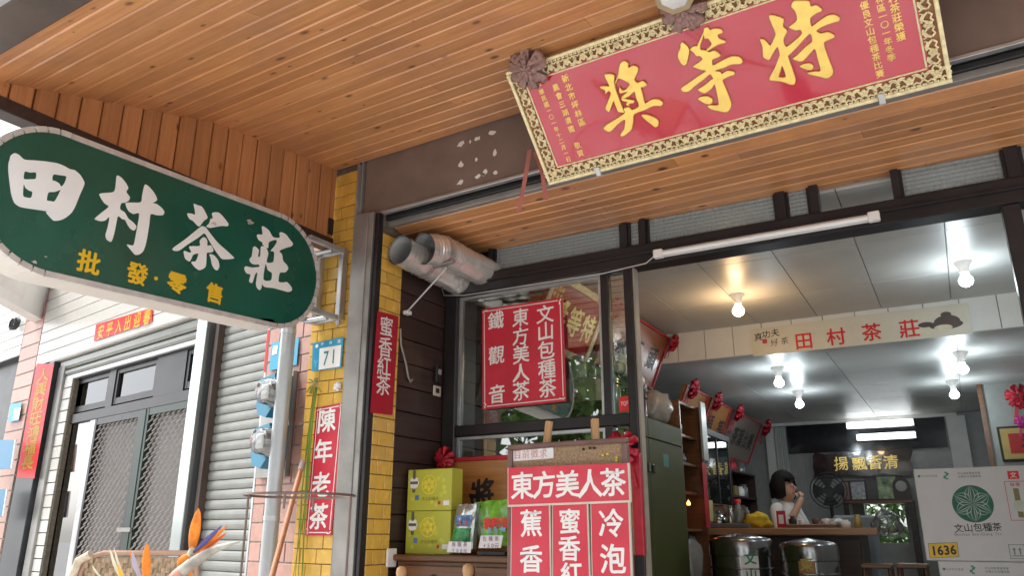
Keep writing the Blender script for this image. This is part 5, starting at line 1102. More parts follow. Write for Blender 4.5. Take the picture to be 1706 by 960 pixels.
# bulbs
def bulb(px, py, zc_, warm, label, watts):
    zb = zc_-0.13; h = hit(S, 2, zb, px, py); e = thing('ceiling_bulb', S.w((h.x, h.y, zb-0.05)), label, 'lamp', 'bare bulbs on the shop ceiling')
    MB(S).lathe((h.x, h.y, 0), [(0.056, zc_-0.001), (0.054, zc_-0.012), (0.030, zc_-0.05), (0.024, zc_-0.075), (0.024, zc_-0.085)], 18).build('ceramic_base', M_wht, e)
    col = (1.0, 0.62, 0.30) if warm else (0.78, 0.92, 1.0)
    MB(S).lathe((h.x, h.y, 0), [(0.018, zb+0.045), (0.024, zb+0.03), (0.040, zb+0.005), (0.042, zb-0.012), (0.033, zb-0.032), (0.016, zb-0.043), (0.0, zb-0.045)], 18).build('bulb_glass', pm('lit_bulb_warm' if warm else 'lit_bulb_cool', (0.9, 0.9, 0.9), 0.3, emit=(1.0, 0.75, 0.45) if warm else (0.92, 0.97, 1.0), es=7.0), e)
    ld = bpy.data.lights.new('bulb_light', 'POINT'); ld.energy = watts; ld.color = col; ld.shadow_soft_size = 0.05
    lo = bpy.data.objects.new('bulb_light', ld); COL.objects.link(lo); lo.parent = e; lo.location = S.w((h.x, h.y, zb-0.055-0.02))-WLOC[e.name]
BW = 2.1
for px, py, zc_, wm, lb in ((1230, 517, 2.85, True, 'warm glowing bulb on the front ceiling'), (1609, 466, 2.85, False, 'cool white bulb on the front ceiling at the right'), (1298, 637, 2.60, False, 'cool bulb on the rear ceiling, nearer of the left pair'),
                            (1332, 673, 2.60, False, 'cool bulb on the rear ceiling, farther of the left pair'), (1604, 614, 2.60, False, 'cool bulb on the rear ceiling, nearer of the right pair'), (1590, 657, 2.60, False, 'cool bulb on the rear ceiling, farther of the right pair')):
    bulb(px, py, zc_, wm, lb, BW)
# rear wall with window, dark glass band and white columns
rw = thing('wall_rear', S.w((1.8, 7.0, 0)), kind='structure')
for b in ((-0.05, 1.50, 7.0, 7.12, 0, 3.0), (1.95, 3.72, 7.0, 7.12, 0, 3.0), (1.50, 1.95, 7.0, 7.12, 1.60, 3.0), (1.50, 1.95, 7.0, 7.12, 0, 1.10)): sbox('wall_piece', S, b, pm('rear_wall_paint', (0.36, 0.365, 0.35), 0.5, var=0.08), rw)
sbox('dark_glass_band', S, (0.68, 2.52, 6.97, 6.995, 2.20, 2.585), pm('dark_glass', (0.02, 0.022, 0.025), 0.08), rw)
sbox('top_rail', S, (0.40, 2.66, 6.93, 6.969, 2.56, 2.598), M_white, rw)
sbox('white_column', S, (0.42, 0.52, 6.90, 6.998, 0, 2.555), M_white, rw); sbox('white_column', S, (2.54, 2.74, 6.90, 6.998, 0, 2.555), M_white, rw)
for i in range(5): MB(S).tube([(0.54+i*0.028, 6.96, 1.2), (0.54+i*0.028, 6.955+0.012*(i % 2), 1.9), (0.54+i*0.028, 6.96, 2.55)], 0.016, 8).build('curtain_fold', M_room, rw)
sbox('window_frame', S, (1.48, 1.97, 6.96, 6.998, 1.585, 1.62), M_cwood, rw)
for i in range(3): sbox('wall_panel_joint', S, (0.86+i*0.42, 0.87+i*0.42, 6.996, 6.999, 1.63, 2.19), M_grey, rw)
pw = thing('partition_wall', S.w((3.3, 5, 0)), kind='structure')
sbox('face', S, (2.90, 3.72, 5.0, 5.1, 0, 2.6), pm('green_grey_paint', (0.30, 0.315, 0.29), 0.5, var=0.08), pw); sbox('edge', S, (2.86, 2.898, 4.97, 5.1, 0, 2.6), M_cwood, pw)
# twin tube lamps at the back
for i, (pa, pb, lb) in enumerate((((1409, 711), (1523, 706), 'upper twin fluorescent lamp glowing at the back of the shop'), ((1426, 731), (1527, 729), 'lower twin fluorescent lamp glowing at the back of the shop'))):
    a = hit(S, 1, 6.85, *pa); b = hit(S, 1, 6.85, *pb); e = thing('fluorescent_lamp', S.w((a.x, 6.9, a.z)), lb, 'lamp', 'fluorescent lamps at the back')
    sbox('housing', S, (a.x, b.x, 6.88, 6.965, a.z-0.03, a.z+0.055), M_wht, e, c=0.005)
    for dz in (-0.022, 0.022): MB(S).tube([(a.x+0.02, 6.86, a.z+0.01+dz), (b.x-0.02, 6.86, a.z+0.01+dz)], 0.015, 10).build('tube', pm('lit_tube', (0.9, 0.9, 0.9), 0.3, emit=(0.93, 0.98, 1.0), es=2.0), e)
# carved dark board with gold characters
q = [hit(S, 1, 6.85, *p) for p in ((1355, 757), (1517, 747), (1522, 790), (1354, 797))]
e = thing('carved_board', S.w((1.5, 6.85, q[2].z)), 'dark carved wooden board with four gold characters on the rear wall', 'plaque')
rg = random.Random(2); P = []
for a, b in zip(q, q[1:]+q[:1]):
    for k in range(7): p = a.lerp(b, k/7); P.append((p.x+rg.uniform(-.02, .02), p.z+rg.uniform(-.018, .018)))
MB(S).poly(P, 6.85, 6.90).build('slab', pm('dark_lacquer', (0.022, 0.010, 0.014), 0.15, coat=0.6, bump=0.3, bscale=15), e)
mb = MB(S)
for ch, p in zip('揚飄香清', ((1401, 773), (1432, 773), (1457, 771), (1484, 770))): px_col(mb, 6.848, ch, p, p, 0.175, bold=0.012, brush=0.06)
mb.build('gold_characters', M_gold, e, fix=False)
# plaques leaning along the left wall
def leaning(name, t0, t1, st, zt_, sb, zb, field, label, text, tcol, frame=None, small=True, ribbons=(0, 0)):
    ez = (S.x*(st-sb)+Vector((0, 0, zt_-zb))); Hh = ez.length; ez.normalize(); ex = S.y.copy(); ey = ez.cross(ex)
    f = Fr(S.w((sb, t0, zb)), ex, ey, ez); L = t1-t0; e = thing(name, S.w(((st+sb)/2, (t0+t1)/2, zb)), label, 'plaque')
    sbox('board', f, (0, L, 0.0, 0.03, 0, Hh), field, e, c=0.004)
    fm = frame or M_redc; w_ = 0.05 if frame else 0.02
    for b in ((0, L, -0.012, -0.0005, 0, w_), (0, L, -0.012, -0.0005, Hh-w_, Hh), (0, w_, -0.012, -0.0005, w_, Hh-w_), (L-w_, L, -0.012, -0.0005, w_, Hh-w_)): sbox('frame_bar' if frame else 'red_ribbon', f, b, fm, e, c=0.003)
    mb = MB(f); n = len(text)
    for i, c in enumerate(text):
        m1 = MB(f); letters(m1, [(L*(0.30+0.52*i/max(1, n-1)), Hh*0.5)], c, Hh*0.42, y=-0.002, bold=0.02, brush=0.06); m1.build('character', tcol, e, fix=False)
    for i in range(3): letters(mb, lerp_pts((0.09+0.045*i, Hh*0.8), (0.09+0.045*i, Hh*0.22), 7), '農會比賽敬贈獎', 0.038, y=-0.002, bold=0.0, brush=0.1)
    mb.build('small_writing', tcol, e, fix=False, kind='stuff'); return f, L, Hh
M_hon = MATS['honey_board']
f, L, Hh = leaning('award_plaque', 0.28, 1.12, 0.60, 2.77, 0.40, 2.33, M_field, 'inner red award plaque with gilt frame seen through the window glass', '獎等特', M_gold, M_brass)
rosette('cloth_rosette', f.w((L+0.03, -0.03, Hh-0.03)), 0.075, M_redc, -f.y, 'red cloth rosette between the two inner plaques behind glass', 'rosette', seed=21)
f, L, Hh = leaning('award_plaque', 1.22, 2.46, 0.60, 2.80, 0.42, 2.37, wood('red_brown_board', (0.22, 0.07, 0.03), (0.30, 0.11, 0.05), 0, rough=0.35, knots=0.0), 'reddish brown plaque with red ribbon edging high on the left wall', '茶王頭', M_black)
rosette('cloth_rosette', f.w((L+0.01, -0.03, Hh-0.03)), 0.07, M_redc, -f.y, 'red cloth rosette at the end of the reddish brown plaque by the beam', 'rosette', seed=22)
M_gb = wood('grey_brown_board', (0.16, 0.12, 0.10), (0.24, 0.19, 0.16), 0, rough=0.4, knots=0.0)
for i, (t0, t1, fld, lb, tx) in enumerate(((3.05, 3.75, M_hon, 'nearest of the three rear plaques above the glass cabinet', '優等'), (3.85, 4.62, M_hon, 'middle of the three rear plaques above the glass cabinet', '頭等'), (4.72, 6.1, M_gb, 'farthest grey brown plaque with red ribbons on the left wall', '茶葉比賽'))):
    f, L, Hh = leaning('award_plaque', t0, t1, 0.55, 2.50, 0.34, 2.02, fld, lb, tx, M_black)
    rosette('cloth_rosette', f.w((0.02, -0.04, Hh-0.02)), 0.09, M_redc, -f.y, ('red rosette on the nearest rear plaque', 'red rosette on the middle rear plaque', 'red rosette on the near end of the grey brown plaque')[i], 'rosette', seed=30+i)
rosette('cloth_rosette', f.w((L, -0.04, Hh-0.02)), 0.10, M_redc, -f.y, 'red rosette on the far end of the grey brown plaque', 'rosette', seed=35)
# green steel cabinet
M_ol = pm('olive_steel', (0.060, 0.068, 0.018), 0.55, spec=0.2, var=0.12, scale=4)
gc = thing('steel_cabinet', S.w((0.45, 1.4, 0)), 'tall olive green steel cabinet just inside the doorway', 'cabinet')
sbox('body', S, (0.12, 0.735, 0.62, 2.16, 0.0, 1.99), M_ol, gc, c=0.006)
for t0, t1 in ((0.63, 1.385), (1.39, 2.15)):
    for z0, z1 in ((0.08, 1.835), (1.842, 1.98)):
        d = sbox('door', S, (0.7355, 0.750, t0, t1, z0, z1), M_ol, gc, c=0.003)
        if z0 < 1: sbox('handle', S, (0.7505, 0.770, (t1-0.06 if t0 < 1 else t0+0.03), (t1-0.03 if t0 < 1 else t0+0.06), 1.60, 1.66), M_steel, d, c=0.004)
a = hit(SX, 1, -0.752, 1110, 768); sbox('green_sticker', S, (0.7502, 0.7512, a.x-0.06, a.x+0.06, a.z-0.045, a.z+0.045), pm('teal_sticker', (0.0, 0.13, 0.09), 0.4), gc)
a = hit(S, 1, 0.60, 1061, 815); e = thing('red_card', S.w((a.x, 0.60, a.z-0.1)), 'small red card with a white character on the cabinet behind glass', 'sign')
sbox('sheet', S, (a.x-0.07, a.x+0.05, 0.605, 0.608, a.z-0.1, a.z+0.1), M_red, e); mb = MB(S); letters(mb, [(a.x, a.z)], '內', 0.11, y=0.604, bold=0.025); mb.build('white_character', M_wht, e, fix=False)
# things on top of the cabinet
def canister(name, s_, t, z, r, h, label, lid=True, m=M_steel, extra=None):
    e = thing(name, S.w((s_, t, z)), label, 'canister')
    MB(S).lathe((s_, t, z), [(r*0.97, 0.001), (r, 0.01), (r, h*0.86), (r*0.985, h*0.87)], 24).build('drum', m, e)
    if lid: MB(S).lathe((s_, t, z), [(r*1.03, h*0.872), (r*1.03, h*0.95), (r*0.98, h*0.97), (r*0.55, h*0.985), (0.0, h)], 24).build('lid', m, e)
    MB(S).tube([(s_+r*1.035*math.cos(k*math.pi/12), t+r*1.035*math.sin(k*math.pi/12), z+h*0.80) for k in range(25)], 0.006, 6, False).build('hoop', m, e)
    return e
canister('tea_canister', 0.58, 1.45, 1.992, 0.10, 0.20, 'dark polished canister on top of the steel cabinet', m=pm('dark_steel_tin', (0.10, 0.08, 0.08), 0.12, metal=0.8))
canister('tea_canister', 0.56, 1.15, 1.992, 0.09, 0.24, 'pale silver canister nearest the window on the steel cabinet')
e = canister('tea_canister', 0.55, 1.72, 1.992, 0.08, 0.22, 'brown tin canister farthest along the steel cabinet top', m=pm('brown_tin', (0.08, 0.035, 0.03), 0.2, metal=0.5))
a = S.w((0.55, 0.80, 1.992)); sbox('cardboard_carton', S, (0.30, 0.66, 0.70, 1.0, 1.993, 2.16), pm('beige_carton', (0.45, 0.38, 0.28), 0.7), label='pale carton on the steel cabinet beside the canisters', cat='box', c=0.004)
def crumple(name, c, r, m, label, cat, seed, sc=(1, 1, 1), amp=0.35):
    bm = bmesh.new(); bmesh.ops.create_icosphere(bm, subdivisions=3, radius=1)
    for v in bm.verts:
        n = noise.noise(v.co*2.3+Vector((seed, 0, 0)))*amp+noise.noise(v.co*6+Vector((0, seed, 0)))*amp*0.4; v.co *= (1+n); v.co = Vector((v.co.x*r*sc[0], v.co.y*r*sc[1], max(v.co.z, -0.75)*r*sc[2]))
    bm.verts.index_update(); mb = MB(); mb.add([v.co+Vector(c) for v in bm.verts], [tuple(x.index for x in f.verts) for f in bm.faces], True); bm.free(); return mb.build(name, m, None, label, cat)
M_plas = glass('thin_plastic', tint=(0.70, 0.72, 0.74), rough=0.3, refl=0.10)
M_plasw = pm('milky_plastic', (0.50, 0.50, 0.48), 0.2, trans=0.3, coat=0.4)
crumple('plastic_bag', S.w((0.58, 2.05, 2.13)), 0.16, M_plasw, 'crumpled pale plastic bag on the far end of the steel cabinet', 'bag', 3, (0.8, 1, 0.9))
e = thing('zebra_bag', S.w((0.62, 1.35, 2.23)), 'black and white striped cloth bundle on the canisters', 'bag')
mb = MB(S); mb.tube([(0.62, 1.15, 2.30), (0.64, 1.35, 2.31), (0.63, 1.6, 2.27), (0.60, 1.78, 2.25)], [0.03, 0.06, 0.045, 0.02], 12); mb.build('bundle', M_wht, e)
for k in range(7): MB(S).tube([(0.622+0.003*k, 1.2+k*0.075, 2.302-0.006*k), (0.623+0.003*k, 1.215+k*0.075, 2.302-0.006*k)], 0.057-0.003*abs(k-2), 10, False).build('stripe', M_black, e)
# open shelf
os_ = thing('open_shelf', S.w((0.5, 2.45, 0)), 'brown open shelf unit between the steel cabinet and the glass cabinet', 'shelf')
sbox('back', S, (0.10, 0.12, 2.20, 2.68, 0, 2.22), M_cwood, os_); sbox('side', S, (0.12, 0.73, 2.20, 2.22, 0, 2.22), M_cwood, os_); sbox('side', S, (0.12, 0.76, 2.66, 2.69, 0, 2.22), M_cwood, os_)
for z in (0.05, 1.22, 1.50, 1.72, 1.94, 2.20): sbox('shelf_board', S, (0.12, 0.72, 2.221, 2.659, z, z+0.02), M_cwood, os_)
for i, (z, tt, r, h) in enumerate(((1.521, 2.40, 0.05, 0.10), (1.741, 2.36, 0.045, 0.12), (1.961, 2.42, 0.055, 0.13), (1.741, 2.54, 0.045, 0.09))):
    MB(S).lathe((0.62, tt, z), [(r*0.7, 0), (r, h*0.3), (r, h*0.7), (r*0.6, h*0.9), (r*0.65, h)], 16).build('tea_jar', (M_wht, M_steel, M_plasw, M_steel)[i], label=('white jar on the lower shelf board', 'steel jar on the middle shelf board', 'cloudy jar on the upper shelf board', 'second steel jar on the middle shelf board')[i], cat='jar')
h = hit(SX, 1, -0.70, 1147, 838); MB(S).lathe((0.70, h.x, h.z-0.02), [(0.012, 0), (0.016, 0.015), (0.0, 0.04)], 10).build('red_night_light', pm('red_glow', (0.8, 0.1, 0.02), 0.4, emit=(1.0, 0.18, 0.03), es=6.0), label='tiny glowing orange red lamp on the shelf', cat='lamp')
e = thing('red_scroll', S.w((0.80, 2.72, 1.25)), 'narrow red hanging strip beside the open shelf', 'banner'); sbox('sheet', S, (0.765, 0.768, 2.60, 2.72, 1.25, 1.76), M_redc, e)
sbox('shelf_end_frame', S, (0.77, 0.79, 2.60, 2.74, 1.78, 2.26), pm('dim_white_panel', (0.35, 0.36, 0.36), 0.3), label='pale framed panel on the corner of the open shelf', cat='panel', c=0.003)
# glass display cabinet
gd = thing('glass_cabinet', S.w((0.5, 3.15, 0)), 'black framed glass display cabinet against the left wall', 'cabinet')
x0, x1, t0, t1, z0, z1 = 0.12, 0.74, 2.76, 3.62, 1.45, 2.02
sbox('base', S, (x0, x1, t0, t1, 0, z0), M_cwood, gd); sbox('back', S, (x0, x0+0.02, t0, t1, z0, z1), pm('dim_mirror', (0.30, 0.34, 0.33), 0.1, metal=0.6), gd); sbox('top', S, (x0, x1+0.01, t0, t1, z1, z1+0.05), M_black, gd)
for tt in (t0, t1-0.025, (t0+t1)/2): sbox('post', S, (x1-0.02, x1, tt, tt+0.025, z0, z1), M_black, gd)
sbox('front_pane', S, (x1-0.012, x1-0.008, t0+0.026, t1-0.026, z0, z1), glass('cabinet_glass', tint=(0.8, 0.88, 0.86), refl=0.18), gd); sbox('end_pane', S, (x0+0.02, x1-0.021, t0+0.004, t0+0.008, z0, z1), MATS['cabinet_glass'], gd)
sbox('glass_shelf', S, (x0+0.02, x1-0.03, t0+0.03, t1-0.03, z0+0.27, z0+0.278), MATS['cabinet_glass'], gd)
for i in range(4): MB(S).lathe((0.5, t0+0.14+i*0.2, z0+0.002+(0.278 if i % 2 else 0)), [(0.05, 0), (0.055, 0.1), (0.03, 0.15), (0.03, 0.18)], 14).build('display_tin', (M_fgold, M_steel, M_brass, M_gpr)[i], label=('gold tin inside the glass cabinet', 'silver tin inside the glass cabinet', 'brass tin inside the glass cabinet', 'green tin inside the glass cabinet')[i], cat='tin')
sbox('yellow_note', S, (0.742, 0.744, 2.80, 2.92, 1.30, 1.47), pm('yellow_paper', (0.55, 0.48, 0.20), 0.6), label='pale yellow paper note under the glass cabinet', cat='note')
# tea counter
CT = 2.78
a = hit(S, 1, CT, 1150, 881); b = hit(S, 1, CT, 1461, 881); zc_ = 1.247
tc_ = thing('tea_counter', S.w((1.3, 3.0, 0)), 'high wooden tea counter with a pale wood edge', 'counter')
M_ctop = wood('counter_top', (0.30, 0.16, 0.08), (0.42, 0.25, 0.13), 0, rough=0.35, coat=0.3, knots=0.0)
sbox('top', S, (a.x, b.x, CT, CT+0.55, zc_-0.055, zc_), M_ctop, tc_, c=0.006); sbox('front_panel', S, (a.x+0.03, b.x-0.12, CT+0.10, CT+0.13, 0, zc_-0.056), M_dwood, tc_); sbox('end_panel', S, (b.x-0.15, b.x-0.12, CT+0.131, CT+0.5, 0, zc_-0.056), M_dwood, tc_)
for i in range(3): sbox('front_plank', S, (a.x+0.05+i*0.42, a.x+0.44+i*0.42, CT+0.09, CT+0.099, 0.05, zc_-0.08), M_dwood, tc_, c=0.003)
# big steel drums with name cards
for px0, px1, tt, ytop, tx, col, ink, lb in ((1182, 1291, 2.30, 889, '文山', M_wht, pm('green_ink', (0.0, 0.22, 0.10), 0.4), 'left big steel tea drum with white card and green characters'), (1298, 1401, 2.20, 897, '東方', pm('brown_card', (0.36, 0.18, 0.07), 0.6), pm('gold_green_ink', (0.42, 0.34, 0.06), 0.4), 'right big steel tea drum with brown card')):
    a = hit(S, 1, tt, px0, 930); b = hit(S, 1, tt, px1, 930); r = (b.x-a.x)/2*0.93; ht = hit(S, 1, tt-r, (px0+px1)/2, ytop).z; c = (a.x+b.x)/2
    e = canister('tea_drum', c, tt, 0.0, r, ht, lb); e['group'] = 'big steel tea drums'; e['category'] = 'drum'
    w_ = 0.56; k0 = (-1.08 if px0 < 1200 else -1.52)-w_/2; n = 5; zt_ = ht-0.10; vs = []
    for i in range(n+1):
        an = k0+w_*i/n; vs += [(c+(r+0.003)*math.cos(an), tt+(r+0.003)*math.sin(an), zt_), (c+(r+0.003)*math.cos(an), tt+(r+0.003)*math.sin(an), zt_-0.42)]
    MB(S).add(vs, [(2*i, 2*i+2, 2*i+3, 2*i+1) for i in range(n)], True).build('name_card', col, e, fix=False)
    am = k0+w_/2; nrm = Vector((math.cos(am), math.sin(am), 0)); f = Fr(S.w((c+(r+0.008)*nrm.x, tt+(r+0.008)*nrm.y, 0)), S.x*(-nrm.y)+S.y*nrm.x, -(S.x*nrm.x+S.y*nrm.y))
    mb = MB(f); letters(mb, [(0, zt_-0.07), (0, zt_-0.18)], tx, 0.088, y=0.0, bold=0.025, brush=0.06); mb.build('characters', ink, e, fix=False)
# on the counter
ZC = zc_+0.001
def on(px, t=CT+0.2): return hit(S, 1, t, px, 880).x
e = thing('kettle', S.w((on(1198), CT+0.2, ZC)), 'steel kettle with handle at the left end of the counter', 'kettle'); x = on(1198)
MB(S).lathe((x, CT+0.2, ZC), [(0.07, 0), (0.085, 0.03), (0.08, 0.08), (0.05, 0.115), (0.02, 0.12), (0.015, 0.135), (0.0, 0.14)], 18).build('body', M_steel, e)
MB(S).tube([(x-0.07, CT+0.2, ZC+0.09), (x-0.06, CT+0.2, ZC+0.18), (x+0.05, CT+0.2, ZC+0.18), (x+0.065, CT+0.2, ZC+0.09)], 0.007, 6).build('handle', M_black, e); MB(S).tube([(x+0.07, CT+0.2, ZC+0.05), (x+0.13, CT+0.2, ZC+0.11)], [0.016, 0.009], 8).build('spout', M_steel, e)
x = on(1212, CT+0.05); sbox('grey_tray', S, (x-0.18, x+0.18, CT+0.01, CT+0.10, ZC, ZC+0.035), pm('grey_tin', (0.22, 0.23, 0.24), 0.3, metal=0.6), label='flat grey tin tray at the left end of the counter', cat='tray', c=0.006)
crumple('yellow_cloth', S.w((on(1262), CT+0.22, ZC+0.05)), 0.085, pm('yellow_cloth', (0.62, 0.42, 0.02), 0.8, var=0.15), 'crumpled bright yellow cloth on the counter', 'cloth', 5, (1.25, 0.8, 0.85))
x = on(1232, CT+0.3); e = thing('glass_bottle', S.w((x, CT+0.3, ZC)), 'large glass bottle with red cap behind the yellow cloth', 'bottle'); MB(S).lathe((x, CT+0.3, ZC), [(0.05, 0), (0.06, 0.02), (0.06, 0.12), (0.025, 0.18), (0.022, 0.20)], 16).build('glass', pm('bottle_glass', (0.35, 0.38, 0.33), 0.08, trans=0.6), e); MB(S).lathe((x, CT+0.3, ZC), [(0.03, 0.201), (0.03, 0.235), (0, 0.237)], 14).build('cap', M_dred, e)
x = on(1303, CT+0.08); e = thing('red_menu_stand', S.w((x, CT+0.08, ZC)), 'small red and white menu card standing on the counter', 'menu card'); sbox('card', S, (x-0.035, x+0.035, CT+0.08, CT+0.084, ZC, ZC+0.13), M_red, e); sbox('white_field', S, (x-0.02, x+0.018, CT+0.078, CT+0.0795, ZC+0.03, ZC+0.10), M_wht, e)
x = on(1350, CT+0.18); e = thing('tea_tray', S.w((x, CT+0.2, ZC)), 'tea tray crowded with cups before the woman', 'tray'); sbox('tray', S, (x-0.20, x+0.20, CT+0.08, CT+0.36, ZC, ZC+0.028), M_cwood, e, c=0.006)
for i, (dx, dy, r) in enumerate(((-0.15, 0.05, 0.03), (-0.06, -0.04, 0.028), (0.03, 0.06, 0.033), (0.12, -0.02, 0.03), (0.16, 0.08, 0.026))): MB(S).lathe((x+dx, CT+0.2+dy, ZC+0.029), [(r*0.6, 0), (r, r*1.3), (r*0.9, r*1.3), (r*0.5, 0.006)], 12).build('tea_cup', M_wht if i % 2 else M_cwood, label=('white cup at the left of the tea tray', 'second cup along the tea tray', 'brown middle cup on the tea tray', 'fourth cup along the tea tray', 'cup at the right end of the tea tray')[i], cat='cup')
x = on(1395, CT+0.3); crumple('white_cloth', S.w((x, CT+0.3, ZC+0.035)), 0.06, M_room, 'folded pale cloth at the right of the tea tray', 'cloth', 8, (1.6, 1, 0.6))
# carton and clear bag at the right end of the counter
h = hit(S, 1, 3.6, 1425, 880); sbox('grey_bin', S, (h.x-0.16, h.x+0.16, 3.5, 3.8, 0.0, h.z+0.10), pm('grey_plastic_bin', (0.20, 0.23, 0.26), 0.4), label='grey plastic bin behind the right end of the counter', cat='bin', c=0.02)
h = hit(S, 1, 2.95, 1478, 875); crumple('clear_bag', S.w((h.x, 2.95, h.z)), 0.11, M_plas, 'clear plastic bag bulging at the right end of the counter', 'bag', 12, (0.9, 0.8, 1.0), 0.4)
h = hit(S, 1, 2.9, 1160, 915); crumple('clear_bag', S.w((h.x+0.02, 2.62, h.z-0.1)), 0.15, M_plasw, 'milky plastic bag beside the left steel drum', 'bag', 17, (0.7, 0.7, 1.5), 0.3)
# rear shelf with framed pictures, fan
h0 = hit(S, 1, 6.5, 1405, 836); h1 = hit(S, 1, 6.5, 1522, 836)
sh2 = thing('rear_shelf', S.w((h0.x, 6.6, 0)), 'low dark shelf holding framed pictures below the carved board', 'shelf'); sbox('top', S, (h0.x, h1.x, 6.42, 6.8, h0.z-0.03, h0.z), M_cwood, sh2, c=0.004)
for xx in (h0.x, h1.x-0.06): sbox('upright', S, (xx, xx+0.06, 6.45, 6.78, 0, h0.z-0.031), M_dwood, sh2)
for px, w_, hh, m, lb in ((1412, 0.10, 0.24, pm('pink_tin', (0.30, 0.16, 0.15), 0.5), 'pinkish narrow frame at the left of the rear shelf'), (1432, 0.19, 0.24, pm('grey_photo', (0.45, 0.46, 0.46), 0.4, var=0.5, scale=30), 'black framed grey photograph on the rear shelf'), (1456, 0.15, 0.25, pm('dark_photo', (0.05, 0.05, 0.05), 0.3), 'dark framed picture on the rear shelf'), (1481, 0.24, 0.29, pm('meadow_photo', (0.28, 0.36, 0.20), 0.4, var=0.8, scale=14), 'colourful meadow picture on the rear shelf')):
    c = hit(S, 1, 6.5, px, 836); e = thing('picture_frame', S.w((c.x, 6.5, h0.z)), lb, 'picture'); sbox('frame', S, (c.x-w_/2, c.x+w_/2, 6.50, 6.52, h0.z+0.001, h0.z+hh), M_dwood, e, c=0.004); sbox('picture', S, (c.x-w_/2+0.02, c.x+w_/2-0.02, 6.497, 6.501, h0.z+0.02, h0.z+hh-0.02), m, e)
c = hit(S, 1, 6.5, 1505, 836); e = thing('mantel_clock', S.w((c.x, 6.5, h0.z)), 'round topped wooden clock at the right of the rear shelf', 'clock')
MB(S).poly([(c.x-0.09, h0.z+0.001), (c.x+0.09, h0.z+0.001), (c.x+0.09, h0.z+0.17)]+[(c.x+0.09*math.cos(k*0.3927), h0.z+0.17+0.09*math.sin(k*0.3927)) for k in range(1, 8)]+[(c.x-0.09, h0.z+0.17)], 6.49, 6.55).build('case', M_dwood, e); mb = MB(S); disc(mb, c.x, h0.z+0.16, 0.06, 0.06, 6.488); mb.build('dial', M_grey, e, fix=False)
c = hit(S, 1, 5.6, 1381, 818); e = thing('pedestal_fan', S.w((c.x, 5.6, 0)), 'black pedestal fan beside the woman', 'fan')
for k in range(4):
    r = 0.19*(1-0.2*k); MB(S).tube([(c.x+r*math.cos(j*0.2618), 5.56-0.05*(1-(r/0.19)**2), c.z+r*math.sin(j*0.2618)) for j in range(25)], 0.006, 5, False).build('guard_ring', M_black, e)
for k in range(4): MB(S).poly([(c.x+0.03*math.cos(k*1.571+a), c.z+0.03*math.sin(k*1.571+a)) for a in (-0.5, 0.5)]+[(c.x+0.17*math.cos(k*1.571+a), c.z+0.17*math.sin(k*1.571+a)) for a in (0.55, 0.1, -0.45)], 5.57, 5.575).build('blade', M_black, e)
MB(S).lathe((c.x, 5.6, c.z), [(0.055, -0.02), (0.06, 0.06), (0.03, 0.12)], 14, axis=1).build('motor', M_black, e); MB(S).tube([(c.x, 5.65, c.z), (c.x, 5.65, 0.03)], 0.018, 8).build('pole', M_black, e); MB(S).lathe((c.x, 5.65, 0), [(0.2, 0), (0.19, 0.03), (0.03, 0.05)], 20).build('base', M_black, e)
# stools
for px, lb in ((1462, 'left dark red stool beyond the counter end'), (1520, 'right dark red stool near the white cartons')):
    c = hit(S, 1, 2.45, px, 940); z = c.z; e = thing('wooden_stool', S.w((c.x, 2.45, 0)), lb, 'stool', 'dark red stools')
    sbox('seat', S, (c.x-0.10, c.x+0.10, 2.33, 2.57, z-0.03, z), M_cwood, e, c=0.008)
    for dx in (-0.08, 0.08):
        for dy in (2.36, 2.54): MB(S).tube([(c.x+dx, dy, z-0.03), (c.x+dx*1.25, dy, 0)], 0.014, 6).build('leg', M_cwood, e)
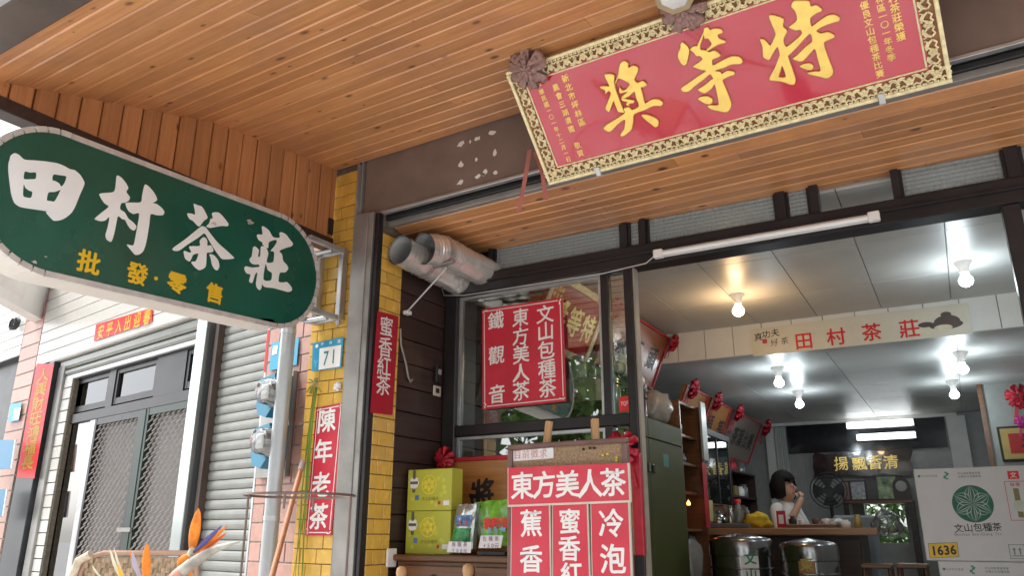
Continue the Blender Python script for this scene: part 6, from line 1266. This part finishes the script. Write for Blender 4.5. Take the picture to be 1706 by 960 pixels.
# white cartons
TCt = 0.9; M_cart = pm('white_carton', (0.62, 0.62, 0.63), 0.55, var=0.03); M_cg = pm('carton_green', (0.0, 0.11, 0.07), 0.5); M_ink = pm('grey_print_ink', (0.16, 0.22, 0.20), 0.5)
a = hit(S, 1, TCt, 1520, 782); b = hit(S, 1, TCt, 1545, 935); zt_, zb = a.z, b.z; sL = 2.382
def cg(mb, pts, y): mb.add([(p[0], y, p[1]) for p in pts], [tuple(range(len(pts)))])
def carton(label, z0, z1, s0, full):
    e = thing('white_carton', S.w((s0+0.31, TCt+0.2, z0)), label, 'carton', 'white tea cartons')
    sbox('box', S, (s0, s0+0.62, TCt, TCt+0.42, z0+0.001, z1-0.001), M_cart, e, c=0.004); sbox('tape', S, (s0+0.002, s0+0.618, TCt+0.19, TCt+0.24, z1-0.0008, z1), M_edge, e)
    dy = TCt-0.0006; ox = s0-sL; oz = z1-zt_
    mb = MB(S); h = hit(S, 1, TCt, 1542, 794)
    letters(mb, lerp_pts((h.x-0.03+ox, h.z+oz), (h.x+0.05+ox, h.z+oz), 7), '新北市政府農業', 0.012, y=dy, bold=0.0); mb.build('agency_print', M_ink, e, fix=False); mb = MB(S)
    h = hit(S, 1, TCt, 1614, 789); letters(mb, lerp_pts((h.x-0.045+ox, h.z+oz), (h.x+0.045+ox, h.z+oz), 8), '文山地區農會茶業', 0.012, y=dy, bold=0.01); mb.build('small_print', M_ink, e, fix=False); mb = MB(S); letters(mb, lerp_pts((h.x-0.045+ox, h.z-0.016+oz), (h.x+0.045+ox, h.z-0.016+oz), 8), '台灣文山包種茶葉', 0.012, y=dy, bold=0.01); mb.build('small_print', M_ink, e, fix=False)
    mb = MB(S); h = hit(S, 1, TCt, 1576, 793)
    for k in range(6): disc(mb, h.x+ox+0.008*math.sin(k*1.3), h.z+oz+0.016-0.0065*k, 0.008, 0.004, dy, 8)
    disc(mb, hit(S, 1, TCt, 1531, 794).x+ox, h.z+oz, 0.007, 0.007, dy, 8); mb.build('leaf_mark', pm('leaf_green', (0.05, 0.25, 0.14), 0.5), e, fix=False)
    if not full: return
    c = hit(S, 1, TCt, 1620.5, 840); r = 0.092; mb = MB(S); disc(mb, c.x, c.z, r, r, dy, 40); mb.build('round_emblem', M_cg, e, fix=False)
    mb = MB(S)                                     # pale leaf lines over the disc
    def leaf(ang, off, L, wd, col_y):
        d = Vector((math.cos(ang), math.sin(ang))); n = Vector((-d.y, d.x)); o = Vector((c.x, c.z))+d*off
        A = [o+d*(L*t)+n*(wd*math.sin(math.pi*t)) for t in [k/8 for k in range(9)]]; B = [o+d*(L*t)+n*((wd-0.004)*math.sin(math.pi*t)) for t in [k/8 for k in range(9)]]
        for i in range(8): mb.add([(A[i].x, col_y, A[i].y), (A[i+1].x, col_y, A[i+1].y), (B[i+1].x, col_y, B[i+1].y), (B[i].x, col_y, B[i].y)], [(0, 1, 2, 3)])
    for ang in (90, -90, 30, 150, -30, -150):
        for wd in (0.030, -0.030, 0.014, -0.012, 0.004): leaf(R_(ang), 0.002, r*0.95, wd, dy-0.0004)
    mb.build('leaf_lines', pm('pale_leaf_line', (0.42, 0.50, 0.45), 0.5), e, fix=False)
    mb = MB(S)
    for ch, p in zip('文山包種茶', ((1597, 881), (1613, 880), (1629, 879.5), (1645, 879), (1661, 878.5))): px_col(mb, dy, ch, p, p, 0.043, bold=0.01, brush=0.06)
    mb.build('brush_print', M_black, e, fix=False)
    mb = MB(S); px_col(mb, dy, 'Wenshan Bao-Chung Tea', (1592, 891.5), (1667, 890), 0.019, bold=0.01, asp=0.8); mb.build('latin_print', M_ink, e, fix=False)
    q = [hit(S, 1, TCt, *p) for p in ((1547, 907), (1594, 905), (1597, 928), (1550, 930))]
    MB(S).poly([(p.x+(-0.003 if i in (0, 3) else 0.003), p.z+(0.003 if i < 2 else -0.003)) for i, p in enumerate(q)], dy-0.0004, dy+0.0002).build('tag_border', M_ink, e); MB(S).poly([(p.x, p.z) for p in q], dy-0.0010, dy-0.0003).build('yellow_tag', pm('tag_yellow', (0.75, 0.48, 0.02), 0.5), e)
    mb = MB(S); px_col(mb, dy-0.0013, '1636', (1556, 918.5), (1588, 917), 0.062, bold=0.03, asp=0.9); mb.build('tag_number', M_black, e, fix=False)
    h = hit(S, 1, TCt, 1688, 792); sbox('red_stamp', S, (h.x-0.024, h.x+0.024, dy-0.0002, dy+0.0003, h.z-0.02, h.z+0.02), M_dred, e); mb = MB(S); letters(mb, [(h.x, h.z)], '文', 0.03, y=dy-0.0004, bold=0.01); mb.build('stamp_mark', M_wht, e, fix=False)
    h = hit(S, 1, TCt, 1696, 835); mb = MB(S)
    for bx in ((-0.045, -0.042, -0.095, 0.095), (0.042, 0.045, -0.095, 0.095), (-0.042, 0.042, 0.092, 0.095), (-0.042, 0.042, -0.095, -0.092)): cg(mb, [(h.x+bx[0], h.z+bx[2]), (h.x+bx[1], h.z+bx[2]), (h.x+bx[1], h.z+bx[3]), (h.x+bx[0], h.z+bx[3])], dy)
    letters(mb, [(h.x-0.012, h.z+0.078), (h.x+0.012, h.z+0.078)], '特等', 0.02, y=dy, bold=0.02); mb.build('red_outline', pm('pink_red_ink', (0.55, 0.10, 0.12), 0.5), e, fix=False)
    mb = MB(S); disc(mb, h.x+0.004, h.z-0.025, 0.028, 0.028, dy-0.0006, 18); mb.build('medal', pm('pale_medal', (0.55, 0.60, 0.50), 0.5), e, fix=False)
    mb = MB(S); cg(mb, [(h.x-0.012, h.z-0.0), (h.x+0.012, h.z), (h.x+0.012, h.z+0.06), (h.x-0.012, h.z+0.06)], dy-0.0003); mb.build('medal_ribbon', pm('olive_ribbon', (0.22, 0.20, 0.08), 0.5), e, fix=False); mb = MB(S); cg(mb, [(h.x-0.01, h.z-0.08), (h.x+0.014, h.z-0.08), (h.x+0.014, h.z-0.04), (h.x-0.01, h.z-0.04)], dy-0.0003); mb.build('medal_ribbon', pm('olive_ribbon', (0.22, 0.20, 0.08), 0.5), e, fix=False)
    h = hit(S, 1, TCt, 1695, 920); mb = MB(S)
    for bx in ((-0.034, -0.031, -0.034, 0.034), (0.031, 0.034, -0.034, 0.034), (-0.031, 0.031, 0.031, 0.034), (-0.031, 0.031, -0.034, -0.031), (-0.015, -0.009, -0.014, 0.012), (0.009, 0.015, -0.014, 0.012), (-0.024, 0.024, -0.022, -0.018)): cg(mb, [(h.x+bx[0], h.z+bx[2]), (h.x+bx[1], h.z+bx[2]), (h.x+bx[1], h.z+bx[3]), (h.x+bx[0], h.z+bx[3])], dy)
    for o in (-0.012, 0.012): cg(mb, [(h.x+o-0.008, h.z+0.008), (h.x+o+0.008, h.z+0.008), (h.x+o, h.z+0.02)], dy-0.0003)
    mb.build('this_way_up_mark', M_ink, e, fix=False)
carton('upper white tea carton with round green emblem and yellow 1636 tag', zb, zt_, sL, True)
carton('lower white tea carton under the one with the emblem', zb-0.46, zb, sL+0.05, False)
e = thing('carton_stand', S.w((2.75, 1.1, 0)), 'low wooden stand below the white cartons', 'stand'); sbox('top', S, (2.40, 3.10, 0.88, 1.36, zb-0.50, zb-0.461), M_cwood, e)
for x in (2.42, 3.05):
    for y in (0.90, 1.31): sbox('leg', S, (x, x+0.04, y, y+0.04, 0, zb-0.501), M_cwood, e)
# framed red picture on the partition
q = [hit(S, 1, 4.97, *p) for p in ((1660, 712), (1740, 704), (1742, 764), (1664, 770))]; e = thing('picture_frame', S.w((q[0].x, 4.97, q[3].z)), 'gold framed red picture on the grey green partition', 'picture')
x0, x1, z0, z1 = q[0].x, q[1].x, q[3].z, q[0].z
sbox('frame', S, (x0, x1, 4.96, 4.995, z0, z1), M_black, e, c=0.006); sbox('mount', S, (x0+0.02, x1-0.02, 4.955, 4.96, z0+0.02, z1-0.02), pm('gold_mount', (0.40, 0.28, 0.08), 0.5), e); sbox('picture', S, (x0+0.08, x1-0.08, 4.952, 4.955, z0+0.07, z1-0.07), pm('red_silk', (0.40, 0.02, 0.02), 0.6), e)
mb = MB(S); letters(mb, [(x0+0.26, (z0+z1)/2)], '福', 0.16, y=4.951, bold=0.03, brush=0.1); mb.build('dark_character', pm('dark_red_ink', (0.08, 0.01, 0.01), 0.6), e, fix=False)
h = hit(S, 1, 4.9, 1698, 662); rosette('cloth_rosette', S.w((h.x, 4.9, h.z)), 0.11, M_redc, -S.y, 'red rosette at the right edge above the framed picture', 'rosette', seed=41)
h = hit(S, 1, 4.9, 1703, 703); rosette('cloth_rosette', S.w((h.x, 4.9, h.z)), 0.06, pm('magenta_cloth', (0.45, 0.03, 0.22), 0.6), -S.y, 'small magenta rosette on the framed picture', 'rosette', seed=42)
# ------------------------------------------------------------------ clutter along the left wall and on the counter
ds = thing('dark_shelf', S.w((0.3, 4.7, 0)), 'dark low shelf full of boxes below the rear plaques', 'shelf')
sbox('back', S, (0.06, 0.08, 3.72, 5.9, 0, 1.86), M_dwood, ds)
for z in (0.4, 0.9, 1.30, 1.58, 1.85): sbox('shelf_board', S, (0.081, 0.46, 3.72, 5.9, z, z+0.022), M_dwood, ds)
for t_ in (3.72, 4.8, 5.88): sbox('upright', S, (0.081, 0.455, t_, t_+0.018, 0.0, 1.849), M_dwood, ds)
rg = random.Random(77); cm_ = [pm('tin_a', (0.40, 0.30, 0.10), 0.3, metal=0.4), M_redc, pm('tin_b', (0.10, 0.16, 0.12), 0.4), M_wht, pm('tin_c', (0.16, 0.09, 0.06), 0.4), pm('tin_d', (0.30, 0.32, 0.30), 0.3, metal=0.5)]
cn_ = ['dull gold', 'dark red', 'deep green', 'white', 'brown', 'grey']; on_ = ['first', 'second', 'third', 'fourth', 'fifth', 'sixth', 'seventh', 'eighth']
for lv, z in ((0, 1.323), (1, 1.603), (2, 1.873)):
    for i in range(8):
        t_ = 3.80+i*0.25+rg.uniform(0, 0.05); k = rg.randrange(6); hh = rg.uniform(0.10, 0.20 if lv < 2 else 0.13); x1 = 0.42+rg.uniform(-.03, .02)
        lb = '%s tea packet, %s along the %s board of the dark shelf' % (cn_[k], on_[i], ('lower', 'middle', 'top')[lv])
        if k % 2: MB(S).lathe((x1-0.06, t_+0.06, z), [(0.05, 0), (0.055, 0.01), (0.055, hh*0.75), (0.04, hh*0.82), (0.042, hh), (0.0, hh)], 14).build('tea_tin', cm_[k], label=lb, cat='tin', group='packets on the dark shelf')
        else: sbox('tea_packet', S, (x1-0.10, x1, t_, t_+rg.uniform(0.10, 0.17), z, z+hh), cm_[k], label=lb, cat='packet', group='packets on the dark shelf', c=0.004)
for i, (px, t_, r, hh, m, lb) in enumerate(((1218, CT+0.12, 0.032, 0.17, M_steel, 'slim steel flask beside the kettle'), (1246, CT+0.30, 0.04, 0.13, cm_[4], 'brown caddy behind the yellow cloth'), (1322, CT+0.14, 0.03, 0.09, M_black, 'small black teapot before the woman'), (1410, CT+0.16, 0.035, 0.06, M_wht, 'white bowl near the right end of the counter'), (1430, CT+0.2, 0.03, 0.10, cm_[0], 'gold caddy at the right end of the counter'))):
    x = on(px, t_); MB(S).lathe((x, t_, ZC), [(r*0.8, 0), (r, hh*0.12), (r, hh*0.7), (r*0.55, hh*0.85), (r*0.6, hh), (0, hh)], 14).build('counter_caddy', m, label=lb, cat='caddy')
for i, (t_, w_, m, lb) in enumerate(((0.72, 0.10, M_plasw, 'cloudy jar nearest the window on the cabinet carton'), (0.92, 0.08, cm_[5], 'grey tin on the carton above the steel cabinet'))):
    MB(S).lathe((0.52, t_+0.03, 2.162), [(w_*0.5, 0), (w_*0.55, 0.01), (w_*0.55, 0.10), (w_*0.4, 0.12), (w_*0.42, 0.15), (0, 0.15)], 14).build('tea_jar', m, label=lb, cat='jar')
# ------------------------------------------------------------------ woman behind the counter, sipping tea
fwd = (S.x*0.93-S.y*0.36).normalized(); lft = Vector((0, 0, 1)).cross(fwd)
HP = hit(S, 1, 3.45, 1310, 812); HF = Fr(S.w((HP.x-0.035, 3.47, 0)), fwd, lft)
DZ = HP.z-1.615
nodes = [('pel', (0, 0, .92), .125, 'p'), ('bel', (0, 0, 1.06), .118, 'b'), ('che', (.015, 0, 1.24), .118, 'b'), ('uch', (.01, 0, 1.35), .095, 'b'), ('nb', (.015, 0, 1.425), .052, 'b'), ('nk', (.025, 0, 1.475), .044, 's'), ('jaw', (.055, 0, 1.535), .060, 's'), ('hd', (.035, 0, 1.60), .082, 's'), ('tp', (.025, 0, 1.665), .066, 's'),
 ('rs', (.0, -.135, 1.36), .056, 'b'), ('re', (.07, -.20, 1.15), .045, 'b'), ('rf', (.17, -.16, 1.27), .036, 'b'), ('rw', (.215, -.075, 1.43), .024, 's'), ('rh', (.205, -.05, 1.485), .022, 's'),
 ('ls', (.0, .135, 1.36), .056, 'b'), ('le', (.09, .20, 1.14), .043, 'b'), ('lf', (.22, .15, 1.20), .033, 's'), ('lw', (.30, .08, 1.25), .024, 's'), ('lh', (.36, .06, 1.26), .022, 's'),
 ('rt', (0, -.09, .82), .095, 'p'), ('rk', (.03, -.10, .46), .06, 'p'), ('ra', (-.01, -.10, .09), .042, 'p'), ('ro', (.13, -.11, .04), .034, 'p'), ('lt', (0, .09, .82), .095, 'p'), ('lk', (.03, .10, .46), .06, 'p'), ('la', (-.01, .10, .09), .042, 'p'), ('lo', (.13, .11, .04), .034, 'p')]
links = ['pel bel', 'bel che', 'che uch', 'uch nb', 'nb nk', 'nk jaw', 'jaw hd', 'hd tp', 'uch rs', 'rs re', 're rf', 'rf rw', 'rw rh', 'uch ls', 'ls le', 'le lf', 'lf lw', 'lw lh', 'pel rt', 'rt rk', 'rk ra', 'ra ro', 'pel lt', 'lt lk', 'lk la', 'la lo']
idx = {n[0]: i for i, n in enumerate(nodes)}
def up_z(p): return (p[0], p[1]*1.12, p[2]+DZ*min(1, max(0, (p[2]-0.9)/0.3))+0.075*min(1, max(0, (p[2]-0.85)/0.2))*min(1, max(0, (1.54-p[2])/0.12)))
me = bpy.data.meshes.new('skeleton'); me.from_pydata([up_z(n[1]) for n in nodes], [tuple(idx[k] for k in l.split()) for l in links], [])
so_ = bpy.data.objects.new('skeleton', me); COL.objects.link(so_)
so_.modifiers.new('skin', 'SKIN'); sv = me.skin_vertices[0].data
for i, n in enumerate(nodes):
    w_ = n[2]; sv[i].radius = (w_, w_*(1.25 if n[0] in ('pel', 'bel', 'che') else 1.0)); sv[i].use_root = n[0] == 'pel'
ss = so_.modifiers.new('sub', 'SUBSURF'); ss.levels = 2; ss.render_levels = 2
ev = so_.evaluated_get(bpy.context.evaluated_depsgraph_get()); m2 = bpy.data.meshes.new_from_object(ev)
pv = [tuple(v.co) for v in m2.vertices]; pf_ = [tuple(p.vertices) for p in m2.polygons]
COL.objects.unlink(so_); bpy.data.objects.remove(so_)
wm = thing('person', HF.w((0, 0, 0)), 'person in a white printed blouse holding a cup to the mouth behind the counter', 'person')
mb = MB(HF); mb.add(pv, pf_, True); M_skin = pm('skin', (0.52, 0.30, 0.20), 0.5, var=0.06)
M_blouse = pm('white_blouse', (0.72, 0.70, 0.68), 0.75, var=0.08, scale=10, bump=1.0, bscale=14)
bo = mb.build('body', M_blouse, wm); bo.data.materials.append(M_skin); bo.data.materials.append(pm('dark_trousers', (0.03, 0.03, 0.04), 0.8))
segs = [(Vector(up_z(nodes[idx[a]][1])), Vector(up_z(nodes[idx[b]][1])), nodes[idx[b]][3]) for a, b in (l.split() for l in links)]
for p in bo.data.polygons:
    c = sum((Vector(pv[i]) for i in pf_[p.index]), Vector())/len(pf_[p.index]); best = None
    for a, b, k in segs:
        t = max(0, min(1, (c-a).dot(b-a)/(b-a).length_squared)); d = (c-(a+(b-a)*t)).length
        if best is None or d < best[0]: best = (d, k)
    p.material_index = {'b': 0, 's': 1, 'p': 2}[best[1]]
zh = 1.615+DZ
bm = bmesh.new(); bmesh.ops.create_uvsphere(bm, u_segments=28, v_segments=18, radius=1)
for v in bm.verts:
    n = 1+0.05*noise.noise(v.co*5); v.co = Vector((0.008+v.co.x*0.108*n, v.co.y*0.100*n, zh+0.012+v.co.z*0.125*n))
bmesh.ops.delete(bm, geom=[f for f in bm.faces if (f.calc_center_median().x > 0.040+0.015*math.sin(f.calc_center_median().z*90) and f.calc_center_median().z < zh+0.048+0.012*math.sin(f.calc_center_median().y*70)) or f.calc_center_median().z < zh-0.082], context='FACES'); bm.verts.index_update()
mb = MB(HF); mb.add([tuple(v.co) for v in bm.verts], [tuple(x.index for x in f.verts) for f in bm.faces], True); bm.free(); rg = random.Random(6)
for k in range(230):                            # strands of the bob, combed from the crown
    ph = rg.uniform(-math.pi, math.pi); front = abs(ph) < 0.95; zend = zh+(0.040 if front else -0.085)+rg.uniform(-.018, .014); jr = rg.uniform(1.0, 1.09); vs = []
    for j in range(7):
        th = (j/6)**0.9*(1.15 if front else 1.57); rz = zh+0.014+0.126*math.cos(th)*jr; rr_ = math.sin(th)*jr
        if not front and j >= 4: rz = zh+0.02-(j-4)/2*(zh+0.02-zend); rr_ = 1.02*jr-0.05*(j-4)
        elif front: rz = max(rz, zend)
        x_, y_ = 0.008+0.110*rr_*math.cos(ph), 0.103*rr_*math.sin(ph); w_ = 0.007
        vs += [(x_-math.sin(ph)*w_, y_+math.cos(ph)*w_, rz), (x_+math.sin(ph)*w_, y_-math.cos(ph)*w_, rz)]
    mb.add(vs, [(2*j, 2*j+1, 2*j+3, 2*j+2) for j in range(6)], True)
mb.build('hair', pm('black_hair', (0.014, 0.011, 0.010), 0.75, var=0.4, scale=60, bump=0.8, bscale=90, spec=0.2), wm, fix=False)
MB(HF).tube([(0.108, 0, zh+0.01), (0.128, 0, zh-0.018), (0.118, 0, zh-0.028)], [0.006, 0.012, 0.008], 8).build('nose', M_skin, wm)
for s_ in (-1, 1):
    MB(HF).lathe((0.104, s_*0.034, zh+0.005), [(0.0, -0.007), (0.008, 0), (0.0, 0.007)], 8).build('eye', M_black, wm); MB(HF).tube([(0.105, s_*0.018, zh+0.026), (0.10, s_*0.05, zh+0.026)], 0.003, 5).build('eyebrow', M_black, wm)
MB(HF).tube([(0.106, -0.02, zh-0.055), (0.115, 0, zh-0.053), (0.106, 0.02, zh-0.055)], 0.005, 6).build('mouth', pm('lips', (0.42, 0.14, 0.12), 0.5), wm)
hz = up_z((0, 0, 1.485))[2]
for k, (dy, L) in enumerate(((-0.022, 0.052), (-0.008, 0.058), (0.006, 0.054), (0.018, 0.044))):
    MB(HF).tube([(0.205, -0.05+dy, hz+0.012), (0.20, -0.045+dy, hz+0.03), (0.180, -0.03+dy, hz+0.012+L*0.55), (0.165, -0.02+dy, hz+0.01+L*0.5)], [0.009, 0.009, 0.008, 0.006], 7).build('finger', M_skin, wm)
    MB(HF).tube([(0.36, 0.06+dy, 1.26+DZ+0.075), (0.39, 0.055+dy, 1.258+DZ+0.075), (0.41, 0.05+dy, 1.245+DZ+0.075)], [0.009, 0.008, 0.006], 7).build('finger', M_skin, wm)
MB(HF).tube([(0.205, -0.06, hz), (0.18, -0.05, hz+0.015), (0.168, -0.03, hz+0.022)], [0.010, 0.009, 0.007], 7).build('thumb', M_skin, wm); MB(HF).tube([(0.35, 0.04, 1.265+DZ+0.075), (0.375, 0.025, 1.262+DZ+0.075)], [0.010, 0.007], 7).build('thumb', M_skin, wm)
MB(HF).lathe((0.155, -0.022, hz+0.01), [(0.016, 0), (0.026, 0.028), (0.023, 0.028), (0.012, 0.004)], 12).build('tea_cup', M_wht, label='small white cup held at the mouth of the person', cat='cup')
mbp = MB(HF)
for k in range(7):
    an = -1.2+k*0.4; mbp.lathe((0.035+0.02*math.cos(k*2.1), -0.222, 1.30+DZ+0.012*k-0.03), [(0.010, 0.001), (0.008, -0.003), (0, -0.004)], 7, axis=1)
mbp.build('red_sleeve_print', M_dred, wm, kind='stuff')
# ------------------------------------------------------------------ greenery: shrub behind the rear window, trees over the street
M_leaf = pm('leaf', (0.10, 0.20, 0.035), 0.5, var=0.5, scale=3, rnd=0.2); M_bark = pm('bark', (0.11, 0.08, 0.055), 0.9, var=0.3, bump=0.5)
def leaf_cloud(n, fn, size, seed):
    rg = random.Random(seed); vs = []; fs = []
    for i in range(n):
        c = fn(rg); a = Vector((rg.gauss(0, 1), rg.gauss(0, 1), rg.gauss(0, 0.6))).normalized(); b = a.orthogonal().normalized(); b.rotate(Matrix.Rotation(rg.random()*6.28, 3, a)); k = size*rg.uniform(0.6, 1.3); q = a.cross(b)
        j = len(vs); vs += [c-b*k, c+q*k*0.42, c+b*k, c-q*k*0.42]; fs.append((j, j+1, j+2, j+3))
    return vs, fs
def tree_meshes(seed):
    rg = random.Random(seed); cl = [(Vector((rg.uniform(-1.6, 1.6), rg.uniform(-1.4, 1.4), rg.uniform(2.4, 5.2))), rg.uniform(0.6, 1.15)) for _ in range(13)]
    def f(r):
        c, R = r.choice(cl); d = Vector((r.gauss(0, 1), r.gauss(0, 1), r.gauss(0, 1))).normalized(); return c+d*R*(r.random()**0.4)
    vs, fs = leaf_cloud(5200, f, 0.13, seed); cm = bpy.data.meshes.new('crown'); cm.from_pydata([tuple(v) for v in vs], [], fs); cm.materials.append(M_leaf)
    mb = MB(); mb.tube([(0, 0, 0), (0.05, 0.02, 1.2), (-0.05, 0.05, 2.4), (0.05, 0, 3.6)], [0.16, 0.13, 0.10, 0.04], 10)
    for c, R in cl[:7]: mb.tube([(0, 0.03, 1.9+0.12*R), tuple(c*0.6+Vector((0, 0, 0.9))), tuple(c)], [0.07, 0.045, 0.015], 6)
    tm = bpy.data.meshes.new('trunk'); tm.from_pydata([tuple(v) for v in mb.v], [], mb.f); tm.materials.append(M_bark); return cm, tm
TMS = [tree_meshes(3), tree_meshes(8)]
LBL = ['roadside tree nearest the left end of the row opposite', 'second roadside tree from the left opposite the shop', 'third roadside tree from the left opposite the shop', 'fourth roadside tree from the left opposite the shop', 'fifth roadside tree from the left opposite the shop', 'roadside tree at the right end of the row opposite']
for i, (x, y, sc_) in enumerate(((-17.5, -9.5, 1.1), (-13.5, -8.0, 1.5), (-9.6, -8.6, 1.55), (-5.8, -9.5, 1.4), (0.5, -11, 1.1), (6.5, -10, 1.0))):
    e = thing('roadside_tree', (x, y, -0.34), LBL[i], 'tree', 'trees across the street'); e.rotation_euler.z = i*1.1; e.scale = (sc_,)*3
    for nm, q in zip(('crown', 'trunk'), TMS[i % 2]):
        o = bpy.data.objects.new(nm, q); COL.objects.link(o); o.parent = e
def f(r): return S.w((r.uniform(1.1, 2.4), r.uniform(7.5, 8.3), r.uniform(0.6, 1.9)))
vs, fs = leaf_cloud(1500, f, 0.07, 17); e = thing('shrub', S.w((1.8, 7.9, -0.34)), 'leafy green shrub outside the rear window', 'shrub')
mb = MB(); mb.add(vs, fs); mb.build('crown', pm('shrub_leaf', (0.07, 0.16, 0.03), 0.5, var=0.5, scale=4), e, fix=False); MB(S).tube([(1.8, 7.9, -0.34), (1.8, 7.9, 1.2)], [0.04, 0.015], 8).build('trunk', M_bark, e)
